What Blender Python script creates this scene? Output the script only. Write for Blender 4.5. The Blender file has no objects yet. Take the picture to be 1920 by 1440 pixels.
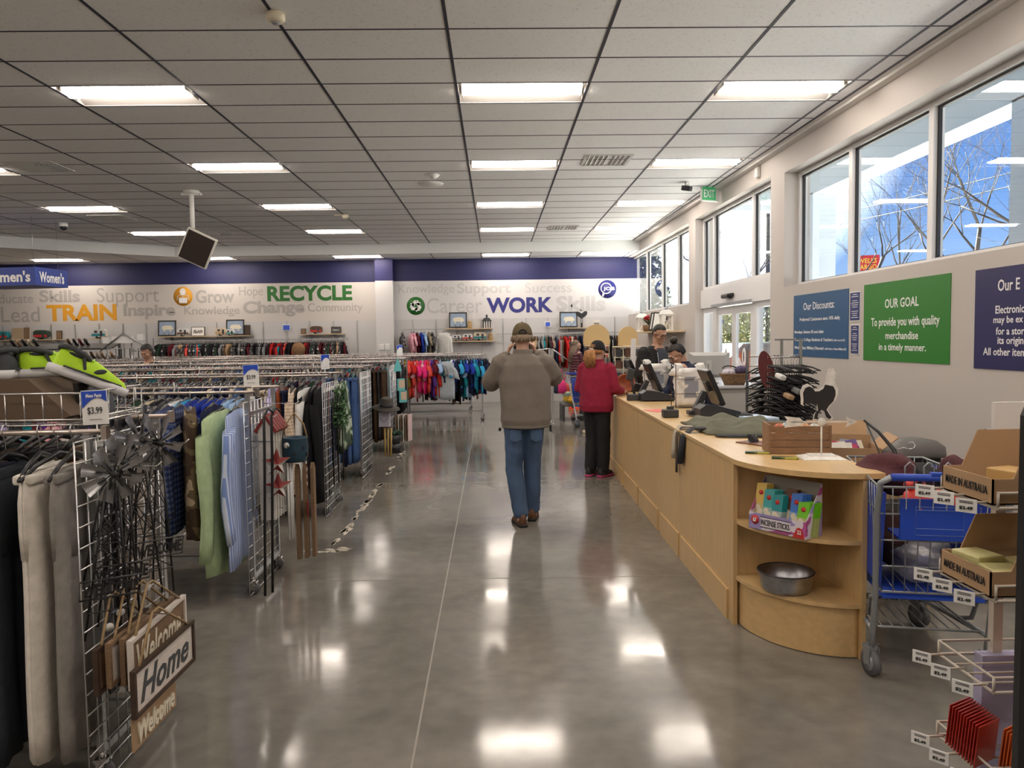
import bpy, bmesh, math, random
from mathutils import Vector, Matrix, Euler
V = Vector; PI = math.pi
scene = bpy.context.scene
COL = scene.collection
rnd = random.Random(7)

# ------------------------------------------------------------------ camera, world, sun, exposure
FPX, PITCH, YAW, ROLL, EYE = 1439.34, -.0590, .0205, .0142, 1.64
def cam_ray(px, py):
    u2 = (px-960)/FPX; v2 = (720-py)/FPX
    cr, sr = math.cos(ROLL), math.sin(ROLL); cp, sp = math.cos(PITCH), math.sin(PITCH); cy, sy = math.cos(YAW), math.sin(YAW)
    u = cr*u2+sr*v2; v = -sr*u2+cr*v2
    yr = cp-sp*v; zz = sp+cp*v
    return V((cy*u+sy*yr, -sy*u+cy*yr, zz))
cd = bpy.data.cameras.new('camera'); cam = bpy.data.objects.new('camera', cd); COL.objects.link(cam)
_f = cam_ray(960, 720); _r = cam_ray(960+FPX, 720)-_f; _u = cam_ray(960, 720-FPX)-_f
_m = Matrix((_r.normalized(), _u.normalized(), -_f.normalized())).transposed().to_4x4(); _m.translation = V((0, 0, EYE))
cam.matrix_world = _m
cd.sensor_fit = 'HORIZONTAL'; cd.sensor_width = 36; cd.lens = FPX/1920*36; cd.clip_start = .05; cd.clip_end = 400
scene.camera = cam
scene.view_settings.view_transform = 'Standard'; scene.view_settings.look = 'None'
scene.view_settings.gamma = 1; scene.view_settings.use_curve_mapping = False
scene.view_settings.exposure = 1.6
scene.cycles.max_bounces = 7; scene.cycles.diffuse_bounces = 4; scene.cycles.glossy_bounces = 4
scene.cycles.transparent_max_bounces = 12; scene.cycles.caustics_reflective = False; scene.cycles.caustics_refractive = False
scene.cycles.sample_clamp_indirect = 6

w = bpy.data.worlds.new('sky'); scene.world = w; w.use_nodes = True
nt = w.node_tree; N = nt.nodes; L = nt.links
bg = N['Background']
tc = N.new('ShaderNodeTexCoord'); sep = N.new('ShaderNodeSeparateXYZ'); L.new(tc.outputs['Generated'], sep.inputs[0])
rmp = N.new('ShaderNodeValToRGB'); L.new(sep.outputs['Z'], rmp.inputs[0])
e = rmp.color_ramp.elements
e[0].position = 0; e[0].color = (.30, .42, .60, 1); e[1].position = .6; e[1].color = (.025, .08, .30, 1)
e2 = e.new(.18); e2.color = (.075, .19, .46, 1)
dot = N.new('ShaderNodeVectorMath'); dot.operation = 'DOT_PRODUCT'; dot.inputs[1].default_value = V((.20, .95, .30)).normalized()
nrm = N.new('ShaderNodeVectorMath'); nrm.operation = 'NORMALIZE'; L.new(tc.outputs['Generated'], nrm.inputs[0]); L.new(nrm.outputs[0], dot.inputs[0])
mr = N.new('ShaderNodeMapRange'); mr.inputs[1].default_value = .955; mr.inputs[2].default_value = .995; L.new(dot.outputs['Value'], mr.inputs[0])
mx = N.new('ShaderNodeMix'); mx.data_type = 'RGBA'; L.new(mr.outputs[0], mx.inputs[0]); L.new(rmp.outputs[0], mx.inputs[6]); mx.inputs[7].default_value = (2.3, 2.4, 2.5, 1)
L.new(mx.outputs[2], bg.inputs[0]); bg.inputs[1].default_value = .72
sd = bpy.data.lights.new('sun', 'SUN'); sd.energy = 23; sd.angle = .01; sd.color = (1, .95, .86)
sun = bpy.data.objects.new('sun', sd); COL.objects.link(sun)
sun.rotation_euler = V((.16, -.75, -.62)).to_track_quat('-Z', 'Y').to_euler(); sun.location = (10, 30, 20)

# ------------------------------------------------------------------ materials
MATS = {}
def mat(name, col=(.8, .8, .8), rough=.5, metal=0, noise=0, nscale=8, bump=0, bscale=60, objcol=False, spec=None, emit=None, coat=0, stretch=None, trans=0):
    if name in MATS: return MATS[name]
    m = bpy.data.materials.new(name); m.use_nodes = True; MATS[name] = m
    t = m.node_tree; b = t.nodes['Principled BSDF']; ln = t.links
    b.inputs['Roughness'].default_value = rough; b.inputs['Metallic'].default_value = metal
    if spec is not None: b.inputs['Specular IOR Level'].default_value = spec
    if coat: b.inputs['Coat Weight'].default_value = coat; b.inputs['Coat Roughness'].default_value = .1
    if trans: b.inputs['Alpha'].default_value = 1-trans
    c4 = (*col, 1)
    b.inputs['Base Color'].default_value = c4
    src = None
    if objcol:
        oi = t.nodes.new('ShaderNodeObjectInfo'); src = oi.outputs['Color']; ln.new(src, b.inputs['Base Color'])
    if noise or bump:
        co = t.nodes.new('ShaderNodeTexCoord'); vec = co.outputs['Object']
        if stretch:
            mp = t.nodes.new('ShaderNodeMapping'); mp.inputs['Scale'].default_value = stretch; ln.new(vec, mp.inputs[0]); vec = mp.outputs[0]
    if noise:
        nz = t.nodes.new('ShaderNodeTexNoise'); nz.inputs['Scale'].default_value = nscale; nz.inputs['Detail'].default_value = 5; ln.new(vec, nz.inputs['Vector'])
        mr_ = t.nodes.new('ShaderNodeMapRange'); mr_.inputs[1].default_value = .3; mr_.inputs[2].default_value = .7; mr_.inputs[3].default_value = 1-noise; mr_.inputs[4].default_value = 1+noise
        ln.new(nz.outputs['Fac'], mr_.inputs[0])
        vm = t.nodes.new('ShaderNodeVectorMath'); vm.operation = 'SCALE'; ln.new(mr_.outputs[0], vm.inputs['Scale'])
        if src: ln.new(src, vm.inputs[0])
        else: vm.inputs[0].default_value = col
        ln.new(vm.outputs[0], b.inputs['Base Color'])
    if bump:
        n2 = t.nodes.new('ShaderNodeTexNoise'); n2.inputs['Scale'].default_value = bscale; n2.inputs['Detail'].default_value = 3; ln.new(vec, n2.inputs['Vector'])
        bp = t.nodes.new('ShaderNodeBump'); bp.inputs['Strength'].default_value = bump; bp.inputs['Distance'].default_value = .01
        ln.new(n2.outputs['Fac'], bp.inputs['Height']); ln.new(bp.outputs[0], b.inputs['Normal'])
    if emit:
        b.inputs['Emission Color'].default_value = (*emit[0], 1); b.inputs['Emission Strength'].default_value = emit[1]
    return m
def nodes_of(m): return m.node_tree, m.node_tree.nodes['Principled BSDF']
def pattern(name, kind, c1, c2, scale=20, c3=None, axis=(1, 1, 1), rough=.85, space='Object'):
    """cloth or print pattern: 'stripe', 'blotch', 'plaid', 'band'"""
    if name in MATS: return MATS[name]
    m = mat(name, c1, rough); t, b = nodes_of(m); ln = t.links
    co = t.nodes.new('ShaderNodeTexCoord'); mp = t.nodes.new('ShaderNodeMapping'); mp.inputs['Scale'].default_value = axis; ln.new(co.outputs[space], mp.inputs[0])
    def ramp(src, cols):
        r = t.nodes.new('ShaderNodeValToRGB'); r.color_ramp.interpolation = 'CONSTANT'; ln.new(src, r.inputs[0])
        el = r.color_ramp.elements
        while len(el) < len(cols): el.new(.5)
        for i, (p, c) in enumerate(cols): el[i].position = p; el[i].color = (*c, 1)
        return r.outputs[0]
    if kind == 'stripe':
        wv = t.nodes.new('ShaderNodeTexWave'); wv.bands_direction = 'Y'; wv.inputs['Scale'].default_value = scale; wv.inputs['Distortion'].default_value = .6; ln.new(mp.outputs[0], wv.inputs[0])
        out = ramp(wv.outputs['Fac'], [(0, c1), (.62, c2)])
    elif kind == 'blotch':
        nz = t.nodes.new('ShaderNodeTexNoise'); nz.inputs['Scale'].default_value = scale; nz.inputs['Detail'].default_value = 1.5; ln.new(mp.outputs[0], nz.inputs['Vector'])
        out = ramp(nz.outputs['Fac'], [(0, c1), (.49, c2), (.60, c3 or c1)])
    elif kind == 'plaid':
        outs = []
        for d in ('Y', 'Z'):
            wv = t.nodes.new('ShaderNodeTexWave'); wv.bands_direction = d; wv.inputs['Scale'].default_value = scale; ln.new(mp.outputs[0], wv.inputs[0]); outs.append(wv.outputs['Fac'])
        ad = t.nodes.new('ShaderNodeMath'); ad.operation = 'ADD'; ln.new(outs[0], ad.inputs[0]); ln.new(outs[1], ad.inputs[1])
        hf = t.nodes.new('ShaderNodeMath'); hf.operation = 'MULTIPLY'; hf.inputs[1].default_value = .5; ln.new(ad.outputs[0], hf.inputs[0])
        out = ramp(hf.outputs[0], [(0, c1), (.4, c2), (.72, c3 or c1)])
    ln.new(out, b.inputs['Base Color'])
    return m

# ------------------------------------------------------------------ mesh builder
class MB:
    def __init__(s): s.v = []; s.f = []; s.m = []; s.sm = []
    def add(s, vs, fs, mi=0, smooth=False, M=None):
        o = len(s.v)
        if M is not None: vs = [M @ V(p) for p in vs]
        s.v += [tuple(p) for p in vs]
        for f in fs: s.f.append([i+o for i in f]); s.m.append(mi); s.sm.append(smooth)
        return s
    def box(s, c, d, rot=None, mi=0, bev=0, M=None):
        x, y, z = d[0]/2, d[1]/2, d[2]/2
        T = Matrix.Translation(c)
        if rot: T = T @ Euler(rot).to_matrix().to_4x4()
        if M is not None: T = M @ T
        if bev > 0:
            bm = bmesh.new(); bmesh.ops.create_cube(bm, size=1)
            for q in bm.verts: q.co = V((q.co.x*d[0], q.co.y*d[1], q.co.z*d[2]))
            bmesh.ops.bevel(bm, geom=bm.edges[:], offset=min(bev, min(d)*.45), segments=2, affect='EDGES', profile=.5)
            bm.verts.index_update()
            s.add([q.co for q in bm.verts], [[q.index for q in f.verts] for f in bm.faces], mi, False, T); bm.free(); return s
        vs = [(-x, -y, -z), (x, -y, -z), (x, y, -z), (-x, y, -z), (-x, -y, z), (x, -y, z), (x, y, z), (-x, y, z)]
        return s.add(vs, [(0, 3, 2, 1), (4, 5, 6, 7), (0, 1, 5, 4), (1, 2, 6, 5), (2, 3, 7, 6), (3, 0, 4, 7)], mi, False, T)
    def box2(s, a, b, mi=0, bev=0):
        return s.box([(a[i]+b[i])/2 for i in range(3)], [abs(b[i]-a[i]) for i in range(3)], None, mi, bev)
    def loft(s, rings, cap=True, closed=True, mi=0, smooth=True, M=None):
        n = len(rings[0]); vs = [p for r in rings for p in r]; fs = []
        for i in range(len(rings)-1):
            for j in range(n if closed else n-1):
                k = (j+1) % n; fs.append((i*n+j, i*n+k, (i+1)*n+k, (i+1)*n+j))
        if cap and closed: fs.append(tuple(range(n-1, -1, -1))); fs.append(tuple(range((len(rings)-1)*n, len(rings)*n)))
        return s.add(vs, fs, mi, smooth, M)
    def tube(s, path, r, n=6, closed=False, mi=0, cap=True, M=None):
        path = [V(p) for p in path]; k = len(path); rings = []; up = None
        rr = r if isinstance(r, (list, tuple)) else [r]*k
        for i, p in enumerate(path):
            a = path[(i-1) % k] if (i > 0 or closed) else p; b = path[(i+1) % k] if (i < k-1 or closed) else p
            t = (b-a)
            if t.length < 1e-9: t = V((0, 0, 1))
            t.normalize()
            if up is None: up = V((0, 0, 1)) if abs(t.z) < .9 else V((1, 0, 0))
            x = up-t*up.dot(t)
            if x.length < 1e-4: x = t.orthogonal()
            x.normalize(); y = t.cross(x); up = x
            rings.append([p+x*math.cos(2*PI*j/n)*rr[i]+y*math.sin(2*PI*j/n)*rr[i] for j in range(n)])
        if closed: rings.append(rings[0])
        return s.loft(rings, cap and not closed, True, mi, True, M)
    def cyl(s, a, b, r, n=12, r2=None, mi=0, M=None, smooth=True):
        return s.tube([a, b], [r, r if r2 is None else r2], n, False, mi, True, M)
    def lathe(s, prof, n=16, c=(0, 0, 0), mi=0, sx=1, sy=1, M=None, smooth=True):
        rings = [[(c[0]+r*sx*math.cos(2*PI*j/n), c[1]+r*sy*math.sin(2*PI*j/n), c[2]+z) for j in range(n)] for r, z in prof]
        return s.loft(rings, True, True, mi, smooth, M)
    def sph(s, c, r, n=12, m=8, mi=0, rot=None, M=None):
        if not isinstance(r, (list, tuple)): r = (r, r, r)
        T = Matrix.Translation(c)
        if rot: T = T @ Euler(rot).to_matrix().to_4x4()
        if M is not None: T = M @ T
        rings = [[(r[0]*math.sin(a)*math.cos(2*PI*j/n), r[1]*math.sin(a)*math.sin(2*PI*j/n), -r[2]*math.cos(a)) for j in range(n)] for a in [PI*(i+.02)/(m+.04) for i in range(m+1)]]
        return s.loft(rings, True, True, mi, True, T)
    def prism(s, poly, t, M=None, mi=0):
        """2D polygon in local xy, thickness t along +z"""
        n = len(poly); vs = [(p[0], p[1], 0) for p in poly]+[(p[0], p[1], t) for p in poly]
        fs = [tuple(range(n-1, -1, -1)), tuple(range(n, 2*n))]+[(i, (i+1) % n, n+(i+1) % n, n+i) for i in range(n)]
        return s.add(vs, fs, mi, False, M)
    def mesh(s, name, mats):
        me = bpy.data.meshes.new(name); me.from_pydata(s.v, [], s.f)
        if not isinstance(mats, (list, tuple)): mats = [mats]
        for q in mats: me.materials.append(q)
        if len(mats) > 1: me.polygons.foreach_set('material_index', s.m)
        me.polygons.foreach_set('use_smooth', s.sm); me.update()
        return me
    def obj(s, name, mats, parent=None, loc=None, rot=None, fix=True):
        return link(name, s.mesh(name, mats), parent, loc, rot)
def link(name, me, parent=None, loc=None, rot=None):
    o = bpy.data.objects.new(name, me); COL.objects.link(o)
    if parent: o.parent = parent
    if loc is not None: o.location = loc
    if rot is not None: o.rotation_euler = rot
    return o
def tag(o, label, cat, group=None, kind=None):
    o['label'] = label; o['category'] = cat
    if group: o['group'] = group
    if kind: o['kind'] = kind
    return o
def thing(name, label, cat, loc=(0, 0, 0), rz=0, group=None, rot=None):
    o = bpy.data.objects.new(name, None); COL.objects.link(o); o.empty_display_size = .1
    o.location = loc; o.rotation_euler = rot or (0, 0, rz)
    return tag(o, label, cat, group)
def struct(o): o['kind'] = 'structure'; return o
def copy_thing(o, loc=None, rot=None, label=None, parent=None, color=None):
    c = o.copy(); COL.objects.link(c)
    if parent: c.parent = parent
    if loc is not None: c.location = loc
    if rot is not None: c.rotation_euler = rot
    if label: c['label'] = label
    if color: c.color = (*color, 1)
    for ch in list(o.children): copy_thing(ch, parent=c)
    return c
def text_mesh(name, body, m, width=None, height=None, bold=0, extrude=.001, align='CENTER', shear=0, space=1, res=2):
    cu = bpy.data.curves.new(name, 'FONT'); cu.body = body; cu.align_x = align; cu.size = 1; cu.offset = bold; cu.extrude = .01; cu.shear = shear
    cu.space_character = space; cu.resolution_u = res
    o = bpy.data.objects.new(name, cu); COL.objects.link(o)
    dg = bpy.context.evaluated_depsgraph_get(); me = bpy.data.meshes.new_from_object(o.evaluated_get(dg)); me.name = name
    bpy.data.objects.remove(o); bpy.data.curves.remove(cu)
    xs = [p.co.x for p in me.vertices] or [0, 1]; ys = [p.co.y for p in me.vertices] or [0, 1]
    x0, x1, y0, y1 = min(xs), max(xs), min(ys), max(ys)
    sx = width/(x1-x0) if width else None; sy = height/(y1-y0) if height else None
    if sx is None: sx = sy
    if sy is None: sy = sx
    cx = (x0+x1)/2 if align == 'CENTER' else x0
    for p in me.vertices: p.co = V(((p.co.x-cx)*sx, (p.co.y-(y0+y1)/2)*sy, extrude*(1 if p.co.z > 0 else 0)))
    me.materials.clear(); me.materials.append(m)
    return me
def text(name, body, m, loc, rot, parent=None, **k): return link(name, text_mesh(name, body, m, **k), parent, loc, rot)
FACE_CAM = (PI/2, 0, 0)           # text facing -y
FACE_LEFT = (PI/2, 0, -PI/2)      # text facing -x, read along -y
def lerp(a, b, t): return a+(b-a)*t

# shared materials
WHITE = mat('white_paint', (.80, .79, .77), .6, noise=.02, nscale=2)
CHROME = mat('chrome', (.62, .61, .60), .24, 1)
STEEL = mat('grey_steel', (.42, .43, .44), .35, .9)
BLACKPL = mat('black_plastic', (.012, .012, .014), .38)
DARKPL = mat('charcoal_plastic', (.035, .036, .04), .45)
BLACKWIRE = mat('black_wire', (.012, .012, .013), .45)
WIRE = mat('bright_wire', (.74, .74, .75), .3, .85)
RUBBER = mat('black_rubber', (.02, .02, .02), .7)
GREYRUB = mat('grey_rubber', (.12, .12, .13), .6)
WHITEPL = mat('white_plastic', (.78, .78, .76), .4)
CREAMPL = mat('cream_plastic', (.66, .60, .46), .45)
PAPER = mat('white_paper', (.82, .82, .80), .7)
MAPLE = mat('maple_veneer', (.60, .405, .19), .42, noise=.09, nscale=6, stretch=(6, 6, .7))
MAPLETOP = mat('maple_top', (.63, .43, .20), .30, noise=.08, nscale=6, stretch=(6, .6, 6))
CARD = mat('cardboard', (.40, .255, .14), .8, noise=.06, nscale=5)
CLOTH = mat('cloth', (.5, .5, .5), .9, noise=.10, nscale=30, bump=.25, bscale=220, objcol=True, spec=.15)
BLACKINK = mat('black_ink', (.015, .015, .018), .6)
WHITEINK = mat('white_ink', (.86, .86, .86), .55)
# ------------------------------------------------------------------ room shell
CEIL = 3.9645; LOWC = 3.72; YB = 20.0; YF = -4.0; XL = -15.0
GX0, GY0, TX, TY = -.3267, 5.9072, 1.2192, .6096
WA = .0129; WX0 = 3.73                      # right wall: runs along y, swung by a small angle
WALL_R = bpy.data.objects.new('wall_right', None); COL.objects.link(WALL_R); WALL_R.location = (WX0, 0, 0); WALL_R.rotation_euler = (0, 0, WA); WALL_R['kind'] = 'structure'
def wall_pt(s, d, z): return V((WX0-math.sin(WA)*s+math.cos(WA)*d, math.cos(WA)*s+math.sin(WA)*d, z))
def on_wall(o): o.location = (WX0, 0, 0); o.rotation_euler = (0, 0, WA); return o

# floor: polished concrete
fm = mat('polished_concrete', (.25, .225, .19), .14); t, b = nodes_of(fm); ln = t.links
co = t.nodes.new('ShaderNodeTexCoord')
def nz_(sc, det, vec=None, dist=0):
    n = t.nodes.new('ShaderNodeTexNoise'); n.inputs['Scale'].default_value = sc; n.inputs['Detail'].default_value = det; n.inputs['Distortion'].default_value = dist
    ln.new(vec or co.outputs['Object'], n.inputs['Vector']); return n.outputs['Fac']
r1 = t.nodes.new('ShaderNodeValToRGB'); ln.new(nz_(.75, 7, None, .6), r1.inputs[0])
el = r1.color_ramp.elements; el[0].position = .32; el[0].color = (.135, .127, .110, 1); el[1].position = .70; el[1].color = (.255, .240, .210, 1)
r2 = t.nodes.new('ShaderNodeMapRange'); ln.new(nz_(9, 8), r2.inputs[0]); r2.inputs[1].default_value = .3; r2.inputs[2].default_value = .75; r2.inputs[3].default_value = .86; r2.inputs[4].default_value = 1.12
vs = t.nodes.new('ShaderNodeVectorMath'); vs.operation = 'SCALE'; ln.new(r1.outputs[0], vs.inputs[0]); ln.new(r2.outputs[0], vs.inputs['Scale'])
ln.new(vs.outputs[0], b.inputs['Base Color'])
r3 = t.nodes.new('ShaderNodeMapRange'); ln.new(nz_(1.7, 6), r3.inputs[0]); r3.inputs[1].default_value = .3; r3.inputs[2].default_value = .7; r3.inputs[3].default_value = .07; r3.inputs[4].default_value = .18
ln.new(r3.outputs[0], b.inputs['Roughness'])
b.inputs['Specular IOR Level'].default_value = .55
bpn = t.nodes.new('ShaderNodeBump'); bpn.inputs['Strength'].default_value = .06; bpn.inputs['Distance'].default_value = .02; ln.new(nz_(2.2, 2), bpn.inputs['Height']); ln.new(bpn.outputs[0], b.inputs['Normal'])
q = MB(); q.box2((XL-.2, YF-.2, -.2), (3.9, YB+.3, 0)); fl = struct(q.obj('floor', fm))
jm = mat('joint_filler', (.26, .24, .205), .4)
def strip(a, b_, w_, name='trim_1', z=.0012, m=jm):
    a = V(a); b_ = V(b_); d = (b_-a); nrm_ = V((-d.y, d.x)).normalized()*w_/2
    q = MB(); q.prism([tuple((a+nrm_))[:2], tuple((a-nrm_))[:2], tuple((b_-nrm_))[:2], tuple((b_+nrm_))[:2]], z); o = struct(q.obj(name, m)); return o
for i, (a, b_, w_) in enumerate([((-.42, 14.5), (-.345, 2.2), .009), ((-1.5, 8.75), (1.3, 8.72), .008), ((-1.4, 5.2), (1.3, 5.16), .004), ((-1.4, 13.9), (1.4, 13.86), .02)]): strip(a, b_, w_, 'trim_%d' % (i+1))

# ceiling tiles
cm = mat('ceiling_tile', (.62, .61, .59), .85); t, b = nodes_of(cm); ln = t.links
co = t.nodes.new('ShaderNodeTexCoord')
vo = t.nodes.new('ShaderNodeTexNoise'); vo.inputs['Scale'].default_value = 45; vo.inputs['Detail'].default_value = 3; ln.new(co.outputs['Object'], vo.inputs['Vector'])
rp = t.nodes.new('ShaderNodeValToRGB'); ln.new(vo.outputs['Fac'], rp.inputs[0]); el = rp.color_ramp.elements; el[0].position = .30; el[0].color = (.74, .74, .745, 1); el[1].position = .42; el[1].color = (.88, .88, .89, 1)
ln.new(rp.outputs[0], b.inputs['Base Color'])
SOF = [(-15, 12.9), (-9.0, 17.8), (-7.70, 18.82), (3.62, 18.55)]        # front edge of the lowered ceiling band
FIX = []                                   # (col, row) of every light fixture
for c in (2, 0, -3, -6, -9, -12):
    for k in (-13, -8, -3, 2, 7, 12, 17): FIX.append((c, k))
FIX = [f for f in FIX if not (f[0] <= -9 and f[1] > 12)]
holes = set(FIX)
q = MB()
i0 = int(math.floor((XL-GX0)/TX)); k0 = int(math.floor((YF-GY0)/TY))
def sofy(x):
    for (xa, ya), (xb, yb) in zip(SOF, SOF[1:]):
        if xa <= x <= xb: return lerp(ya, yb, (x-xa)/(xb-xa))
    return SOF[-1][1] if x > 0 else SOF[0][1]
for i in range(i0, 4):
    for k in range(k0, 22):
        if (i, k) in holes: continue
        xa = GX0+i*TX; xb = min(xa+TX, 3.80); ya = GY0+k*TY; yb = ya+TY
        if ya > max(sofy(xa), sofy(xb))+.1: continue
        q.box2((xa+.004, ya+.004, CEIL), (xb-.004, yb-.004, CEIL+.02))
ceil = struct(q.obj('ceiling', cm))
gm = mat('navy_grid', (.012, .014, .035), .5)
q = MB()
for i in range(i0, 4):
    x = GX0+i*TX; yend = sofy(max(min(x, 3.6), -15)); q.box2((x-.012, YF, CEIL-.004), (x+.012, yend, CEIL+.01))
for k in range(k0, 22):
    y = GY0+k*TY
    xs = [x for x in [XL+.25*j for j in range(int((3.75-XL)/.25)+1)] if sofy(x) > y]
    if xs: q.box2((min(xs), y-.008, CEIL-.003), (max(xs), y+.008, CEIL+.01))
struct(q.obj('trim_5', gm))
q = MB(); q.box2((XL-.2, YF-.2, CEIL+.12), (4.1, YB+.3, CEIL+.2)); struct(q.obj('ceiling_slab', mat('dark_plenum', (.05, .05, .05), .9)))
# wall angle + cove along the right wall
q = MB(); q.box2((-.16, YF, CEIL-.006), (-.135, 18.7, CEIL+.01), 1); q.box2((-.135, YF, CEIL-.006), (-.09, 18.7, CEIL+.01), 0); q.box2((-.09, YF, CEIL-.035), (.02, 18.7, CEIL+.12)); on_wall(struct(q.obj('trim_6', [WHITE, gm])))
# lowered band
q = MB()
top = CEIL+.12
for (xa, ya), (xb, yb) in zip(SOF, SOF[1:]):
    d = V((xb-xa, yb-ya)); n_ = V((d.y, -d.x)).normalized()*-.05
    q.add([(xa, ya, LOWC), (xb, yb, LOWC), (xb, yb, top), (xa, ya, top), (xa+n_.x, ya+n_.y, LOWC), (xb+n_.x, yb+n_.y, LOWC), (xb+n_.x, yb+n_.y, top), (xa+n_.x, ya+n_.y, top)],
          [(0, 1, 2, 3), (5, 4, 7, 6), (4, 5, 1, 0), (3, 2, 6, 7), (0, 3, 7, 4), (1, 5, 6, 2)])
struct(q.obj('ceiling_soffit', mat('soffit_paint', (.72, .74, .74), .6)))
LROW = 22
lowfix = [(2, LROW), (0, LROW), (-3, LROW), (-6, LROW), (-9, LROW)]
LFY = 18.95
q = MB()
for i in range(i0, 4):
    xa = GX0+i*TX; xb = min(xa+TX, 3.7)
    y0 = min(max(sofy(max(xa, -15)), 0), max(sofy(min(xb, 3.6)), 0))
    ya_, yb_ = sofy(max(xa, -14.99))+.02, sofy(min(xb, 3.6))+.02
    if (i, LROW) in lowfix:
        if max(ya_, yb_) < LFY: q.add([(xa, ya_, LOWC), (xb, yb_, LOWC), (xb, LFY, LOWC), (xa, LFY, LOWC)], [(0, 3, 2, 1)])
        q.add([(xa, LFY+TY, LOWC), (xb, LFY+TY, LOWC), (xb, YB+.1, LOWC), (xa, YB+.1, LOWC)], [(0, 3, 2, 1)])
    else: q.add([(xa+.008, ya_, LOWC), (xb-.008, yb_, LOWC), (xb-.008, YB+.1, LOWC), (xa+.008, YB+.1, LOWC)], [(0, 3, 2, 1)])
struct(q.obj('ceiling_low', cm))
q = MB()
for i in range(i0, 4): q.box2((GX0+i*TX-.01, sofy(max(GX0+i*TX, -14.99))+.03, LOWC-.003), (GX0+i*TX+.01, YB, LOWC+.02))
q.box2((XL, 19.56, LOWC-.003), (3.6, 19.575, LOWC+.02)); struct(q.obj('trim_7', gm))

# light fixtures
lens = mat('lit_lens', (1, 1, 1), .5, emit=((1, .88, .77), 10.5))
house = mat('fixture_white', (.45, .43, .41), .5)
def fixture():
    r = thing('ceiling_light', '', 'ceiling light')
    q = MB(); n = 12; W_, D_ = TX-.03, TY-.03
    # sloped reflectors up to the lens tray
    for (y0, y1) in ((0, .14), (D_, D_-.20)):
        q.add([(0, y0, 0), (W_, y0, 0), (W_, y1, .075), (0, y1, .075)], [(0, 1, 2, 3)])
    for x in (0, W_): q.add([(x, 0, 0), (x, D_, 0), (x, D_, .09), (x, 0, .09)], [(0, 1, 2, 3)])
    q.box2((0, 0, .09), (W_, D_, .1)); q.box2((-.012, -.012, -.002), (W_+.012, .006, .006)); q.box2((-.012, D_-.006, -.002), (W_+.012, D_+.012, .006))
    for x in (.03, W_-.035): q.box2((x, .10, .0), (x+.006, .43, .085))
    q.obj('housing', house, r, (.015, .015, 0))
    q = MB(); rings = []
    for x in (.036, W_-.036): rings.append([(x, .12+.24*j/n, .07-.10*math.sin(PI*j/n)) for j in range(n+1)])
    q.loft(rings, False, False); q.obj('lens', lens, r, (.015, .015, 0))
    return r
colname = {2: 'column nearest the windows', 0: 'second column from the windows', -3: 'third column from the windows', -6: 'fourth column from the windows', -9: 'fifth column from the windows', -12: 'sixth column from the windows'}
rown = {-13: 'far behind the viewer', -8: 'behind the viewer', -3: 'overhead above the front racks', 2: 'nearest to the viewer', 7: 'second from the viewer', 12: 'third from the viewer', 17: 'fourth from the viewer'}
f0 = fixture(); first = True
allf = [(c, k, GX0+c*TX, GY0+k*TY, CEIL) for c, k in FIX]+[(c, 99, GX0+c*TX, LFY, LOWC) for c, k in lowfix]
for c, k, x, y, z in allf:
    lb = 'recessed light, %s, %s' % (colname[c], rown.get(k, 'low ceiling by the back wall'))
    if first: f0.location = (x, y, z); f0['label'] = lb; f0['group'] = 'recessed ceiling lights'; first = False
    else: copy_thing(f0, (x, y, z), None, lb)

# back wall
navy = mat('navy_band_paint', (.010, .012, .085), .55)
wal = mat('warm_white_wall', (.60, .565, .53), .6)
wal2 = mat('cool_white_wall', (.64, .63, .625), .6)
pan = mat('lower_wall_panel', (.56, .555, .555), .35)
def wall_sec(name, x0, x1, y, m):
    q = MB(); q.box2((x0, y, 0), (x1, y+.2, 2.17), 2); q.box2((x0, y, 2.17), (x1, y+.2, 3.16), 0); q.box2((x0, y, 3.16), (x1, y+.2, LOWC+.3), 1); return struct(q.obj(name, [m, navy, pan]))
wall_sec('wall_back', -2.62, 3.7, 20.0, wal2)
wall_sec('wall_back_left', XL, -3.05, 20.12, wal)
q = MB(); q.box2((-3.05, 19.75, 0), (-2.60, 20.3, 3.16), 0); q.box2((-3.05, 19.75, 3.16), (-2.60, 20.3, LOWC+.2), 1); struct(q.obj('column', [wal2, mat('navy_column_paint', (.022, .021, .115), .5)]))
q = MB(); q.box2((XL-.2, YF, 0), (XL, YB+.3, top)); struct(q.obj('wall_left', wal))
q = MB(); q.box2((XL-.2, YF-.2, 0), (4, YF, top)); struct(q.obj('wall_front', wal))

# right wall with three openings (local: s along the wall, x = outward, z)
OPEN = [(3.4, 9.56, 2.235, 3.64), (10.02, 13.62, 0.0, 3.70), (14.05, 20.12, 2.22, 3.70)]
rw = mat('right_wall_paint', (.53, .495, .465), .6, noise=.015, nscale=1.2)
q = MB(); TH = .32
segs = [(YF, 3.4), (9.56, 10.02), (13.62, 14.05), (20.12, 20.6)]
for a, b_ in segs: q.box2((0, a, 0), (TH, b_, top))
for s0, s1, z0, z1 in OPEN:
    q.box2((0, s0, z1), (TH, s1, top))
    if z0 > 0: q.box2((0, s0, 0), (TH, s1, z0))
wr = q.obj('wall_right_body', rw, WALL_R); struct(wr)
glass = bpy.data.materials.new('window_glass'); glass.use_nodes = True; t = glass.node_tree; t.nodes.remove(t.nodes['Principled BSDF'])
g = t.nodes.new('ShaderNodeBsdfGlossy'); g.inputs['Roughness'].default_value = 0; g.inputs[0].default_value = (.95, .98, 1, 1)
tr = t.nodes.new('ShaderNodeBsdfTransparent'); tr.inputs[0].default_value = (.93, .97, .98, 1)
lw = t.nodes.new('ShaderNodeFresnel'); lw.inputs[0].default_value = 1.5
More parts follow.
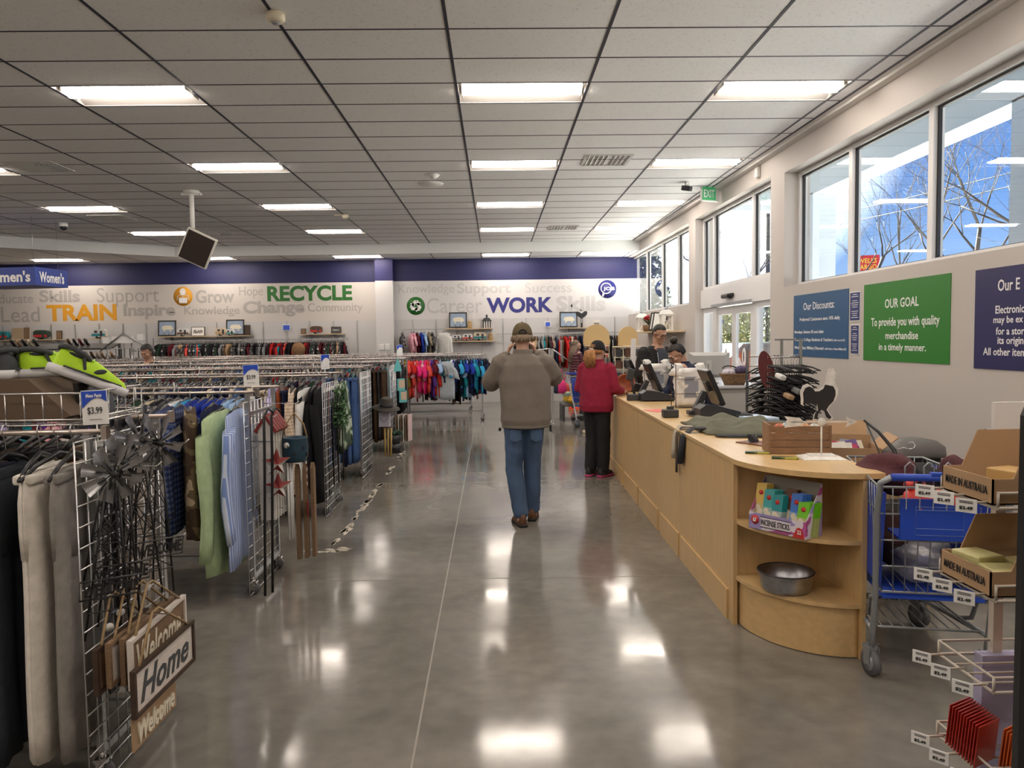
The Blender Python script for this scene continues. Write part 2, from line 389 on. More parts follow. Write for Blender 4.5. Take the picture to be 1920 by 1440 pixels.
mu = t.nodes.new('ShaderNodeMath'); mu.operation = 'MULTIPLY'; mu.inputs[1].default_value = 1.5; t.links.new(lw.outputs[0], mu.inputs[0])
ms = t.nodes.new('ShaderNodeMixShader'); t.links.new(mu.outputs[0], ms.inputs[0]); t.links.new(tr.outputs[0], ms.inputs[1]); t.links.new(g.outputs[0], ms.inputs[2]); t.links.new(ms.outputs[0], t.nodes['Material Output'].inputs[0])
alum = mat('white_aluminium', (.74, .74, .74), .35); gask = mat('black_gasket', (.01, .01, .012), .5)
def window(name, s0, s1, z0, z1, mull, d=.14, trans=()):
    fr = MB(); gl = MB(); w_ = .05
    fr.box2((d, s0, z0), (d+.10, s1, z0+w_)); fr.box2((d, s0, z1-w_), (d+.10, s1, z1))
    edges = [s0]+list(mull)+[s1]
    for i, s in enumerate(edges):
        a, b_ = (s, s+w_) if i == 0 else ((s-w_, s) if i == len(edges)-1 else (s-w_/2-.012, s+w_/2+.012))
        fr.box2((d, a, z0+w_), (d+.10, b_, z1-w_))
    ga = MB()
    for a, b_ in zip(edges, edges[1:]):
        a2 = a+(w_ if a == s0 else w_/2+.012); b2 = b_-(w_ if b_ == s1 else w_/2+.012); z2, z3 = z0+w_, z1-w_
        gl.add([(d+.05, a2, z2), (d+.05, b2, z2), (d+.05, b2, z3), (d+.05, a2, z3)], [(0, 3, 2, 1)])
        for bx in (((d+.035, b2-.022, z2), (d+.064, b2, z3)), ((d+.035, a2, z2), (d+.064, a2+.012, z3)), ((d+.035, a2, z3-.02), (d+.064, b2, z3)), ((d+.035, a2, z2), (d+.064, b2, z2+.01))): ga.box2(*bx)
    r = struct(fr.obj(name, alum)); on_wall(r)
    gl.obj('pane', glass, r); ga.obj('gasket', gask, r)
    return r
window('window_1', 3.4, 9.56, 2.235, 3.64, (4.95, 6.71, 8.19), .17)
window('window_2', 10.02, 13.62, 2.44, 3.70, (11.1, 13.0), .14)
window('window_3', 14.05, 20.12, 2.22, 3.70, (15.4, 16.8, 18.4), .14)
# entrance doors under window_2
q = MB(); d = .14
q.box2((d-.04, 10.02, 2.12), (d+.12, 13.62, 2.44))                         # header
q.box2((d-.075, 11.0, 2.12), (d-.0, 12.9, 2.16), 1)
for a, b_ in ((10.02, 10.08), (10.92, 11.10), (12.82, 13.02), (13.56, 13.62)): q.box2((d, a, 0), (d+.1, b_, 2.12))
for a, b_ in ((10.08, 10.92), (13.02, 13.56)): q.box2((d, a, 0), (d+.1, b_, .12)); q.box2((d, a, .98), (d+.1, b_, 1.05)); q.box2((d, a, 2.04), (d+.1, b_, 2.12))
dr = struct(q.obj('door_frame', [alum, STEEL])); on_wall(dr)
q = MB()
for a, b_ in ((10.08, 10.92), (13.02, 13.56)): q.add([(d+.05, a, .1), (d+.05, b_, .1), (d+.05, b_, 2.06), (d+.05, a, 2.06)], [(0, 3, 2, 1)])
q.obj('pane', glass, dr)
redst = mat('red_sticker', (.55, .02, .03), .5)
for i, (a, b_) in enumerate(((11.1, 11.96), (11.96, 12.82))):
    q = MB(); x0, x1 = d+.01, d+.06
    q.box2((x0, a+.005, .02), (x1, a+.10, 2.1)); q.box2((x0, b_-.10, .02), (x1, b_-.005, 2.1)); q.box2((x0, a+.1, .02), (x1, b_-.1, .18)); q.box2((x0, a+.1, 1.98), (x1, b_-.1, 2.1))
    o = struct(q.obj('door_%d' % (i+1), alum)); on_wall(o)
    q = MB(); q.add([(d+.03, a+.1, .18), (d+.03, b_-.1, .18), (d+.03, b_-.1, 1.98), (d+.03, a+.1, 1.98)], [(0, 3, 2, 1)]); q.obj('pane', glass, o)
    q = MB(); q.box2((d+.022, a+.12, .98), (d+.028, b_-.12, 1.06)); q.obj('warning_strip', redst, o)
    q = MB(); T = Matrix.Translation((d+.026, (a+b_)/2, 1.32)) @ Matrix.Rotation(-PI/2, 4, 'Y')
    q.prism([(.13*math.cos(k*PI/10), .07*math.sin(k*PI/10)) for k in range(20)], .003, T, 0); q.prism([(.08*math.cos(k*PI/10), .02*math.sin(k*PI/10)) for k in range(20)], .005, T, 1)
    q.obj('safety_decal', [WHITEINK, BLACKINK], o)
q = MB(); q.box((d-.09, 12.02, 2.26), (.08, .34, .07), None, 0, .02); q.box((d-.07, 11.85, 2.27), (.06, .12, .05), None, 0, .01)
on_wall(tag(q.obj('motion_sensor', BLACKPL), 'black motion sensor bar above the entrance doors', 'sensor'))
q = MB(); q.box2((-.015, YF, 0), (0, 9.9, .1)); on_wall(struct(q.obj('baseboard_right', mat('vinyl_base', (.1, .1, .11), .5))))
# ------------------------------------------------------------------ outside: canopy, ground, trees, sign
asph = mat('pale_lot', (.42, .41, .39), .9, noise=.15, nscale=3)
walk = mat('pale_pavement', (.70, .68, .64), .85, noise=.06, nscale=2)
stucco = mat('pale_stucco', (.50, .56, .60), .8)
q = MB(); q.box2((4.1, -20, -.25), (140, 160, -.06)); struct(q.obj('road', asph))
q = MB(); q.box2((4.0, -6, -.06), (9.2, 40, 0)); struct(q.obj('pavement', walk))
q = MB(); q.box2((4.05, -6, 4.95), (6.9, 17, 5.15)); q.box2((6.1, -6, 4.32), (6.55, 17, 4.95)); q.box2((4.05, 16.6, 4.32), (6.55, 17, 4.95))
for y in (14.72, 8.58, 2.8): q.box2((6.1, y, -.05), (6.55, y+.48, 4.35))
struct(q.obj('canopy_roof', stucco))
grass = mat('winter_grass', (.20, .21, .07), .95, noise=.25, nscale=4)
q = MB(); q.add([(14, 24, -.05), (120, 40, -.05), (120, 120, 4.5), (14, 120, 4.5), (14, 60, .4), (120, 60, .4)], [(0, 1, 5, 4), (4, 5, 2, 3)]); struct(q.obj('hill', grass))
bark = mat('grey_bark', (.05, .045, .04), .95, noise=.2, nscale=6)
def bare_tree(loc, h, seed, label, spread=.55, depth=6, r0=.2):
    R = random.Random(seed); q = MB()
    def grow(p, d, ln, r, k):
        pts = [p]; rs = [r]; dd = d.copy()
        for i in range(3):
            dd = (dd+V((R.uniform(-1, 1), R.uniform(-1, 1), R.uniform(-.3, .5)))*.16).normalized(); pts.append(pts[-1]+dd*ln/3); rs.append(r*(1-.13*(i+1)))
        q.tube(pts, rs, 5 if k > depth-3 else 3, mi=0)
        if k == 0: return
        for j in range(3 if k > 2 and R.random() < .75 else 2):
            a = R.uniform(0, 2*PI); n_ = (dd+V((math.cos(a), math.sin(a), R.uniform(-.1, .35)))*R.uniform(.5, 1.0)*spread*1.3).normalized()
            grow(pts[-1] if j else pts[2], n_, ln*R.uniform(.66, .86), rs[-1]*R.uniform(.58, .78), k-1)
    grow(V((0, 0, 0)), V((0, 0, 1)), h*.26, r0, depth)
    return tag(q.obj('bare_tree', bark, None, loc), label, 'tree', 'bare trees outside')
bare_tree((13.2, 20.5, -.1), 10, 3, 'tall bare winter tree through the middle panes of the near window', .6, 8)
bare_tree((11.6, 14.6, -.1), 9.5, 11, 'bare branching tree filling the pane nearest the viewer', .75, 8, .17)
bare_tree((18, 37, -.1), 12, 5, 'bare tree seen beside the red bank sign', .6, 7, .24)
bare_tree((15.0, 26.5, -.1), 11, 8, 'slim bare tree in the farthest pane of the near window', .5, 7, .2)
bare_tree((11.9, 39, .3), 11, 21, 'dark pollarded bare tree above the entrance doors', .5, 6, .3)
leafm = mat('evergreen_leaf', (.08, .12, .045), .8, noise=.35, nscale=2)
leafy = mat('olive_leaf', (.22, .24, .08), .8, noise=.35, nscale=2)
def leafy_tree(loc, r, hh, seed, label, m):
    R = random.Random(seed); t = thing('evergreen_tree', label, 'tree', loc, 0, 'green trees outside')
    q = MB()
    for i in range(2200):
        a = R.uniform(0, 2*PI); z = R.random(); rad = r*math.sqrt(R.random())*(1-.75*z)+.1
        p = V((rad*math.cos(a), rad*math.sin(a), .3+hh*z)); u = V((R.gauss(0, 1), R.gauss(0, 1), R.gauss(0, 1))).normalized()*.16*max(.6, hh/6); v_ = u.orthogonal().normalized()*.10*max(.6, hh/6)
        q.add([p-u, p+v_, p+u, p-v_], [(0, 1, 2, 3)])
    q.obj('foliage', m, t); q = MB(); q.cyl((0, 0, -.4), (0, 0, hh*.8), .18, 8, .05); q.obj('trunk', bark, t)
for i, (x, y, r, hh, m, lb) in enumerate([(13.5, 38, 2.6, 3.6, leafm, 'bushy evergreen tree behind the left entrance door'), (10.2, 33, 2.0, 2.7, leafy, 'olive green shrub tree behind the right entrance door'), (15.2, 50, 3.0, 4.2, leafy, 'yellow green tree beyond the car park, seen over the doors'),
        (9.0, 47, 2.6, 7.5, leafm, 'dark evergreen seen through the far window row'), (10.5, 60, 3.5, 9, leafm, 'tall evergreen at the back of the far window row')]): leafy_tree((x, y, .0), r, hh, 40+i, lb, m)
# red bank sign
r = thing('bank_sign', 'red bank sign with yellow lettering outside the near window', 'sign', (29.2, 60, 0), -.42)
q = MB(); q.box((0, 0, 7.1), (1.75, .3, 1.3)); q.obj('sign_panel', mat('sign_red', (.55, .02, .04), .5), r)
yl = mat('sign_yellow', (.85, .58, .08), .5)
text('lettering', 'WELLS', yl, (0, -.16, 7.33), FACE_CAM, r, width=1.35, height=.38, bold=.01); text('lettering', 'FARGO', yl, (0, -.16, 6.85), FACE_CAM, r, width=1.35, height=.38, bold=.01)
q = MB(); q.cyl((0, 0, -.1), (0, 0, 6.5), .12, 8); q.obj('pole', STEEL, r)
# utility pole and wires
t = thing('utility_pole', 'wooden utility pole with crossarm above the entrance doors', 'utility pole', (14.6, 41, 0))
q = MB(); q.cyl((0, 0, -.1), (0, 0, 9.3), .14, 8, .1); q.box((0, 0, 8.6), (1.8, .1, .12)); q.obj('pole', bark, t); q = MB(); q.cyl((.3, -.2, 7.2), (.3, -.2, 8), .22, 10); q.obj('transformer', STEEL, t)
q = MB()
for dz in (0, .5): q.tube([(14.6+s*.0-8+16*s_, 41+20*(.5-s_)*2, 7.6+dz-.8*(1-(2*s_-1)**2)) for s_ in [i/10 for i in range(11)] for s in (0,)], .018, 4)
tag(q.obj('power_line', BLACKWIRE), 'black power lines sagging across the sky beyond the doors', 'cable')
# parked car and orange barrier behind the doors
t = thing('parked_car', 'teal parked car beyond the right entrance door', 'car', (8.6, 26.5, -.06), .35)
carp = mat('teal_car_paint', (.012, .04, .05), .3, coat=.4)
q = MB(); prof = [(-2.1, .3), (-2.15, .75), (-1.3, .9), (-.7, 1.42), (.7, 1.45), (1.5, .95), (2.15, .85), (2.2, .3)]
q.prism(prof, 1.7, Matrix.Translation((0, .85, 0)) @ Matrix.Rotation(PI/2, 4, 'X')); q.obj('body', carp, t)
q = MB(); q.prism([(-1.15, .93), (-.65, 1.35), (.65, 1.38), (1.3, .97)], 1.72, Matrix.Translation((0, .86, 0)) @ Matrix.Rotation(PI/2, 4, 'X')); q.obj('side_window', mat('car_glass', (.02, .025, .03), .1), t)
for x in (-1.35, 1.4):
    for y in (-.8, .8): q = MB(); q.cyl((x, y-.1, .32), (x, y+.1, .32), .32, 16); q.obj('wheel', RUBBER, t)
q = MB()
for i in range(7): q.box((8.6+i*.9, 22.6, .5), (.86, .04, .9))
tag(q.obj('safety_fence', mat('orange_mesh', (.75, .16, .03), .7)), 'orange safety fence outside the entrance doors', 'fence')
# ------------------------------------------------------------------ wall graphics, posters, things on the ceiling
gw = mat('grey_lettering', (.405, .385, .365), .6); gw2 = mat('pale_grey_lettering', (.515, .51, .505), .6)
orange = mat('orange_lettering', (.70, .33, .02), .55); green = mat('green_lettering', (.022, .15, .025), .55); blue = mat('blue_lettering', (.028, .03, .20), .55)
def word(b_, x, z, w_, h_, m, y, bold, lb):
    o = text('wall_lettering', b_, m, (x, y-.001, z), FACE_CAM, width=w_, height=h_, bold=bold*.85, extrude=.004, res=6); tag(o, lb, 'wall lettering', 'words on the back wall')
R_ = [('Knowledge', -1.77, 2.93, 1.44, .29, 0, .012), ('Support', -.28, 2.92, 1.39, .35, 0, .035), ('Success', 1.39, 2.95, 1.21, .25, 0, 0), ('Career', -1.05, 2.52, 1.44, .40, 0, .01), ('WORK', .64, 2.51, 1.72, .40, 1, .045), ('Skills', 2.23, 2.53, 1.28, .40, 0, .045)]
for b_, x, z, w_, h_, k, bo in R_: word(b_, x, z, w_, h_, blue if k else gw2, 20.0, bo, ('blue "%s"' if k else 'pale grey "%s"') % b_+' lettering on the back wall right of the column')
L_ = [('Educate', -12.40, 2.85, 1.03, .24, 0, .01), ('Skills', -11.21, 2.90, 1.03, .31, 0, .04), ('Support', -9.47, 2.85, 1.58, .49, 0, -.004), ('Lead', -12.23, 2.44, .99, .40, 0, .01), ('TRAIN', -10.67, 2.47, 1.79, .42, 1, .045), ('Inspire', -8.94, 2.47, 1.32, .40, 0, .04), ('Grow', -7.24, 2.84, .99, .34, 0, .03), ('Hope', -6.31, 2.93, .61, .31, 0, 0), ('RECYCLE', -4.80, 2.89, 2.19, .40, 2, .045), ('Knowledge', -7.33, 2.45, 1.42, .27, 0, .008), ('Change', -5.74, 2.50, 1.58, .41, 0, .045), ('Community', -4.15, 2.49, 1.41, .28, 0, 0)]
for b_, x, z, w_, h_, k, bo in L_: word(b_, x, z, w_, h_, (gw, orange, green)[k], 20.12, bo, '%s "%s" lettering on the back wall left of the column' % (('grey', 'orange', 'green')[k], b_))
def disc(x, z, r_, m, lb, y):
    q = MB(); q.cyl((0, 0, 0), (0, -.006, 0), r_, 36, smooth=False); o = q.obj('wall_emblem', m, None, (x, y, z)); return tag(o, lb, 'wall emblem', 'round emblems on the back wall')
o = disc(2.92, 2.89, .235, blue, 'round blue JOB emblem at the right end of the back wall', 20.0)
text('lettering', 'JOB', WHITEINK, (.045, -.0095, 0), FACE_CAM, o, width=.30, height=.115, bold=.03)
q = MB(); q.tube([(-.03+.135*math.cos(a), -.008, .02+.135*math.sin(a)) for a in [2*PI*i/24 for i in range(24)]], .014, 4, True); q.tube([(-.09, -.008, -.10), (-.13, -.008, -.20)], .026, 6); q.obj('magnifier', WHITEINK, o)
o = disc(-2.05, 2.52, .235, green, 'round green recycling emblem on the back wall', 20.0)
q = MB()
for k in range(3):
    M_ = Matrix.Rotation(k*2*PI/3, 4, 'Y')
    def P(x, z): return M_ @ V((x, -.008, z))
    q.add([P(-.12, .02), P(-.04, .145), P(.045, .145), P(.01, .085), P(-.055, -.02)], [(0, 1, 2, 3, 4)])
    q.add([P(.055, .15), P(.095, .085), P(.125, .105), P(.10, .005), P(-.0, .04), P(.03, .055), P(.005, .10), P(.035, .15)], [tuple(range(8))])
q.obj('arrows', WHITEINK, o)
o = disc(-8.06, 2.85, .245, orange, 'round orange emblem of a figure holding a box, left wall section', 20.12)
q = MB(); q.tube([(.07*math.cos(a), -.009, .12+.085*math.sin(a)) for a in [2*PI*i/20 for i in range(20)]], .0085, 4, True)
q.tube([(-.15, -.009, -.10), (-.14, -.009, 0), (-.06, -.009, .045), (0, -.009, -.02), (.06, -.009, .045), (.14, -.009, 0), (.15, -.009, -.10)], .0085, 4)
q.tube([(-.11, -.009, -.04), (.11, -.009, -.04), (.10, -.009, -.17), (-.10, -.009, -.17)], .0085, 4, True); q.prism([(-.1, -.16), (.1, -.16), (.105, -.05), (-.105, -.05)], .002, Matrix.Translation((0, -.007, 0)) @ Matrix.Rotation(PI/2, 4, 'X')); q.sph((0, -.007, .12), (.075, .003, .09)); q.obj('figure_drawing', WHITEINK, o)
# posters on the right wall
def poster(s0, s1, z0, z1, m, lb, lines, name='wall_poster', cat='poster'):
    r = thing(name, lb, cat, (0, 0, 0)); on_wall(r); q = MB(); q.box2((-.006, s0, z0), (-.001, s1, z1)); q.obj('panel', m, r)
    for b_, cy, cz, w_, h_, bo, al in lines: text('lettering', b_, WHITEINK, (-.0065, cy, cz), FACE_LEFT, r, width=w_, height=h_, bold=bo, align=al)
pbl = mat('poster_blue', (.012, .085, .21), .45); pgr = mat('poster_green', (.02, .19, .018), .45); pnv = mat('poster_navy', (.016, .016, .095), .45)
poster(7.83, 9.235, 1.383, 2.105, pbl, 'blue discounts poster on the right wall beside the doors', [('Our Discounts:', 8.55, 1.965, .80, .085, .005, 'CENTER'), ('Preferred Customers save 10% daily.', 8.53, 1.81, 1.04, .05, .015, 'CENTER'), ('Mondays: Seniors 55 and older', 9.20, 1.665, .80, .045, .015, 'LEFT'), ('Tuesdays: College Students & Teachers', 9.20, 1.575, 1.02, .045, .015, 'LEFT'), ('(with current ID)', 8.16, 1.572, .26, .03, .01, 'LEFT'), ('Wednesdays: Military Discount', 9.20, 1.48, .80, .045, .015, 'LEFT'), ('(with Active or Retired Military ID)', 8.37, 1.478, .50, .03, .01, 'LEFT')])
poster(6.10, 7.51, 1.382, 2.115, pgr, 'green OUR GOAL poster in the middle of the right wall', [('OUR GOAL', 6.83, 1.915, .56, .085, .01, 'CENTER'), ('To provide you with quality', 6.80, 1.735, 1.12, .105, .012, 'CENTER'), ('merchandise', 6.82, 1.62, .54, .07, .012, 'CENTER'), ('in a timely manner.', 6.82, 1.505, .78, .085, .012, 'CENTER')])
poster(4.37, 5.79, 1.365, 2.106, pnv, 'navy poster cut off by the right edge of the picture', [('Our E', 5.53, 1.975, .23, .085, .01, 'LEFT'), ('Electronic', 5.55, 1.80, .30, .058, .012, 'LEFT'), ('may be ex', 5.57, 1.72, .31, .066, .012, 'LEFT'), ('for a store', 5.54, 1.645, .33, .054, .012, 'LEFT'), ('its origin', 5.52, 1.568, .27, .068, .012, 'LEFT'), ('All other item', 5.68, 1.495, .46, .056, .012, 'LEFT')])
def notice(s0, s1, z0, z1, lb):
    r = thing('paper_notice', lb, 'notice', (0, 0, 0)); on_wall(r); q = MB(); q.box2((-.006, s0, z0), (-.002, s1, z1)); q.obj('sheet', PAPER, r); q = MB(); q.box2((-.008, s0+.008, z0+.01), (-.004, s1-.008, z1-.01)); q.obj('printed_area', mat('notice_navy', (.02, .035, .16), .5), r)
    q = MB(); n = int((z1-z0)/.022)
    for i in range(n):
        if i % 5 != 2: ln_ = (s1-s0-.05)*(.55+.45*((i*37) % 10)/10); q.box(( -.0085, (s0+s1)/2, z1-.03-i*.021), (.002, ln_, .006))
    q.obj('text_lines', WHITEINK, r)
notice(7.585, 7.80, 1.765, 2.065, 'small navy notice, upper of two right of the blue poster'); notice(7.60, 7.775, 1.43, 1.735, 'small navy notice, lower of two right of the blue poster')
# exit sign, sensors, vents, speaker, cameras
exg = mat('exit_green', (.06, .32, .13), .5, emit=((.1, .8, .3), .06))
r = thing('exit_sign', 'green and white exit sign hung at the ceiling edge near the doors', 'sign', (3.40, 12.1, 3.86), .35)
q = MB(); q.box((0, .03, 0), (.32, .05, .24), None, 0, .01); q.cyl((0, .03, .11), (0, .03, .2), .02, 8); q.obj('housing', WHITEPL, r); q = MB(); q.box((-.03, .0, 0), (.24, .012, .2)); q.obj('face', exg, r)
text('lettering', 'EXIT', WHITEINK, (-.03, -.0065, 0), FACE_CAM, r, width=.2, height=.12, bold=.02)
q = MB(); q.box((-.03, 10.43, 3.83), (.06, .09, .14), None, 0, .015); on_wall(tag(q.obj('wall_sensor', WHITEPL), 'small white sensor box high on the right wall above the doors', 'sensor'))
t = thing('smoke_detector', 'big cream smoke detector on the ceiling at the top of the picture', 'smoke detector', (-1.52, 5.60, CEIL)); q = MB(); q.lathe([(.001, 0), (.05, 0), (.065, -.012), (.068, -.05), (.05, -.07), (.001, -.073)], 24); q.obj('body', CREAMPL, t); q = MB(); q.lathe([(.001, -.070), (.035, -.072), (.025, -.082), (.001, -.085)], 16); q.obj('sensor_dome', mat('grey_plastic', (.3, .3, .32), .5), t)
q = MB(); q.lathe([(.001, 0), (.19, 0), (.185, -.012), (.13, -.03), (.05, -.045), (.001, -.047)], 28); tag(q.obj('ceiling_speaker', WHITEPL, None, (-.93, 11.62, CEIL)), 'round white ceiling speaker in front of the soffit', 'speaker')
q = MB(); q.lathe([(.001, 0), (.07, 0), (.07, -.02), (.05, -.045), (.001, -.07)], 14); q.cyl((.08, 0, -.015), (-.14, 0, -.01), .012, 6); tag(q.obj('smoke_detector', WHITEPL, None, (-.83, 10.98, CEIL)), 'small white detector on the ceiling beside the round speaker', 'smoke detector')
q = MB(); q.lathe([(.001, 0), (.06, 0), (.065, -.04), (.04, -.075), (.001, -.08)], 14); q.box((-.1, 0, -.01), (.2, .03, .015)); tag(q.obj('smoke_detector', CREAMPL, None, (-2.73, 14.35, CEIL)), 'cream detector on the far ceiling left of centre', 'smoke detector')
q = MB(); q.cyl((0, 0, 0), (0, 0, -.07), .075, 16); q.sph((0, 0, -.08), (.068, .068, .06), 14, 8, 1); tag(q.obj('dome_camera', [WHITEPL, BLACKPL], None, (-8.1, 14.78, CEIL-.03)), 'black dome camera with white collar on the left ceiling', 'camera')
q = MB(); q.cyl((0, 0, 0), (0, 0, -.05), .035, 10, mi=1); q.box((0, .02, -.09), (.07, .17, .075), (.25, 0, .6), 0, .012); tag(q.obj('security_camera', [BLACKPL, WHITEPL], None, (2.93, 11.7, CEIL)), 'black bullet camera under the ceiling near the windows', 'camera')
ventm = mat('vent_white', (.62, .62, .60), .5)
def vent(x, y, lb):
    r = thing('ceiling_vent', lb, 'vent', (x, y, CEIL-.004), 0, 'ceiling air vents'); q = MB()
    for a in (-.29, .29): q.box((a, 0, 0), (.04, .6, .014)); q.box((0, a, 0), (.6, .04, .014))
    q.obj('frame', ventm, r); q = MB()
    for i in range(9): q.box((-.24+i*.06, 0, .006), (.05, .54, .006), (0, -.75 if i < 5 else .75, 0))
    q.obj('louvers', ventm, r); q = MB(); q.box((0, 0, .022), (.56, .56, .004)); q.obj('duct_opening', mat('dark_duct', (.03, .03, .03), .8), r)
for x, y, lb in [(1.49, 10.2, 'louvered ceiling vent between the first two window light columns'), (-5.9, 10.25, 'louvered ceiling vent at the left edge of the picture'), (1.46, 16.3, 'distant ceiling vent before the soffit on the right'), (-5.86, 16.5, 'distant ceiling vent behind the hanging monitor'), (-7.0, 14.4, 'distant ceiling vent left of the hanging monitor')]: vent(x, y, lb)
# hanging monitor
t = thing('hanging_monitor', 'tilted flat monitor hung from the ceiling on a white pole', 'monitor', (-4.62, 12.0, CEIL)); q = MB(); q.cyl((0, 0, -.03), (0, 0, -.55), .034, 14); q.tube([(0, 0, -.53), (.0, 0, -.62), (.03, .02, -.68)], .028, 10); q.obj('pole', WHITEPL, t); q = MB(); q.cyl((0, 0, 0), (0, 0, -.05), .12, 18); q.box((0, 0, -.05), (.3, .05, .03)); q.obj('ceiling_mount', WHITEPL, t)
M_ = (.30, .45, .20)
q = MB(); q.box((0, 0, 0), (.46, .07, .50), None, 0, .012); mo = q.obj('casing', mat('beige_casing', (.62, .60, .55), .5), t, (.06, 0, -.87), M_); q = MB(); q.box((0, -.037, 0), (.41, .006, .46)); q.obj('screen', mat('dark_screen', (.03, .022, .02), .25), mo)
# hanging department sign
t = thing('department_sign', "blue box sign lettered Women's hung above the left racks", 'hanging sign', (-8.216, 14, 2.88), -.16); sb = mat('sign_blue', (.018, .05, .30), .4); q = MB(); q.box2((-1.35, 0, -.16), (0, .82, .165)); q.obj('box', sb, t)
text('lettering', "Women's", WHITEINK, (-.62, -.002, 0), FACE_CAM, t, width=1.05, height=.20, bold=.03); text('lettering', "Women's", WHITEINK, (.002, .41, 0), (PI/2, 0, PI/2), t, width=.62, height=.20, bold=.03)
for x, y in ((-.1, .1), (-1.2, .1), (-.1, .7)): q = MB(); q.cyl((x, y, .16), (x, y, CEIL-2.88), .004, 4); q.obj('hanging_wire', STEEL, t)
# twin switch plates on the column
for i, x in enumerate((-2.92, -2.76)): q = MB(); q.box((0, 0, 0), (.13, .03, .16), None, 0, .01); q.box((0, -.018, 0), (.05, .01, .07), None, 0, .004); tag(q.obj('switch_plate', WHITEPL, None, (x, 19.73, 1.47)), 'white switch plate on the column, %s of a pair' % ('left' if i == 0 else 'right'), 'switch plate', 'switch plates on the column')
# ------------------------------------------------------------------ clothing racks and hanging clothes
CLN = {'black': (.012, .012, .014), 'charcoal': (.045, .045, .05), 'navy': (.016, .022, .06), 'dark green': (.02, .05, .03), 'maroon': (.10, .012, .02), 'brown': (.10, .055, .03), 'red': (.48, .022, .02), 'grey': (.22, .22, .23), 'royal blue': (.02, .045, .33), 'denim blue': (.055, .11, .26), 'white': (.72, .72, .70), 'cream': (.62, .53, .40), 'khaki': (.30, .24, .165), 'orange': (.68, .20, .03), 'coral': (.75, .09, .07), 'hot pink': (.75, .03, .20), 'pale pink': (.75, .38, .45), 'purple': (.14, .05, .33), 'teal': (.01, .22, .27), 'sky blue': (.05, .36, .66), 'light blue': (.33, .50, .74), 'olive': (.24, .20, .03), 'sage green': (.42, .55, .32), 'tan': (.45, .30, .17), 'lilac': (.38, .33, .60)}
def hanger_mesh():
    q = MB()
    q.tube([(0, .004, -.015), (0, .019, -.002), (0, .012, .016), (0, -.006, .018), (0, -.018, .006), (0, -.016, -.015), (0, 0, -.04), (0, 0, -.085)], .0022, 5, mi=0)
    q.tube([(0, -.205, -.155), (0, -.12, -.115), (0, 0, -.085), (0, .12, -.115), (0, .205, -.155)], [.006, .008, .011, .008, .006], 6, mi=1)
    q.tube([(0, -.19, -.15), (0, 0, -.158), (0, .19, -.15)], .004, 5, mi=1)
    return q.mesh('hanger', [CHROME, BLACKPL])
HANGER = hanger_mesh()
def sheet(q, W, zt, zb, t, R, nu=10, nv=7, u0=-1, u1=1, flare=1.0, fold=.35, mi=0):
    """closed hanging cloth body: two faces of a pleated sheet; zt, zb are functions of u"""
    ph = [R.uniform(0, 6) for _ in range(4)]
    F = []; Bk = []
    for j in range(nv+1):
        v = j/nv; a = []; c = []
        for i in range(nu+1):
            u = u0+(u1-u0)*i/nu; s = max(0.02, 1-abs(2*i/nu-1)**3)**.5
            z = lerp(zt(u), zb(u), v); y = W*u*(1+(flare-1)*v)+.006*math.sin(7*v+ph[0])
            wob = t*fold*(math.sin(5*u+ph[1]+2*v)*.6+math.sin(11*u+ph[2])*.5)*(.25+v)
            th = t*s*(.55+.45*min(1, v*4+.2))
            a.append((th+wob, y, z)); c.append((-th+wob, y, z))
        F.append(a); Bk.append(c)
    rings = [f+b[::-1] for f, b in zip(F, Bk)]
    q.loft(rings, True, True, mi, True)
def top_mesh(name, seed, W=.215, L=.66, t=.022, sl=.2, slope=.055, flare=1.05, neck=.06, m=None, cuff=.05):
    R = random.Random(seed); q = MB()
    zt = lambda u: -.095-slope*abs(u)-(neck*max(0, 1-(abs(u)/.33)**2))*.6+.02
    zb = lambda u: -.10-L+.012*math.sin(4*u+seed)
    sheet(q, W, zt, zb, t, R, flare=flare)
    if sl > 0:
        for s in (-1, 1):
            a = V((0, s*W*.90, -.095-slope-.045)); d = V((R.uniform(-.08, .08), s*(.42 if sl < .3 else .16), -1)).normalized()
            n_ = 3 if sl < .3 else 6; pts = []; rr = []
            for k in range(n_+1):
                v = k/n_; pts.append(a+d*sl*v+V((.012*math.sin(5*v+seed), -s*.05*sl*v*v, 0))); rr.append(lerp(.062, cuff, v)*(1+.08*math.sin(9*v+seed)))
            rings = []
            for p, r_ in zip(pts, rr): rings.append([(p.x+.55*r_*math.cos(2*PI*j/10), p.y+r_*math.sin(2*PI*j/10), p.z+.3*r_*math.sin(2*PI*j/10)*-s) for j in range(10)])
            q.loft(rings, True, True, 0, True)
    return q.mesh(name, m or CLOTH)
def trouser_mesh(name, seed, L=1.02, W=.19, t=.03, m=None):
    R = random.Random(seed); q = MB()
    for s in (0, 1):
        u0, u1 = (-1, -.0) if s == 0 else (.0, 1)
        sheet(q, W, lambda u: -.145, lambda u: -.145-L+.01*R.random(), t, R, 7, 9, u0, u1, R.uniform(.94, 1.08), .3)
    sheet(q, W*1.01, lambda u: -.14, lambda u: -.44, t*1.08, R, 10, 3, -1, 1, 1.0, .15)
    q.box((0, 0, -.155), (t*1.9, W*1.98, .035), None, 0, .01)
    return q.mesh(name, m or CLOTH)
STRIPE = pattern('striped_shirting', 'stripe', (.20, .30, .62), (.60, .68, .86), 13)
CAMO = pattern('camouflage_cloth', 'blotch', (.045, .024, .010), (.12, .085, .04), 8, (.42, .33, .22), axis=(1, .45, 1.6))
PLAID = pattern('blue_plaid', 'plaid', (.012, .02, .06), (.03, .06, .22), 9, (.12, .15, .2))
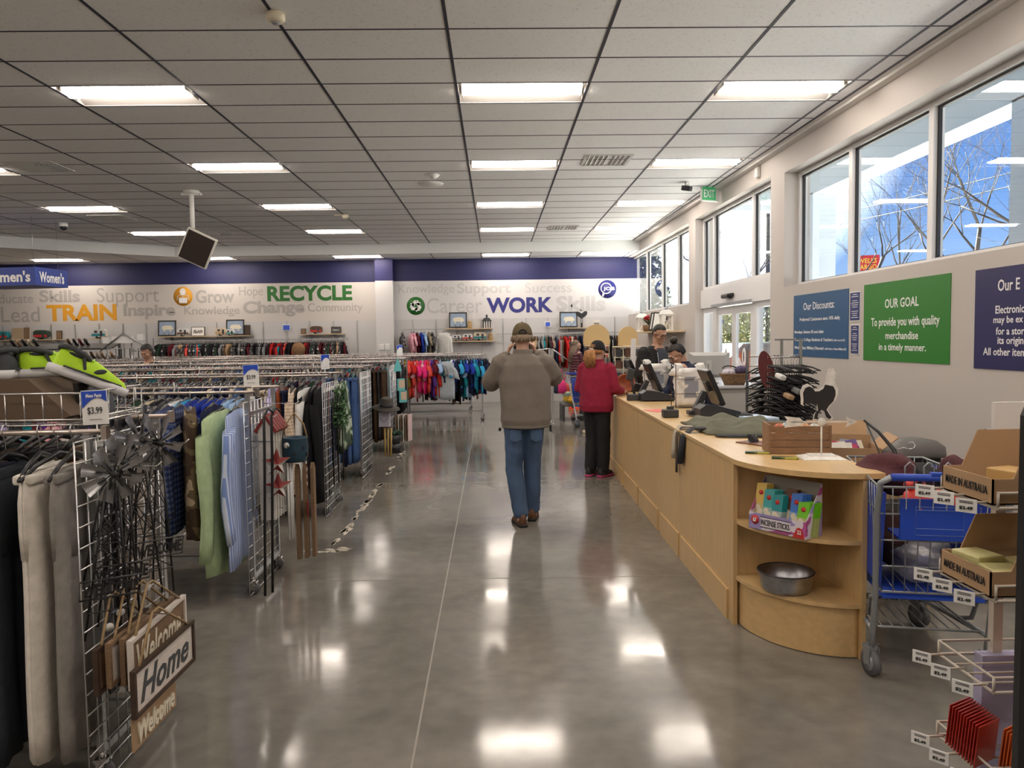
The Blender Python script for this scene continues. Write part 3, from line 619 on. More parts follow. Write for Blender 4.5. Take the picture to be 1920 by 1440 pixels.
PRINT = pattern('dark_print', 'blotch', (.02, .02, .025), (.07, .07, .08), 16, (.55, .50, .46))
CHECK = pattern('cream_check', 'plaid', (.45, .33, .22), (.60, .48, .36), 14, (.70, .62, .52))
LEAFP = pattern('leaf_print', 'blotch', (.02, .05, .025), (.12, .2, .11), 12, (.45, .52, .42))
MESHES = {}
def gm_(kind, v):
    k = (kind, v)
    if k not in MESHES:
        s = hash(kind) % 50 if False else sum(map(ord, kind))+v*13
        if kind == 't_shirt': MESHES[k] = top_mesh('t_shirt', s, .21+.01*v, .60+.03*v, .018, .20, cuff=.07)
        elif kind == 'blouse': MESHES[k] = top_mesh('blouse', s, .20+.008*v, .62+.04*v, .02, .36 if v % 2 else .24, cuff=.055)
        elif kind == 'shirt': MESHES[k] = top_mesh('shirt', s, .225, .74+.03*v, .02, .56, neck=.03)
        elif kind == 'jacket': MESHES[k] = top_mesh('jacket', s, .235, .68+.05*v, .034, .58, neck=.02, cuff=.055)
        elif kind == 'trousers': MESHES[k] = trouser_mesh('trousers', s, 1.0+.02*v)
    return MESHES[k]
FIRST = {}
def garment(kind, v, col, x, y, z, label, group=None, rz=0, m=None, cat=None, scale=None):
    me = gm_(kind, v)
    if m is not None:
        me = me.copy(); me.materials.clear(); me.materials.append(m)
    o = bpy.data.objects.new(kind, me); COL.objects.link(o); o.location = (x, y, z); o.rotation_euler = (0, 0, rz); o.color = (*(CLN[col] if isinstance(col, str) else col), 1)
    if scale: o.scale = scale
    tag(o, label, cat or {'t_shirt': 't-shirt'}.get(kind, kind), group)
    h = bpy.data.objects.new('hanger', HANGER); COL.objects.link(h); h.parent = o
    return o
RZ = 1.332                                            # rail top height
def ordn(n): return '%d%s' % (n, 'th' if 10 <= n % 100 <= 20 else {1: 'st', 2: 'nd', 3: 'rd'}.get(n % 10, 'th'))
def row(y, xa, xb, step, kinds, cols, where, group, z=RZ, seed=1, rj=.12, mats=(), endname='right end', skip=()):
    R = random.Random(seed); n = int(abs(xb-xa)/step)+1
    for i in range(n):
        x = xa+(xb-xa)*i/max(1, n-1)+R.uniform(-.012, .012); k = R.choice(kinds); c = R.choice(cols); mm = None
        if mats and R.random() < .25: mm, c = R.choice(mats)
        garment(k, R.randrange(3), CLN.get(c, (.5, .5, .5)), x, y+R.uniform(-.02, .02), z, '%s %s on the %s, %s from its %s' % (c, k.replace('t_shirt', 't-shirt'), where, ordn(i+1), endname), group, R.uniform(-rj, rj), mm)
RAILM = mat('worn_chrome_rail', (.50, .44, .40), .28, 1)
# --- rack frames
def caster(q, x, y): pass
def rack(y0, xr, xl, label, dep=.57, z=RZ, single=False):
    r = thing('garment_rack', label, 'clothes rack', (0, 0, 0), 0, 'wheeled chrome clothes racks')
    ys = (y0,) if single else (y0, y0+dep)
    for y in ys:
        q = MB(); q.cyl((xl, y, z-.011), (xr+.06, y, z-.011), .0105, 8); q.box((xr+.065, y, z-.013), (.02, .03, .05)); q.obj('rail', RAILM, r)
    xs = [xr]+[x for x in [xr-1.52*k for k in range(1, 9)] if x > xl]
    for j, x in enumerate(xs):
        for y in ys:
            q = MB(); q.box2((x-.013, y-.013, .12), (x+.013, y+.013, z-.02)); q.obj('upright', STEEL, r)
            if j == 0 or single:
                c = MB(); c.cyl((x, y, .12), (x, y, .085), .012, 8); c.box((x, y, .085), (.05, .045, .012)); c.box((x, y+.025, .06), (.03, .004, .05)); c.box((x, y-.025, .06), (.03, .004, .05))
                co_ = c.obj('caster', CHROME, r); c = MB(); c.cyl((x, y-.014, .039), (x, y+.014, .039), .039, 16); c.obj('wheel', GREYRUB, co_)
        if not single:
            q = MB(); q.box2((x-.012, y0, .11), (x+.012, y0+dep, .14)); q.obj('cross_bar', STEEL, r); q = MB(); q.box2((x-.01, y0, z-.16), (x+.01, y0+dep, z-.14)); q.obj('cross_bar', STEEL, r)
    q = MB(); ym = y0 if single else y0+dep/2; q.box2((xl, ym-.012, .15), (xr, ym+.012, .18)); q.obj('base_bar', STEEL, r)
    return r
RACKS = [(2.83, -1.50, -3.2, 'front clothes rack holding trousers at the left edge'), (4.95, -1.60, -5.2, 'second clothes rack, behind the windmill stands'), (7.22, -1.62, -6.6, 'third clothes rack, beside the hanging blue bucket'), (9.25, -1.64, -8.0, 'fourth clothes rack with blue jeans at its end'), (11.4, -1.60, -9.4, 'fifth clothes rack with the straw hat at its end'), (13.4, -1.62, -10.6, 'sixth clothes rack with black garments at its end'), (15.45, -.29, -11.6, 'seventh clothes rack, holding the colour-sorted bright tops'), (17.4, -.6, -12.0, 'clothes rack in front of the back wall rail')]
for y, xr, xl, lb in RACKS: rack(y, xr, xl, lb)
# --- wire grid panels at the rack ends
def grid_panel(x, y0, y1, z0, z1, label, rz=0):
    r = thing('display_grid', label, 'wire grid', (x, y0, 0), rz, 'wire grid panels on the rack ends'); q = MB(); D_ = y1-y0
    n = max(2, round(D_/.076)); k = max(2, round((z1-z0)/.076))
    for i in range(n+1):
        y = D_*i/n; q.cyl((0, y, z0), (0, y, z1), .0028, 5)
    q.obj('upright_wires', WIRE, r); q = MB()
    for j in range(k+1):
        z = z0+(z1-z0)*j/k; q.cyl((.005, 0, z), (.005, D_, z), .0028, 5)
    q.obj('cross_wires', WIRE, r)
    return r
grid_panel(-1.475, 2.69, 3.34, .02, 1.30, 'wire grid panel on the front rack, hung with windmills and signs')
grid_panel(-1.60, 4.87, 5.54, .02, 1.26, 'wire grid panel on the second rack, with flag wood crafts')
grid_panel(-1.595, 7.05, 7.74, .02, 1.25, 'wire grid panel on the third rack, hung with ivy')
grid_panel(-1.60, 9.05, 9.80, .02, 1.27, 'wire grid panel on the fourth rack beside the jeans')
grid_panel(-1.56, 11.3, 11.95, .1, 1.27, 'wire grid panel on the fifth rack behind the hat')

# --- front rack: trousers
G1 = 'trousers on the front rack'
T = [(-1.555, (.26, .245, .23), 'grey trousers at the aisle end of the front rail', .12), (-1.61, (.62, .58, .52), 'second cream trousers on the front rail, folded waist showing', -.08), (-1.675, (.74, .70, .64), 'pale beige trousers hanging foremost on the front rail', .20), (-1.80, (.03, .036, .045), 'dark charcoal trousers left of the beige pair', .1), (-1.86, (.02, .026, .05), 'dark navy trousers cut by the left edge of the picture', 0)]
for x, c, lb, rz in T: garment('trousers', 1 if x > -1.7 else 2, c, x, 2.83, RZ, lb, G1, rz)
row(2.83, -1.92, -2.1, .05, ['trousers'], ['black', 'charcoal', 'navy'], 'front rail beyond the picture edge', G1, seed=3)
garment('trousers', 0, (.32, .28, .235), -1.57, 3.40, RZ, 'khaki trousers behind the front wire grid', 'trousers on the front rack'); garment('trousers', 2, (.30, .25, .20), -1.62, 3.42, RZ, 'tan trousers just behind the khaki pair at the grid', G1, .1)
row(3.40, -1.68, -2.35, .055, ['trousers'], ['black', 'charcoal', 'khaki', 'brown', 'navy', 'grey'], 'front rack rear rail', G1, seed=5)
# --- second rack
G2 = 'clothes on the second rack'
garment('shirt', 2, 'light blue', -1.675, 4.95, RZ, 'blue and white striped long-sleeved shirt at the second rack end', None, .06, STRIPE, None, (1, 1.05, 1.22))
garment('jacket', 2, 'sage green', -1.755, 4.93, RZ, 'pale green long-sleeved sweatshirt beside the striped shirt', None, -.12, None, None, (1.1, 1.12, 1.30))
garment('shirt', 0, 'navy', -1.83, 4.98, RZ, 'dark navy shirt between the green sweatshirt and the camouflage vest', G2)
o = bpy.data.objects.new('vest', top_mesh('vest', 5, .20, .80, .045, 0, .05, .95, .0, CAMO)); COL.objects.link(o); o.location = (-1.92, 4.84, RZ-.01); o.rotation_euler = (0, 0, .38); tag(o, 'brown desert camouflage vest hanging on the second rack', 'vest'); h = bpy.data.objects.new('hanger', HANGER); COL.objects.link(h); h.parent = o
garment('shirt', 1, 'royal blue', -2.03, 4.95, RZ, 'blue plaid flannel shirt behind the camouflage vest', G2, 0, PLAID); garment('shirt', 2, 'navy', -2.11, 4.93, RZ, 'second blue plaid shirt, left of the camouflage vest', G2, .1, PLAID)
garment('shirt', 2, (.03, .04, .075), -2.18, 4.93, RZ, 'slate blue work shirt left of the plaid shirts', G2, .15, None, None, (1.2, 1, 1.15)); garment('shirt', 0, 'purple', -2.27, 4.97, RZ, 'dark plum checked shirt behind the windmills', G2, 0, PRINT)
row(4.95, -2.34, -3.4, .042, ['shirt', 'jacket', 'shirt'], ['black', 'charcoal', 'maroon', 'purple', 'grey', 'lilac', 'teal', 'brown', 'pale pink', 'orange', 'cream'], 'second rack front rail', G2, seed=8, mats=[(PRINT, 'dark print')])
for i, c in enumerate(['grey', 'light blue', 'light blue', 'royal blue', 'royal blue', 'royal blue', 'royal blue', 'sky blue', 'white', 'charcoal', 'black', 'cream']): garment('shirt', i % 3, c, -1.78-.062*i, 5.52, RZ, '%s shirt on the rear rail of the second rack, %s from the aisle' % (c, ordn(i+1)), G2)
# --- third rack
G3 = 'clothes on the third rack'
garment('jacket', 2, 'black', -1.655, 7.22, RZ, 'long black coat at the aisle end of the third rack', G3, 0, None, None, (1.2, 1, 1.35))
garment('jacket', 1, 'black', -1.71, 7.24, RZ, 'second black coat on the third rack', G3, 0, None, None, (1.1, 1, 1.3))
garment('shirt', 2, 'white', -1.775, 7.18, RZ, 'white long shirt with dark piping on the third rack', G3, -.1, None, None, (1.1, 1, 1.25)); garment('shirt', 1, 'black', -1.82, 7.22, RZ, 'black shirt between the white and cream ones', G3)
garment('jacket', 1, 'cream', -1.89, 7.15, RZ, 'cream checked long jacket on the third rack', G3, .15, CHECK, None, (1.2, 1.05, 1.3)); garment('trousers', 1, 'navy', -1.95, 7.2, RZ, 'navy trousers behind the cream checked jacket', G3); garment('jacket', 0, (.25, .06, .02), -1.99, 7.2, RZ, 'rust brown jacket left of the cream jacket', G3, 0, None, None, (1, 1, 1.25)); garment('shirt', 0, 'lilac', -2.05, 7.15, RZ, 'lilac grey shirt behind the hanging bucket', G3)
row(7.22, -2.11, -4.6, .05, ['shirt', 'jacket', 'trousers'], ['navy', 'navy', 'charcoal', 'black', 'grey', 'denim blue', 'brown', 'cream', 'royal blue'], 'third rack front rail', G3, seed=11)
# --- fourth to sixth rack ends
G4 = 'jeans on the fourth rack'
for i, (x, c) in enumerate([(-1.70, 'denim blue'), (-1.76, (.07, .14, .33)), (-1.82, 'navy'), (-1.88, 'denim blue'), (-1.94, 'navy'), (-2.0, 'denim blue'), (-2.06, 'black'), (-2.12, 'charcoal'), (-2.18, 'denim blue')]): garment('trousers', i % 3, c, x, 9.25, RZ, '%s on the fourth rack, %s pair from the aisle' % ('blue jeans' if i not in (6, 7) else 'dark trousers', ordn(i+1)), G4, .05)
G5 = 'trousers on the fifth rack'
for i, (x, c, n_) in enumerate([(-1.66, 'brown', 'dark brown trousers'), (-1.72, 'charcoal', 'charcoal trousers'), (-1.78, 'brown', 'deep brown trousers'), (-1.84, 'black', 'black trousers')]): garment('trousers', i % 3, tuple(.6*a for a in CLN[c]), x, 11.4, RZ, n_+' on the fifth rack behind the straw hat', G5)
G6 = 'black garments on the sixth rack'
for i in range(7): garment('jacket', i % 3, 'black', -1.64-.05*i, 13.4+.06*(i % 2), RZ, 'black garment on the sixth rack, %s from the aisle' % ordn(i+1), G6, 0, None, None, (1.2, 1, 1.15))
# --- colour-sorted tops
G7 = 'colour-sorted tops on the seventh rack'
seq = ['black', 'olive', 'olive', 'coral', 'coral', 'coral', 'red', 'coral', 'pale pink', 'hot pink', 'pale pink', 'hot pink', 'hot pink', 'coral', 'hot pink', 'coral', 'purple', 'purple', 'maroon', 'red', 'red', 'light blue', 'navy', 'GREY', 'grey', 'teal', 'teal', 'sky blue', 'royal blue', 'white', 'navy', 'black', 'navy', 'sky blue', 'teal', 'navy', 'royal blue', 'navy', 'light blue', 'royal blue', 'sky blue', 'navy', 'teal', 'navy', 'royal blue', 'sky blue', 'navy', 'black', 'navy']
for i, c in enumerate(seq):
    x = -1.84+i*.0345
    if c == 'GREY': garment('t_shirt', 1, (.42, .47, .52), x+.02, 15.22, RZ, 'pale blue-grey t-shirt turned to face the aisle', G7, 1.05, None, None, (1, 1.05, 1.2)); continue
    garment(['t_shirt', 'blouse', 't_shirt'][i % 3], (i*7) % 3, c, x, 15.42+.03*(i % 3), RZ, '%s top on the colour-sorted rack, %s from the left' % (c, ordn(i+1)), G7, .3*math.sin(i*2.1), None, 'top', (1.25, 1, 1.0+.12*math.sin(i*1.7)))
# --- back wall rails
def wall_rail(x0, x1, y, z, label):
    r = thing('wall_rail', label, 'clothes rail', (0, 0, 0), 0, 'clothes rails on the back wall'); q = MB(); q.box2((x0, y-.012, z-.03), (x1, y+.012, z)); q.obj('bar', STEEL, r)
    for i in range(int((x1-x0)/1.2)+1): q = MB(); x = min(x0+.1+1.2*i, x1-.05); q.box2((x-.01, y, z-.03), (x+.01, y+.32, z-.01)); q.obj('bracket', STEEL, r)
wall_rail(-8.70, -3.78, 19.72, 1.71, 'long clothes rail on the back wall left of the column'); wall_rail(-2.45, -1.27, 19.68, 1.92, 'short clothes rail on the back wall right of the column'); wall_rail(0.0, 3.35, 19.66, 1.775, 'long clothes rail on the back wall under the WORK lettering')
row(19.72, -3.86, -8.6, .0600, ['blouse', 'shirt', 'blouse'], ['black', 'maroon', 'charcoal', 'black', 'red', 'dark green', 'maroon', 'grey', 'coral', 'tan', 'black', 'teal', 'brown'], 'left back wall rail', 'clothes on the left back wall rail', 1.71, 21, .25, [(PRINT, 'dark print')])
for i, c in enumerate(['grey', 'pale pink', 'pale pink', 'maroon', 'royal blue', 'light blue', 'khaki', 'khaki']): garment('blouse', i % 3, c, [-2.38, -2.15, -2.08, -2.0, -1.90, -1.82, -1.70, -1.62][i], 19.68, 1.92, '%s top on the short back wall rail, %s from the left' % (c, ordn(i+1)), 'tops on the short back wall rail', .3, PRINT if i in (0, 7) else None, 'top')
garment('shirt', 0, 'white', -1.33, 19.62, 1.92, 'white lace top at the right end of the short back wall rail', None, .9)
row(19.66, .55, 3.22, .057, ['blouse', 'shirt', 't_shirt'], ['charcoal', 'cream', 'maroon', 'black', 'tan', 'grey', 'brown', 'navy', 'teal', 'red', 'grey', 'khaki'], 'right back wall rail', 'clothes on the right back wall rail', 1.775, 33, .3, endname='left end')
for i, x in enumerate((2.31, 2.37, 2.44, 2.50)): garment('shirt', i % 3, ('orange', 'tan', 'coral', 'pale pink')[i], x, 19.52, 1.775, '%s top among the dark ones on the right back wall rail' % ('orange', 'tan', 'coral', 'pale pink')[i], 'clothes on the right back wall rail', .4)
# --- the packed rows behind: one mass of hangers and clothes
PC = ['black', 'charcoal', 'navy', 'maroon', 'grey', 'brown', 'denim blue', 'cream', 'dark green', 'khaki', 'red', 'teal']
q = MB(); R = random.Random(99)
hm = [(v_.co.x, v_.co.y, v_.co.z) for v_ in HANGER.vertices]; hf = [tuple(p.vertices) for p in HANGER.polygons]; hmi = [p.material_index for p in HANGER.polygons]
def mass_row(y, xa, xb, step=.042):
    n = int(abs(xb-xa)/step)
    for i in range(n):
        x = xa+(xb-xa)*i/n+R.uniform(-.01, .01); M_ = Matrix.Translation((x, y+R.uniform(-.02, .02), RZ)) @ Matrix.Rotation(R.uniform(-.2, .2), 4, 'Z')
        o0 = len(q.v); q.add(hm, hf, 0, True, M_); q.m[-len(hf):] = hmi
        W_ = R.uniform(.17, .22); L_ = R.uniform(.6, 1.0); th = R.uniform(.012, .02); ci = 2+R.randrange(len(PC)); rings = []
        for k in range(4):
            v = k/3; ww = W_*(.35 if k == 0 else 1); z = (-.10, -.165, -.4, -.1-L_)[k]; rings.append([(th*(.4+.6*math.sin(PI*j/6))*(1 if j < 7 else -1) if False else th*math.cos(2*PI*j/8), ww*math.sin(2*PI*j/8), z) for j in range(8)])
        q.loft(rings, True, True, ci, True, M_)
for y, xa, xb in [(3.4, -2.4, -2.9), (5.52, -2.55, -3.75), (7.22, -4.65, -5.1), (7.79, -1.72, -5.4), (9.25, -2.24, -6.4), (9.82, -1.72, -6.8), (11.4, -1.9, -7.8), (11.97, -1.70, -8.2), (13.4, -2.0, -9.2), (13.97, -1.7, -9.5), (15.45, -1.9, -8.6), (16.02, -.35, -9.8), (17.4, -.7, -9.6), (17.97, -.7, -9.6)]: mass_row(y, xa, xb)
o = q.obj('hanging_clothes', [CHROME, BLACKPL]+[mat('cloth_'+c.replace(' ', '_'), CLN[c], .9, spec=.15) for c in PC]); tag(o, 'densely packed clothes and chrome hangers filling the rails of the racks behind', 'clothes', None, 'stuff')
# --- price signs and size discs on the rails
pgrad = mat('price_sign_blue', (.02, .08, .55), .4)
def price_sign(x, y, z, lb, head, price, rz=0, s=1):
    r = thing('price_sign', lb, 'sign', (x, y, z), 0, 'clip-on price signs', (0, -.03, rz)); q = MB(); q.box((0, 0, 0), (.105*s, .004, .15*s)); q.obj('card', PAPER, r)
    q = MB(); n = 12; arc = [(-.05*s+.1*s*k/n, .072*s-(.030+.028*math.sin(PI*min(1, k/n*.9)) if False else .075-.045*math.sin(PI*k/n*.8))*s) for k in range(n+1)]; q.prism([(-.05*s, .072*s)]+[(a, b_) for a, b_ in arc]+[(.05*s, .072*s)], .002, Matrix.Translation((0, -.0025, 0)) @ Matrix.Rotation(PI/2, 4, 'X')); q.obj('blue_field', pgrad, r)
    if head: text('lettering', head, WHITEINK, (0, -.0055, .052*s), FACE_CAM, r, width=.065*s, height=.016*s, bold=.03, shear=.2)
    if price: text('lettering', price, BLACKINK, (0, -.0035, -.015*s), FACE_CAM, r, width=.06*s, height=.034*s, bold=.004)
    q = MB(); q.box((0, -.003, -.052*s), (.05*s, .001, .004)); q.obj('fine_print', mat('grey_ink', (.4, .4, .4), .6), r); q = MB(); q.cyl((0, .004, -.07*s), (0, .004, -.16*s), .003, 6); q.box((0, .004, -.16*s), (.03, .02, .02)); q.obj('clip', WHITEPL, r)
price_sign(-1.505, 2.90, 1.405, "blue and white Mens Pants $3.99 card on the front rack", 'Mens Pants', '$3.99', .15, .86); price_sign(-1.72, 5.42, 1.41, "blue and white $3.99 card on the second rack's rear rail", None, '$3.99', .1); price_sign(-1.75, 7.9, 1.43, 'small pale price card on the third rack seen nearly edge-on', None, None, .9); price_sign(-1.66, 13.3, 1.47, 'small pale price card near the column on the sixth rack', None, None, .8, 1.2)
clearp = mat('clear_plastic', (.75, .80, .85), .15, trans=.35)
t = None
for i, (x, y, lb) in enumerate([(-1.87, 2.83, 'clear plastic size ring on the front rail at the left edge'), (-2.31, 4.95, 'white size disc on the second rack above the windmills'), (-2.30, 5.52, 'white size disc on the rear rail of the second rack'), (-3.35, 7.22, 'white size disc on the third rack, left one'), (-3.13, 7.79, 'white size disc on the rear rail of the third rack'), (-4.5, 11.4, 'white size disc on the fifth rack below the woman'), (-3.55, 10.2-.95, 'white size disc on the fourth rack'), (-2.33, 9.82, 'white size disc on the rear fourth rail'), (-1.9, 7.79, 'white size disc by the black coats')]):
    q = MB(); q.tube([(0, .028*math.cos(a), .028*math.sin(a)) for a in [.6+2*PI*k/20*.93 for k in range(20)]], .016, 6); q.v = [(p[0]*.25, p[1], p[2]) for p in q.v]
    o = q.obj('size_disc', clearp if i == 0 else WHITEPL, None, (x, y, RZ-.012), (0, 0, .5)); tag(o, lb, 'size marker', 'size markers on the rails')
# ------------------------------------------------------------------ checkout counter and what stands on it
TOP = .95
CX, CA = 1.2585, -.0157
def ct(lx, y, z=TOP): return V((CX+.0157*y+lx, y, z))
cnt = thing('checkout_counter', 'long maple checkout counter with a rounded open shelf end', 'counter', (CX, 0, 0), CA)
q = MB()
segs = [4.30, 5.60, 7.40, 9.20, 10.0]
for a, b_ in zip(segs, segs[1:]): q.box2((0, a+.002, .0), (.018, b_-.002, TOP-.025))
q.box2((.018, 4.30, 0), (.05, 9.98, TOP-.03)); q.box2((.018, 9.98, 0), (.55, 10.0, TOP-.03)); q.obj('front_panel', MAPLE, cnt)
q = MB()
for a, b_ in ((4.34, 5.55), (5.62, 6.3), (6.42, 7.35), (7.42, 8.3), (8.4, 9.95)): q.box2((-.012, a, .0), (0, b_, .175))
q.obj('kick_board', MAPLE, cnt)
q = MB(); q.box2((-.006, 4.30, TOP-.028), (.60, 10.02, TOP), bev=.004); q.obj('worktop', MAPLETOP, cnt)
q = MB(); q.box2((.05, 4.3, .02), (.52, 4.32, TOP-.03)); q.box2((.05, 7.1, .02), (.52, 7.12, TOP-.03)); q.box2((.05, 4.3, .45), (.52, 9.98, .47)); q.obj('inner_shelf', MAPLE, cnt)
# rounded end
EX, EY, RX, RY = .495, 4.30, .49, .56
def qarc(rx, ry, n=24): return [(EX-rx*math.cos(PI/2*i/n), EY-ry*math.sin(PI/2*i/n)) for i in range(n+1)]
def slab(name, z, rx, ry, th, m):
    q = MB(); q.prism([(EX, EY)]+qarc(rx, ry), th, Matrix.Translation((0, 0, z))); return q.obj(name, m, cnt)
q = MB(); q.prism([(.60, EY)]+[(-.004, EY)]+[(EX-(RX+.012)*math.cos(PI/2*i/24), EY-(RY+.012)*math.sin(PI/2*i/24)) for i in range(25)]+[(.60, EY-RY-.012)], .028, Matrix.Translation((0, 0, TOP-.028))); q.obj('rounded_worktop', MAPLETOP, cnt)
slab('shelf', .585, RX-.005, RY-.005, .022, MAPLETOP); slab('shelf', .262, RX-.005, RY-.005, .022, MAPLETOP)
q = MB(); o_ = qarc(RX-.03, RY-.03); i_ = qarc(RX-.05, RY-.05); vs = [(x, y, z) for z in (.004, .262) for x, y in o_+i_[::-1]]; n = len(o_)*2
q.add(vs, [(k, (k+1) % n, n+(k+1) % n, n+k) for k in range(n)], 0, True); q.obj('curved_plinth', MAPLETOP, cnt)
q = MB(); q.box2((EX-.002, EY-RY, 0), (EX+.022, EY+.02, TOP-.028)); q.obj('side_panel', MAPLE, cnt)
q = MB(); q.box2((.02, EY-.012, .0), (EX, EY, TOP-.028)); q.obj('back_panel', MAPLE, cnt)
q = MB(); q.box2((-.002, EY-.055, 0), (.022, EY, TOP-.028)); q.obj('stile', MAPLE, cnt)
# incense display box
printm = pattern('incense_print', 'blotch', (.34, .28, .55), (.72, .66, .74), 5, (.46, .10, .30), axis=(1, 1, 2.2), rough=.5)
r = thing('incense_display', 'colourful INCENSE STICKS display box on the upper rounded shelf', 'display box', (1.505, 3.96, .607), -.95)
W_, D_ = .335, .145
q = MB(); q.box2((-W_/2, -D_/2, 0), (W_/2, -D_/2+.003, .088)); q.prism([(0, 0), (D_, 0), (D_, .27), (.0, .088)], .003, Matrix.Translation((W_/2, -D_/2, 0)) @ Matrix.Rotation(PI/2, 4, 'Z') @ Matrix.Rotation(PI/2, 4, 'X')); q.prism([(0, 0), (D_, 0), (D_, .27), (.0, .088)], .003, Matrix.Translation((-W_/2+.003, -D_/2, 0)) @ Matrix.Rotation(PI/2, 4, 'Z') @ Matrix.Rotation(PI/2, 4, 'X')); q.obj('printed_front', printm, r)
q = MB(); q.box2((-W_/2, D_/2-.003, 0), (W_/2, D_/2, .27)); q.box2((-W_/2, -D_/2, 0), (W_/2, D_/2, .003)); q.obj('box_back', mat('grey_card', (.30, .28, .24), .8), r)
q = MB(); q.box2((-.095, -D_/2-.002, .022), (.085, -D_/2, .070)); q.obj('title_panel', mat('lilac_card', (.74, .68, .74), .6), r)
text('lettering', 'INCENSE STICKS', BLACKINK, (-.005, -D_/2-.0035, .046), FACE_CAM, r, width=.17, height=.030, bold=.012)
q = MB(); q.box2((-.095, -D_/2-.003, .072), (.085, -D_/2-.001, .0745)); q.box2((-.095, -D_/2-.003, .018), (.085, -D_/2-.001, .0205)); q.obj('rule_lines', BLACKINK, r)
rdm = mat('label_red', (.55, .03, .03), .5); q = MB(); q.cyl((-.128, -D_/2, .052), (-.128, -D_/2-.003, .052), .024, 20, smooth=False); q.prism([(.095, .0), (.165, .0), (.15, .045), (.135, .055), (.12, .05)], .002, Matrix.Translation((0, -D_/2, .001)) @ Matrix.Rotation(PI/2, 4, 'X')); q.obj('red_badges', rdm, r)
text('lettering', '22', WHITEINK, (.135, -D_/2-.0035, .032), FACE_CAM, r, width=.024, height=.020, bold=.02); text('lettering', 'u', WHITEINK, (-.128, -D_/2-.0045, .052), FACE_CAM, r, width=.022, height=.022, bold=.03, shear=.3)
q = MB(); q.sph((W_/2+.003, .02, .10), (.002, .025, .045), 12, 8, 0, (.5, 0, 0)); q.obj('pink_swirl', mat('pink_print', (.62, .12, .25), .5), r)
# packets in the box
def packets(x, y, n, top, low, name_lb, h_=.225, w_=.062):
    for i in range(n):
        o = thing('incense_packet', name_lb+(', front one' if i == 0 else ', %s behind the front' % ordn(i)), 'incense packet', r.matrix_basis @ V((x+.004*i, y+.0085*i, .004)), 0, name_lb, (-.20, 0, -.95))
        q = MB(); q.box2((-w_/2, -.003, 0), (w_/2, .003, h_*.55), 1); q.box2((-w_/2, -.003, h_*.55), (w_/2, .003, h_)); q.obj('wrapper', [top, low], o)
        if i == 0:
            q = MB(); q.cyl((0, -.003, h_*.8), (0, -.0045, h_*.8), .013, 14, smooth=False); q.obj('badge', rdm, o); q = MB(); q.sph((.004, -.003, h_*.3), (.024, .0015, .034)); q.sph((-.01, -.003, h_*.45), (.016, .0012, .016)); q.obj('flower_picture', mat('cream_picture', (.66, .60, .45), .6), o)
r.rotation_euler = (0, 0, -.95); bpy.context.view_layer.update()
def pk(n, c): return mat('packet_'+n, c, .25)
packets(-.135, -.045, 5, pk('yellow', (.62, .43, .10)), pk('pale_yellow', (.55, .45, .18)), 'yellow incense packet at the left of the display', .235)
packets(-.080, -.05, 6, pk('teal', (.05, .36, .36)), pk('pale_teal', (.30, .45, .40)), 'teal incense packet with a white flower', .21)
packets(-.025, -.052, 7, pk('dark_teal', (.02, .28, .30)), pk('grey_teal', (.35, .45, .42)), 'dark teal incense packet in the middle of the display', .19)
packets(.030, -.02, 3, pk('brown', (.10, .04, .02)), pk('dark_brown', (.14, .06, .02)), 'dark brown incense packet in the display', .225)
packets(.080, -.045, 6, pk('blue', (.05, .17, .55)), pk('pale_blue', (.22, .36, .62)), 'blue incense packet in the display', .21)
packets(.130, -.055, 8, pk('lime', (.16, .52, .02)), pk('olive_green', (.40, .45, .16)), 'lime green incense packet at the right of the display', .175)
# galvanised tub
galv = mat('galvanised_metal', (.42, .43, .46), .33, 1, noise=.25, nscale=18)
t = thing('metal_tub', 'round galvanised tub on the lower rounded shelf', 'tub', (1.525, 3.99, .284))
q = MB(); q.lathe([(.001, .002), (.115, 0), (.128, .025), (.142, .10), (.146, .104), (.139, .103), (.125, .03), (.11, .006), (.001, .006)], 36); q.obj('tub', galv, t)
q = MB(); q.tube([(.144*math.cos(a), .144*math.sin(a), .104) for a in [2*PI*k/36 for k in range(36)]], .004, 6, True); q.obj('rim', mat('dark_rim', (.06, .06, .07), .4, .8), t); q = MB(); q.sph((-.02, -.02, .015), (.022, .018, .006)); q.obj('sticker', PAPER, t)
# rooster weathervane
t = thing('weathervane', 'white metal weathervane with a black rooster on the counter end', 'weathervane', (1.80, 4.20, TOP), -.12)
wm = mat('chipped_white_paint', (.75, .74, .70), .6, noise=.12, nscale=30)
q = MB(); q.loft([[(x*s, y*s2, z) for x, y in ((-1, -1), (1, -1), (1, 1), (-1, 1))] for s, s2, z in ((.115, .085, 0), (.115, .085, .006), (.07, .05, .02), (.07, .05, .024))], True, True, 0, False); q.obj('base', wm, t)
q = MB(); q.cyl((0, 0, .02), (0, 0, .20), .005, 10); q.obj('pole', wm, t); q = MB(); q.sph((0, 0, .205), (.024, .014, .024), 16, 10); q.obj('hub', wm, t)
q = MB(); q.box((0, 0, .205), (.34, .006, .008)); q.prism([(.13, -.028), (.19, 0), (.13, .028), (.142, 0)], .006, Matrix.Translation((0, .003, .205)) @ Matrix.Rotation(PI/2, 4, 'X'))
q.prism([(-.20, -.032), (-.115, -.022), (-.095, 0), (-.115, .022), (-.20, .032), (-.185, .012), (-.192, .0), (-.185, -.012)], .006, Matrix.Translation((0, .003, .205)) @ Matrix.Rotation(PI/2, 4, 'X')); q.obj('arrow', wm, t)
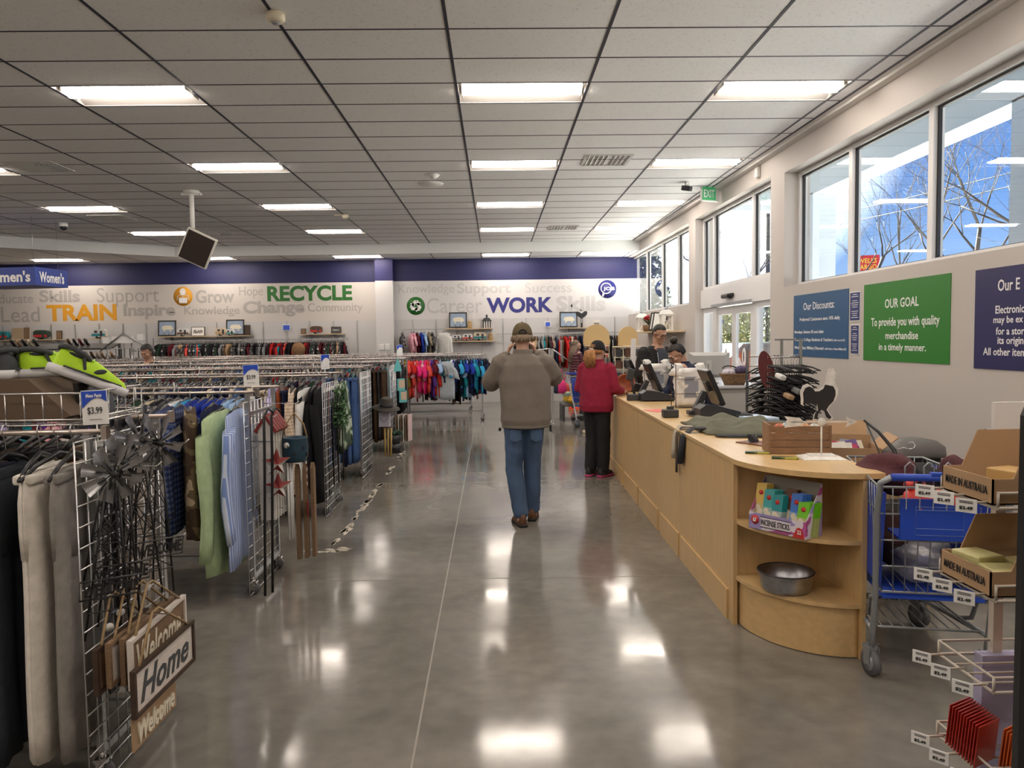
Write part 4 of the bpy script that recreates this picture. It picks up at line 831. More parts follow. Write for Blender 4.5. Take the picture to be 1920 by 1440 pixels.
rb = [(-.045, .0), (-.038, .035), (-.020, .05), (-.025, .085), (-.060, .098), (-.085, .085), (-.098, .095), (-.092, .075), (-.108, .085), (-.108, .115), (-.112, .155), (-.098, .185), (-.075, .195), (-.055, .185), (-.040, .165), (-.015, .165), (.01, .18), (.02, .205), (.022, .235), (.03, .258), (.025, .272), (.036, .268), (.04, .280), (.05, .270), (.058, .276), (.062, .262), (.072, .258), (.066, .25), (.078, .242), (.066, .236), (.07, .222), (.062, .222), (.068, .195), (.082, .17), (.083, .14), (.07, .105), (.045, .08), (.03, .055), (.045, .03), (.06, .01), (.05, -.002), (.03, .01), (.018, .045), (.0, .055), (-.02, .03), (-.025, .0)]
T_ = Matrix.Translation((-.0, .004, .215)) @ Matrix.Rotation(PI/2, 4, 'X')
q = MB(); q.prism(rb, .006, T_ @ Matrix.Scale(1.04, 4)); ro = q.obj('rooster', wm, t)
inner = [(x*.89-.002, .012+(y-.01)*.93+.004) for x, y in rb if y < .21]; q = MB(); q.prism(inner, .008, Matrix.Translation((0, -.001, 0)) @ T_); q.obj('black_body', BLACKINK, ro)
# slatted crate with balls
wood = mat('brown_crate_wood', (.27, .155, .085), .8, noise=.2, nscale=9, stretch=(2, 2, 12))
r = thing('wooden_crate', 'brown slatted wooden crate behind the weathervane', 'crate', (1.76, 4.46, TOP), -.16); W_, D_, H_ = .33, .21, .165
q = MB()
for i in range(4):
    z = .003+i*.041
    q.box2((-W_/2, -D_/2, z), (W_/2, -D_/2+.009, z+.038)); q.box2((-W_/2, D_/2-.009, z), (W_/2, D_/2, z+.038))
q.box2((-W_/2, -D_/2, 0), (W_/2, D_/2, .008)); q.obj('slats', wood, r); q = MB(); q.box2((-W_/2-.008, -D_/2-.003, 0), (-W_/2+.004, D_/2+.003, H_+.004)); q.box2((W_/2-.004, -D_/2-.003, 0), (W_/2+.008, D_/2+.003, H_+.004)); q.obj('end_boards', wood, r)
for i, (x, y, c, lb) in enumerate([(-.10, -.03, (.62, .14, .08), 'red patterned ornament ball in the crate'), (-.05, .02, (.42, .60, .60), 'pale teal ornament ball in the crate'), (.0, -.03, (.66, .60, .30), 'yellow ornament ball in the crate'), (.05, .01, (.62, .34, .18), 'peach ornament ball in the crate'), (.10, -.02, (.66, .64, .60), 'white ornament ball in the crate')]):
    p = r.matrix_basis @ V((0, 0, 0)); bpy.context.view_layer.update(); p = r.matrix_basis @ V((x, y, .138)); q = MB(); q.sph((0, 0, 0), .034, 14, 10); o = q.obj('ornament_ball', mat('ball_%d' % i, c, .5, noise=.5, nscale=40), None, p); tag(o, lb, 'ball', 'ornament balls in the crate')
q = MB(); q.box2((-W_/2+.01, -D_/2+.01, .008), (W_/2-.01, D_/2-.01, .104)); q.obj('packing_paper', PAPER, r)
# clipboard with sunglasses holder, seed packets
q = MB(); q.box((0, 0, .004), (.16, .22, .006)); q.prism([(-.045, 0), (.045, 0), (.03, .05), (-.045, .055)], .003, Matrix.Translation((-.01, .02, .006)) @ Matrix.Rotation(PI/2-.35, 4, 'X'), 1); tag(q.obj('card_stand', [mat('red_brown_wood', (.16, .06, .03), .5), PRINT], None, (1.66, 4.83, TOP), (0, 0, .5)), 'small folded picture card standing on a brown board on the counter', 'card stand')
gp = pattern('seed_print', 'blotch', (.02, .05, .015), (.12, .16, .04), 25, (.45, .42, .06), rough=.35)
for i, (x, y, rz, lb) in enumerate([(1.52, 4.42, -.35, 'green and yellow packet left of the crate, at the counter edge'), (1.60, 4.21, -.35, 'second green packet in front of the crate')]): q = MB(); q.box((0, 0, .006), (.14, .045, .011), None, 0, .003); tag(q.obj('snack_packet', gp, None, (x, y, TOP), (0, 0, rz)), lb, 'packet', 'green packets on the counter')
# coat lying over the counter
grn = mat('olive_grey_cloth', (.13, .135, .095), .9, noise=.12, nscale=14, bump=.3, bscale=120); dkn = mat('dark_lining', (.015, .017, .024), .8)
r = thing('coat', 'olive green coat spread over the counter with its sleeve hanging down', 'coat', (0, 0, TOP))
q = MB(); R = random.Random(4); nx, ny = 26, 14; rings = []
def coat_pt(i, j):
    u = i/nx; v = j/ny; x = 1.46+.62*u; y0 = lerp(5.28, 5.12, u); y1 = lerp(6.05, 5.85, u); y = lerp(y0, y1, v)
    e_ = min(1, 5*v)*min(1, 5*(1-v))*min(1, 7*u+.15)*min(1, 6*(1-u)+.2); h = .014+e_*(.055+.018*math.sin(9*u+6*v)+.014*math.sin(17*u-9*v+1)+.012*math.sin(25*v+8*u))
    return (x, y, h)
vs = [coat_pt(i, j) for i in range(nx+1) for j in range(ny+1)]+[(p[0], p[1], .002) for p in [coat_pt(i, j) for i in range(nx+1) for j in range(ny+1)]]
K = (nx+1)*(ny+1); f_ = []
for i in range(nx):
    for j in range(ny):
        a = i*(ny+1)+j; f_.append((a, a+ny+1, a+ny+2, a+1)); f_.append((K+a, K+a+1, K+a+ny+2, K+a+ny+1))
for i in range(nx):
    a = i*(ny+1); f_.append((a, K+a, K+a+ny+1, a+ny+1)); a += ny; f_.append((a, a+ny+1, K+a+ny+1, K+a))
for j in range(ny): f_.append((j, j+1, K+j+1, K+j)); a = nx*(ny+1)+j; f_.append((a, K+a, K+a+1, a+1))
q.add(vs, f_, 0, True); q.obj('body', grn, r)
def drape(name, pts, w_, t_, m, ax=V((0, 1, 0))):
    q = MB(); rings = []
    for k, p in enumerate(pts): p = V(p); ww = w_*(1+.12*math.sin(2.3*k)); rings.append([tuple(p+ax*ww*math.cos(2*PI*j/12)+V((1, 0, .4)).normalized()*t_*(1+.3*math.sin(3*j))*math.sin(2*PI*j/12)) for j in range(12)])
    q.loft(rings); return q.obj(name, m, r)
drape('sleeve', [(1.72, 5.40, .03), (1.55, 5.42, .035), (1.40, 5.44, .03), (1.335, 5.45, -.02), (1.325, 5.46, -.12), (1.322, 5.47, -.22)], .055, .022, dkn)
drape('hanging_tie', [(1.46, 5.60, .02), (1.36, 5.60, .02), (1.325, 5.60, -.05), (1.322, 5.60, -.22), (1.322, 5.60, -.31)], .026, .006, mat('brown_strap', (.07, .05, .04), .8))
drape('scarf_end', [(1.5, 5.68, .015), (1.37, 5.69, .022), (1.332, 5.70, -.03), (1.325, 5.71, -.15), (1.322, 5.71, -.22)], .045, .010, mat('cream_wool', (.45, .40, .31), .9, bump=.3))
drape('lining', [(1.50, 5.18, .012), (1.70, 5.14, .014), (1.9, 5.12, .014), (2.02, 5.2, .012)], .05, .012, dkn, V((.2, 1, 0)).normalized())
drape('collar', [(1.98, 5.25, .04), (2.05, 5.45, .06), (2.04, 5.65, .05)], .045, .03, mat('grey_collar', (.06, .065, .08), .8), V((1, 0, 0)))
# registers
def register(x, y, label, s=1, rz=0):
    r = thing('register', label, 'cash register', ct(x, y), rz+CA, 'point of sale terminals on the counter')
    q = MB(); q.prism([(-.17, 0), (.17, 0), (.17, .045), (.02, .085), (-.12, .105), (-.17, .07)], .22, Matrix.Translation((0, .11, .012)) @ Matrix.Rotation(PI/2, 4, 'X')); q.obj('base_unit', mat('slate_plastic', (.022, .026, .036), .4), r)
    q = MB(); q.box((-.06, .17, .03), (.30, .10, .04), None, 0, .008); q.prism([(-.15, .05), (-.09, .05), (-.02, .20), (-.06, .22)], .07, Matrix.Translation((-.02, .205, 0)) @ Matrix.Rotation(PI/2, 4, 'X')); q.obj('stand', DARKPL, r)
    q = MB(); q.box((0, 0, 0), (.042, .34, .33), None, 0, .012); sc = q.obj('display', BLACKPL, r, (-.005, .17, .25), (0, -.42, 0)); q = MB(); q.box((.022, 0, 0), (.003, .29, .26)); q.obj('screen', mat('screen_glass', (.05, .06, .08), .08), sc); q = MB(); q.box((-.03, 0, .02), (.03, .10, .09), None, 0, .006); q.obj('customer_display', DARKPL, sc)
    q = MB(); q.box((.20, -.02, .022), (.14, .20, .02), None, 0, .004); 
    for i in range(4):
        for j in range(6): q.box((.155+.03*i, -.10+.032*j, .035), (.022, .024, .008))
    q.obj('keyboard', DARKPL, r); return r
register(.50, 6.42, 'black cash register nearest the viewer, behind the green coat'); register(.33, 8.22, 'second black cash register, in front of the cashiers'); register(.36, 9.72, 'third black cash register beside the woman in red')
q = MB(); q.box((0, 0, .035), (.13, .10, .07), None, 0, .01); q.box((0, .0, .08), (.05, .05, .03)); tag(q.obj('card_reader', DARKPL, None, ct(.12, 6.5)), 'small dark card reader left of the nearest register', 'card reader', 'card readers'); q = MB(); q.box((0, 0, .035), (.13, .10, .07), None, 0, .01); q.cyl((.02, .03, .05), (-.02, .05, .27), .015, 8); q.box((-.02, .05, .28), (.08, .05, .13), (0, .3, 0), 0, .01); tag(q.obj('card_reader', [DARKPL], None, ct(.10, 8.3)), 'card reader with a stalk beside the second register', 'card reader')
# bag stands with white bags
bagm = mat('white_bag_plastic', (.80, .78, .75), .35, noise=.06, nscale=12, bump=.5, bscale=18)
def bag_stand(x, y, label, rz=0):
    r = thing('bag_stand', label, 'bag stand', ct(x, y), rz+CA, 'wire bag stands'); q = MB(); a, d_, h_ = .155, .10, .42
    for sx in (-a, a):
        q.tube([(sx, -d_, .005), (sx, -d_, h_), (sx, d_, h_), (sx, d_, .005)], .004, 6)
    q.tube([(-a, -d_, .005), (a, -d_, .005), (a, d_, .005), (-a, d_, .005)], .004, 6, True)
    for z in (.14, .28): q.tube([(-a, -d_, z), (a, -d_, z)], .003, 5); q.tube([(-a, d_, z), (a, d_, z)], .003, 5)
    q.obj('wire_frame', mat('dark_wire', (.10, .07, .055), .4, .6), r)
    q = MB(); R = random.Random(int(y*10)); rings = []
    for k in range(9):
        z = .02+.045*k; w1 = .14*(1-.06*math.sin(k)); rings.append([((w1*math.copysign(abs(math.cos(t_))**.5, math.cos(t_)))*(1+.07*math.sin(5*t_+k)), .075*math.copysign(abs(math.sin(t_))**.5, math.sin(t_))*(1+.15*math.sin(7*t_+2*k)), z) for t_ in [2*PI*j/28 for j in range(28)]])
    q.loft(rings); q.v = [(p[0]+.010*math.sin(p[2]*60+p[1]*50), p[1]+.014*math.sin(p[0]*70+p[2]*45), p[2]) for p in q.v]; b_ = q.obj('bag_bundle', bagm, r)
    for sx in (-1, 1):
        q = MB(); rings = []
        for k in range(7): z = .31+.02*k; rr_ = .06*(1.1-.09*k)+.012*math.sin(3*k); rings.append([(sx*(.12+.02*math.sin(k))+rr_*math.cos(t_)*(1+.25*math.sin(3*t_+k)), rr_*1.1*math.sin(t_)*(1+.2*math.sin(4*t_+k)), z) for t_ in [2*PI*j/14 for j in range(14)]])
        q.loft(rings); q.obj('bag_handles', bagm, r)
    q = MB(); rings = []
    for k in range(6): u = k/5; rings.append([(.15+.16*u+.012*math.cos(t_), .085*math.sin(t_)*(1-.3*u), .30-.22*u*u+.05*math.cos(t_)*(1-u)-.02*u) for t_ in [2*PI*j/12 for j in range(12)]])
    q.loft(rings); q.obj('pulled_bag', bagm, r)
    q = MB(); q.box((0, -.083, .2), (.10, .004, .16)); q.box((0, -.0835, .2), (.13, .002, .2)); q.obj('printed_panel', mat('bag_print', (.28, .30, .36), .5), b_)
    return r
bag_stand(.50, 7.40, 'wire stand of white plastic bags behind the nearest register'); bag_stand(.44, 8.75, 'wire stand of white plastic bags in front of the navy-shirted cashier')
q = MB(); q.box((0, 0, .002), (.17, .23, .003)); tag(q.obj('paper_sheet', mat('pink_paper', (.75, .18, .17), .7), None, ct(.13, 7.1), (0, 0, .4)), 'red pink sheet of paper at the counter edge', 'paper'); q = MB(); q.box((0, 0, .012), (.22, .30, .022)); tag(q.obj('paper_stack', mat('pale_blue_paper', (.55, .68, .86), .6), None, ct(.78, 6.25, TOP), (0, 0, .3)), 'stack of pale blue paper right of the nearest register', 'paper stack')
q = MB(); q.lathe([(.001, .001), (.05, 0), (.095, .045), (.115, .11), (.117, .14), (.108, .14), (.10, .1), (.08, .05), (.001, .02)], 24); tag(q.obj('bowl', mat('terracotta', (.42, .14, .07), .55, noise=.2, nscale=20), None, ct(.19, 9.32, TOP+.085), (1.15, 0, -.35)), 'terracotta brown bowl lying on its side by the woman in red', 'bowl')
# cashier side: back table carrying the papers, knee wall, monitor, basket
q = MB(); q.box2((2.62, 9.75, 0), (3.52, 10.9, .965)); kn = struct(q.obj('partition', mat('knee_wall_paint', (.52, .50, .47), .6))); q = MB(); q.box2((2.56, 9.70, .965), (3.56, 10.95, 1.0), bev=.006); struct(q.obj('trim_8', mat('ledge_top', (.62, .63, .66), .18)))
wick = mat('wicker', (.20, .115, .055), .8, noise=.4, nscale=50, bump=.8, bscale=70)
r = thing('basket', 'brown wicker basket on the ledge in front of the doors', 'basket', (3.10, 9.92, 1.0)); q = MB(); q.lathe([(.001, .003), (.13, 0), (.155, .06), (.19, .13), (.20, .14), (.195, .15), (.175, .14), (.14, .06), (.001, .02)], 28, sx=1, sy=.8); q.obj('bowl', wick, r)
q = MB(); q.tube([(-.19*math.cos(a), 0, .14+.10*math.sin(a)) for a in [PI*k/14 for k in range(15)]], .008, 6, M=Matrix.Rotation(.5, 4, 'Y') @ Matrix.Translation((-.05, 0, -.03))); q.obj('handle', BLACKPL, r)
for i, (x, y, z, s, c, lb) in enumerate([(-.07, 0, .15, .08, (.55, .52, .60), 'lilac cloth bundle in the wicker basket'), (.09, 0, .19, .075, (.10, .08, .16), 'patterned purple bundle in the wicker basket')]): q = MB(); q.sph((0, 0, 0), (s*1.1, s, s*.8), 14, 10); q.v = [(p[0]*(1+.12*math.sin(30*p[1])), p[1]*(1+.1*math.sin(40*p[2])), p[2]) for p in q.v]; tag(q.obj('cloth_bundle', mat('bundle_%d' % i, c, .8, noise=.5, nscale=25), None, (3.10+x, 9.92+y, 1.0+z)), lb, 'cloth bundle')
q = MB(); q.loft([[(.07*s*math.cos(t_), .05*s*math.sin(t_), z) for t_ in [2*PI*j/10 for j in range(10)]] for s, z in ((1, 0), (.75, .06), (.35, .12), (.1, .16))]); tag(q.obj('gift_wrap', mat('clear_wrap', (.75, .76, .80), .2), None, (3.17, 9.95, 1.19)), 'clear plastic wrap rising from the wicker basket', 'plastic wrap')
r = thing('monitor', 'grey computer monitor seen from behind on the ledge', 'monitor', (2.86, 10.25, 1.0), -.25); q = MB(); q.loft([[(x*s, y_, .25+z*s2) for x, z in ((-.27, -.17), (.27, -.17), (.27, .17), (-.27, .17))] for s, s2, y_ in ((.75, .75, -.07), (1, 1, -.01), (1, 1, .03))], True, True, 0, False); q.obj('casing', mat('grey_casing', (.42, .42, .41), .5), r); q = MB(); q.box((0, -.09, .16), (.07, .04, .30)); q.box((0, -.04, .01), (.24, .18, .02)); q.obj('stand', mat('grey_stand', (.50, .50, .49), .5), r); q = MB(); q.box((0, .032, .25), (.5, .006, .31)); q.obj('screen', BLACKPL, r)
# hanger rack against the right wall
r = thing('hanger_rack', 'tall metal rack heaped with loose black hangers by the right wall', 'hanger rack', (2.98, 7.45, 0)); q = MB()
for x, y in ((0, 0), (0, .5), (-.36, .5)): q.box2((x-.012, y-.012, 0), (x+.012, y+.012, 1.60 if x == 0 else 1.5))
q.obj('post', STEEL, r); q = MB()
for z in (.96, 1.08, 1.20, 1.32, 1.42): q = MB(); q.cyl((-.36, .0, z), (.0, .0, z), .008, 6); q.obj('rail', CHROME, r); q = MB(); q.cyl((-.36, .5, z), (0, .5, z), .008, 6); q.obj('rail', CHROME, r)
q = MB(); q.box2((-.25, -.01, 1.585), (.01, .02, 1.60)); q.obj('top_bar', CHROME, r); q = MB(); q.box2((-.4, -.02, .1), (.02, .52, .12)); q.obj('base_plate', CHROME, r)
q = MB(); q.prism([(.075*math.cos(k*PI/12), .20*math.sin(k*PI/12)) for k in range(24)], .012, Matrix.Translation((-.335, .05, 1.29)) @ Matrix.Rotation(PI/2, 4, 'X') @ Matrix.Rotation(.2, 4, 'Z')); tag(q.obj('paddle', mat('dark_red_paint', (.12, .02, .02), .5), None, (2.98, 7.40, 0)), 'dark red oval board hanging at the side of the hanger rack', 'board')
kk = 0
for z, nn in ((1.42, 12), (1.32, 18), (1.26, 16), (1.20, 18), (1.14, 18), (1.08, 20), (1.02, 18), (.96, 20), (.89, 18)):
    for i in range(nn):
        o = bpy.data.objects.new('clothes_hanger', HANGER); COL.objects.link(o); o.location = (2.98-.34+.33*i/(nn-1), 7.45, z+.006); o.rotation_euler = (rnd.uniform(-.10, .10), rnd.uniform(-.12, .12), rnd.uniform(.55, .95)); tag(o, 'loose black plastic hanger on the rack by the right wall', 'hanger', 'loose hangers on the hanger rack')
for i, (z, c) in enumerate(((1.24, 'white'), (1.05, 'tan'), (1.10, 'grey'))): q = MB(); q.box((0, 0, 0), (.07, .10, .05), (.3, .2, .4), 0, .015); tag(q.obj('hanger_clip', mat('clip_'+c, CLN[c], .5), None, (2.72+.08*i, 7.28, z)), '%s plastic clip among the loose hangers' % c, 'clip')
# boxes behind the counter end
q = MB(); q.box2((1.98, 4.45, .66), (2.62, 5.1, .69)); 
for x in (2.01, 2.58):
    for y in (4.49, 5.06): q.box2((x-.02, y-.02, 0), (x+.02, y+.02, .66))
tag(q.obj('side_table', MAPLE), 'low table behind the counter end carrying the cardboard box', 'table')
r = thing('cardboard_box', 'open cardboard box of magazines behind the crate', 'cardboard box', (2.20, 4.78, .69), -.25); q = MB(); W_, D_, H_ = .36, .30, .25
for a, b_ in (((-W_/2, -D_/2, 0), (W_/2, -D_/2+.005, H_)), ((-W_/2, D_/2-.005, 0), (W_/2, D_/2, H_+.05)), ((-W_/2, -D_/2, 0), (-W_/2+.005, D_/2, H_)), ((W_/2-.005, -D_/2, 0), (W_/2, D_/2, H_)), ((-W_/2, -D_/2, 0), (W_/2, D_/2, .005))): q.box2(a, b_)
q.obj('walls', CARD, r); q = MB(); q.box((W_/2+.05, 0, H_+.03), (.12, D_, .005), (0, -.7, 0)); q.box((-.02, D_/2+.03, H_+.09), (W_, .005, .1), (-.5, 0, 0)); q.obj('flap', CARD, r); bpy.context.view_layer.update()
for i in range(6):
    cs = [(.70, .68, .62), (.62, .60, .55), (.45, .05, .12), (.12, .08, .25), (.65, .62, .50), (.30, .32, .40)][i]; nm_ = ['white', 'pale grey', 'red', 'purple', 'cream', 'blue-grey'][i]; q = MB(); q.box((0, 0, .0), (.20, .012, .26)); q.box((0, -.0065, .04), (.14, .001, .1), None, 1); tag(q.obj('magazine', [mat('cover_%d' % i, cs, .35), BLACKINK if i < 2 else rdm], None, r.matrix_basis @ V((-.09+.036*i, -.1+.035*i, .15)), (-.55, .15*(i % 3-1), -.25+.1*i)), '%s-covered magazine in the open cardboard box' % nm_, 'magazine', 'magazines in the cardboard box')
greyp = mat('grey_bin_plastic', (.105, .105, .10), .5)
r = thing('waste_bin', 'grey lidded waste bin behind the shopping cart', 'bin', (2.86, 5.25, 0), .1); q = MB()
def rrect(w_, d_, z, e_=.3): return [(w_*math.copysign(abs(math.cos(t_))**e_, math.cos(t_)), d_*math.copysign(abs(math.sin(t_))**e_, math.sin(t_)), z) for t_ in [2*PI*j/32 for j in range(32)]]
q.loft([rrect(.15, .12, 0), rrect(.185, .15, .76)]); q.obj('body', greyp, r); q = MB(); q.loft([rrect(.175, .14, .76), rrect(.175, .14, .79)]); q.obj('gap_band', BLACKPL, r); q = MB(); q.loft([rrect(.195, .16, .79), rrect(.20, .165, .81), rrect(.195, .16, .86), rrect(.15, .12, .90), rrect(.02, .02, .91)]); q.obj('lid', mat('grey_lid', (.135, .13, .125), .45), r)
# ------------------------------------------------------------------ people
SKIN = mat('skin', (.52, .30, .21), .5, noise=.05, nscale=30); SKIN2 = mat('tan_skin', (.44, .24, .155), .5, noise=.05, nscale=30)
def remesh(q, name, m, voxel, smooth=4, parent=None, wr=0, wsz=.12, fac=.5):
    me = q.mesh(name+'_src', m); o = bpy.data.objects.new(name, me); COL.objects.link(o)
    r = o.modifiers.new('r', 'REMESH'); r.mode = 'VOXEL'; r.voxel_size = voxel; r.use_smooth_shade = True
    s = o.modifiers.new('s', 'SMOOTH'); s.iterations = smooth; s.factor = fac
    if wr:
        tx = bpy.data.textures.new(name+'_fold', 'CLOUDS'); tx.noise_scale = wsz; tx.noise_depth = 1
        d = o.modifiers.new('d', 'DISPLACE'); d.texture = tx; d.strength = wr; d.mid_level = .5; d.texture_coords = 'LOCAL'
    dg = bpy.context.evaluated_depsgraph_get(); me2 = bpy.data.meshes.new_from_object(o.evaluated_get(dg)); me2.name = name
    bpy.data.objects.remove(o)
    me2.materials.clear(); me2.materials.append(m)
    me2.polygons.foreach_set('use_smooth', [True]*len(me2.polygons))
    return link(name, me2, parent)
def limb(q, pts, rads, n=14, fl=1.0, ax=None):
    """tapering limb with rounded ends; rads may be (a, b) pairs"""
    pts = [V(p) for p in pts]; P = []; Rr = []
    for i in range(len(pts)-1):
        for k in range(6):
            t_ = k/6; P.append(pts[i].lerp(pts[i+1], t_)); Rr.append(lerp(rads[i], rads[i+1], t_))
    P.append(pts[-1]); Rr.append(rads[-1])
    d0 = (P[0]-P[1]).normalized(); d1 = (P[-1]-P[-2]).normalized()
    P = [P[0]+d0*Rr[0]*.75]+P+[P[-1]+d1*Rr[-1]*.75]; Rr = [Rr[0]*.45]+Rr+[Rr[-1]*.45]
    q.tube(P, Rr, n)
def torso(q, secs, n=20):
    """secs: (centre, rx, ry) stacked ellipses"""
    rings = []
    for i in range(len(secs)-1):
        for k in range(4):
            t_ = k/4; c = V(secs[i][0]).lerp(V(secs[i+1][0]), t_); rx = lerp(secs[i][1], secs[i+1][1], t_); ry = lerp(secs[i][2], secs[i+1][2], t_)
            rings.append([(c.x+rx*math.cos(2*PI*j/n), c.y+ry*math.sin(2*PI*j/n), c.z) for j in range(n)])
    c, rx, ry = secs[-1]; rings.append([(c[0]+rx*math.cos(2*PI*j/n), c[1]+ry*math.sin(2*PI*j/n), c[2]) for j in range(n)])
    q.loft(rings)
def head(q, M, s=1.0):
    """head in local space: +y face, z up, origin at the skull base centre"""
    def sp(c, r, rot=None): q.sph([a*s for a in c], [a*s for a in r], 18, 12, 0, rot, M)
    sp((0, -.012, .085), (.074, .094, .095)); sp((0, .028, .035), (.058, .066, .085)); sp((0, .050, -.018), (.034, .036, .036))
    sp((0, .088, .085), (.040, .012, .012)); sp((0, .100, .045), (.011, .017, .020)); sp((0, .090, .066), (.008, .014, .024), (.35, 0, 0)); sp((0, .109, .036), (.014, .010, .009))
    sp((0, .084, .008), (.022, .012, .006)); sp((0, .083, -.003), (.020, .012, .006)); sp((0, .078, -.032), (.020, .014, .014))
    for k in (-1, 1):
        sp((k*.074, -.005, .055), (.010, .020, .032), (0, k*.25, 0)); sp((k*.040, .062, .035), (.022, .028, .022)); sp((k*.030, .078, .064), (.013, .010, .008))
    q.tube([M @ V((0, -.02, .02))*1, M @ V((0, -.025, -.06))], [.056*s, .054*s], 14)
def eyes(par, M, closed=False, s=1.0):
    q = MB()
    for k in (-1, 1): q.sph((k*.030*s, .0815*s, .066*s), (.0105*s, .0075*s, .0055*s), 10, 8, 0, None, M)
    e_ = q.obj('eyes', mat('eye_white', (.6, .57, .53), .3), par)
    q = MB()
    for k in (-1, 1):
        q.sph((k*.030*s, .0878*s, (.066 if not closed else .063)*s), (.0048*s, .0022*s, .0046*s), 8, 6, 0, None, M); q.sph((k*.031*s, .092*s, .086*s), (.018*s, .006*s, .0038*s), 8, 6, 0, None, M); q.sph((k*.030*s, .0862*s, .0705*s), (.0125*s, .004*s, .0018*s), 8, 6, 0, None, M)
    q.obj('brows_and_pupils', mat('dark_brown_hair', (.02, .012, .008), .6), par)
    q = MB(); q.sph((0, .0935*s, .0025*s), (.021*s, .0045*s, .0055*s), 10, 6, 0, None, M); q.obj('lips', mat('lip', (.36, .13, .11), .5), par)
def glasses(par, M, s=1.0):
    q = MB()
    for k in (-1, 1):
        q.tube([M @ V((k*.033*s+.025*s*math.cos(a), .104*s, .064*s+.019*s*math.sin(a))) for a in [2*PI*i/16 for i in range(16)]], .0026*s, 5, True); q.tube([M @ V((k*.058*s, .102*s, .068*s)), M @ V((k*.080*s, .04*s, .068*s)), M @ V((k*.082*s, -.01*s, .062*s))], .0024*s, 5)
    q.tube([M @ V((-.009*s, .105*s, .066*s)), M @ V((0, .108*s, .069*s)), M @ V((.009*s, .105*s, .066*s))], .0024*s, 5); q.obj('glasses', BLACKPL, par)
def hand(q, w_, d, n_, curl=.5, side=1, s=1.0):
    """w_ wrist, d finger direction, n_ palm normal (curl towards n_), side: where the thumb leaves"""
    w_ = V(w_); d = V(d).normalized(); n_ = V(n_); n_ = (n_-d*n_.dot(d)).normalized(); x = d.cross(n_)*side
    M = Matrix((x, d, n_)).transposed().to_4x4(); M.translation = w_
    q.loft([[(a*.031*s*k, y*s, .0125*s*b_) for a, b_ in [(math.cos(2*PI*j/12), math.sin(2*PI*j/12)) for j in range(12)]] for k, y in ((.75, -.01), (.9, .02), (1.2, .06), (1.25, .085), (1.0, .095))], M=M)
    for i, (fx, L_) in enumerate(((-.030, .058), (-.010, .074), (.010, .080), (.029, .070))):
        p = V((fx*s, .085*s, 0)); a = .15; pts = [p]
        for k, fr in enumerate((.45, .32, .25)):
            a += curl*(.55 if k == 0 else .75)*(1+.08*i); pts.append(pts[-1]+V((fx*.06*s, math.cos(a)*L_*fr*1.15*s, math.sin(a)*L_*fr*1.15*s)))
        q.tube([M @ p_ for p_ in [V((fx*s*.85, .06*s, 0))]+pts], [.0095*s, .0092*s, .0086*s, .0078*s, .006*s], 8)
    t0 = V((.022*s, .018*s, .004*s)); q.tube([M @ p_ for p_ in (t0, t0+V((.026, .026, .010))*s, t0+V((.036, .052, .020))*s, t0+V((.034, .072, .030))*s)], [.012*s, .0115*s, .0095*s, .007*s], 8)
def person(name_lb, loc, rz, J, top, bottom, skin=SKIN, s=1.0, cat='person'):
    r = thing('person', name_lb, cat, loc, rz)
    q = MB()
    torso(q, [(J['pelvis']-V((0, 0, .09)), .13*s, .10*s), (J['pelvis'], .155*s, .115*s), (J['waist'], .13*s, .10*s), (J['chest'], .155*s, .115*s), (J['neck']-V((0, 0, .05)), .11*s, .08*s), (J['neck'], .055*s, .055*s)])
    for k in 'LR':
        limb(q, [J['sh'+k], J['el'+k], J['wr'+k]], [.05*s, .04*s, .028*s]); limb(q, [J['hip'+k], J['kn'+k], J['an'+k]], [.085*s, .058*s, .042*s])
        limb(q, [J['an'+k]+V((0, -.03, -.03)), J['an'+k]+V((0, .13, -.05))], [.04*s, .032*s])
    head(q, J['headM'], s)
    limb(q, [J['neck']-V((0, 0, .05)), J['headM'] @ V((0, -.02, .0))], [.06*s, .055*s])
    for k in 'LR':
        h = J.get('hand'+k)
        if h: hand(q, J['wr'+k], h[0], h[1], h[2], h[3], s*1.0)
    body = remesh(q, 'body', skin, .0055, 3, r, fac=.4)
    return r, body
def HM(p, yaw=0, pitch=0, roll=0): return Matrix.Translation(p) @ Matrix.Rotation(yaw, 4, 'Z') @ Matrix.Rotation(pitch, 4, 'X') @ Matrix.Rotation(roll, 4, 'Y')
def hair_cap(q, M, s=1.0, lo=.03, thick=1.10, front=.055):
    rings = []; zt_ = .085+.098*thick
    for i in range(11):
        ring = []
        for j in range(28):
            t_ = 2*PI*j/28; sn = math.sin(t_); k = min(1, max(0, (sn+.12)/.50)); k = k*k*(3-2*k); zl = lerp(lo, .138, k); z = lerp(zl, zt_, math.sin(PI/2*i/10))
            u = (z-.085)/(.098*thick); f_ = math.sqrt(max(0, 1-u*u)) if u > 0 else 1-.10*u*u
            ring.append(M @ V((.0785*thick*s*f_*math.cos(t_), s*(-.014+.097*thick*f_*sn), s*z)))
        rings.append(ring)
    q.loft(rings)
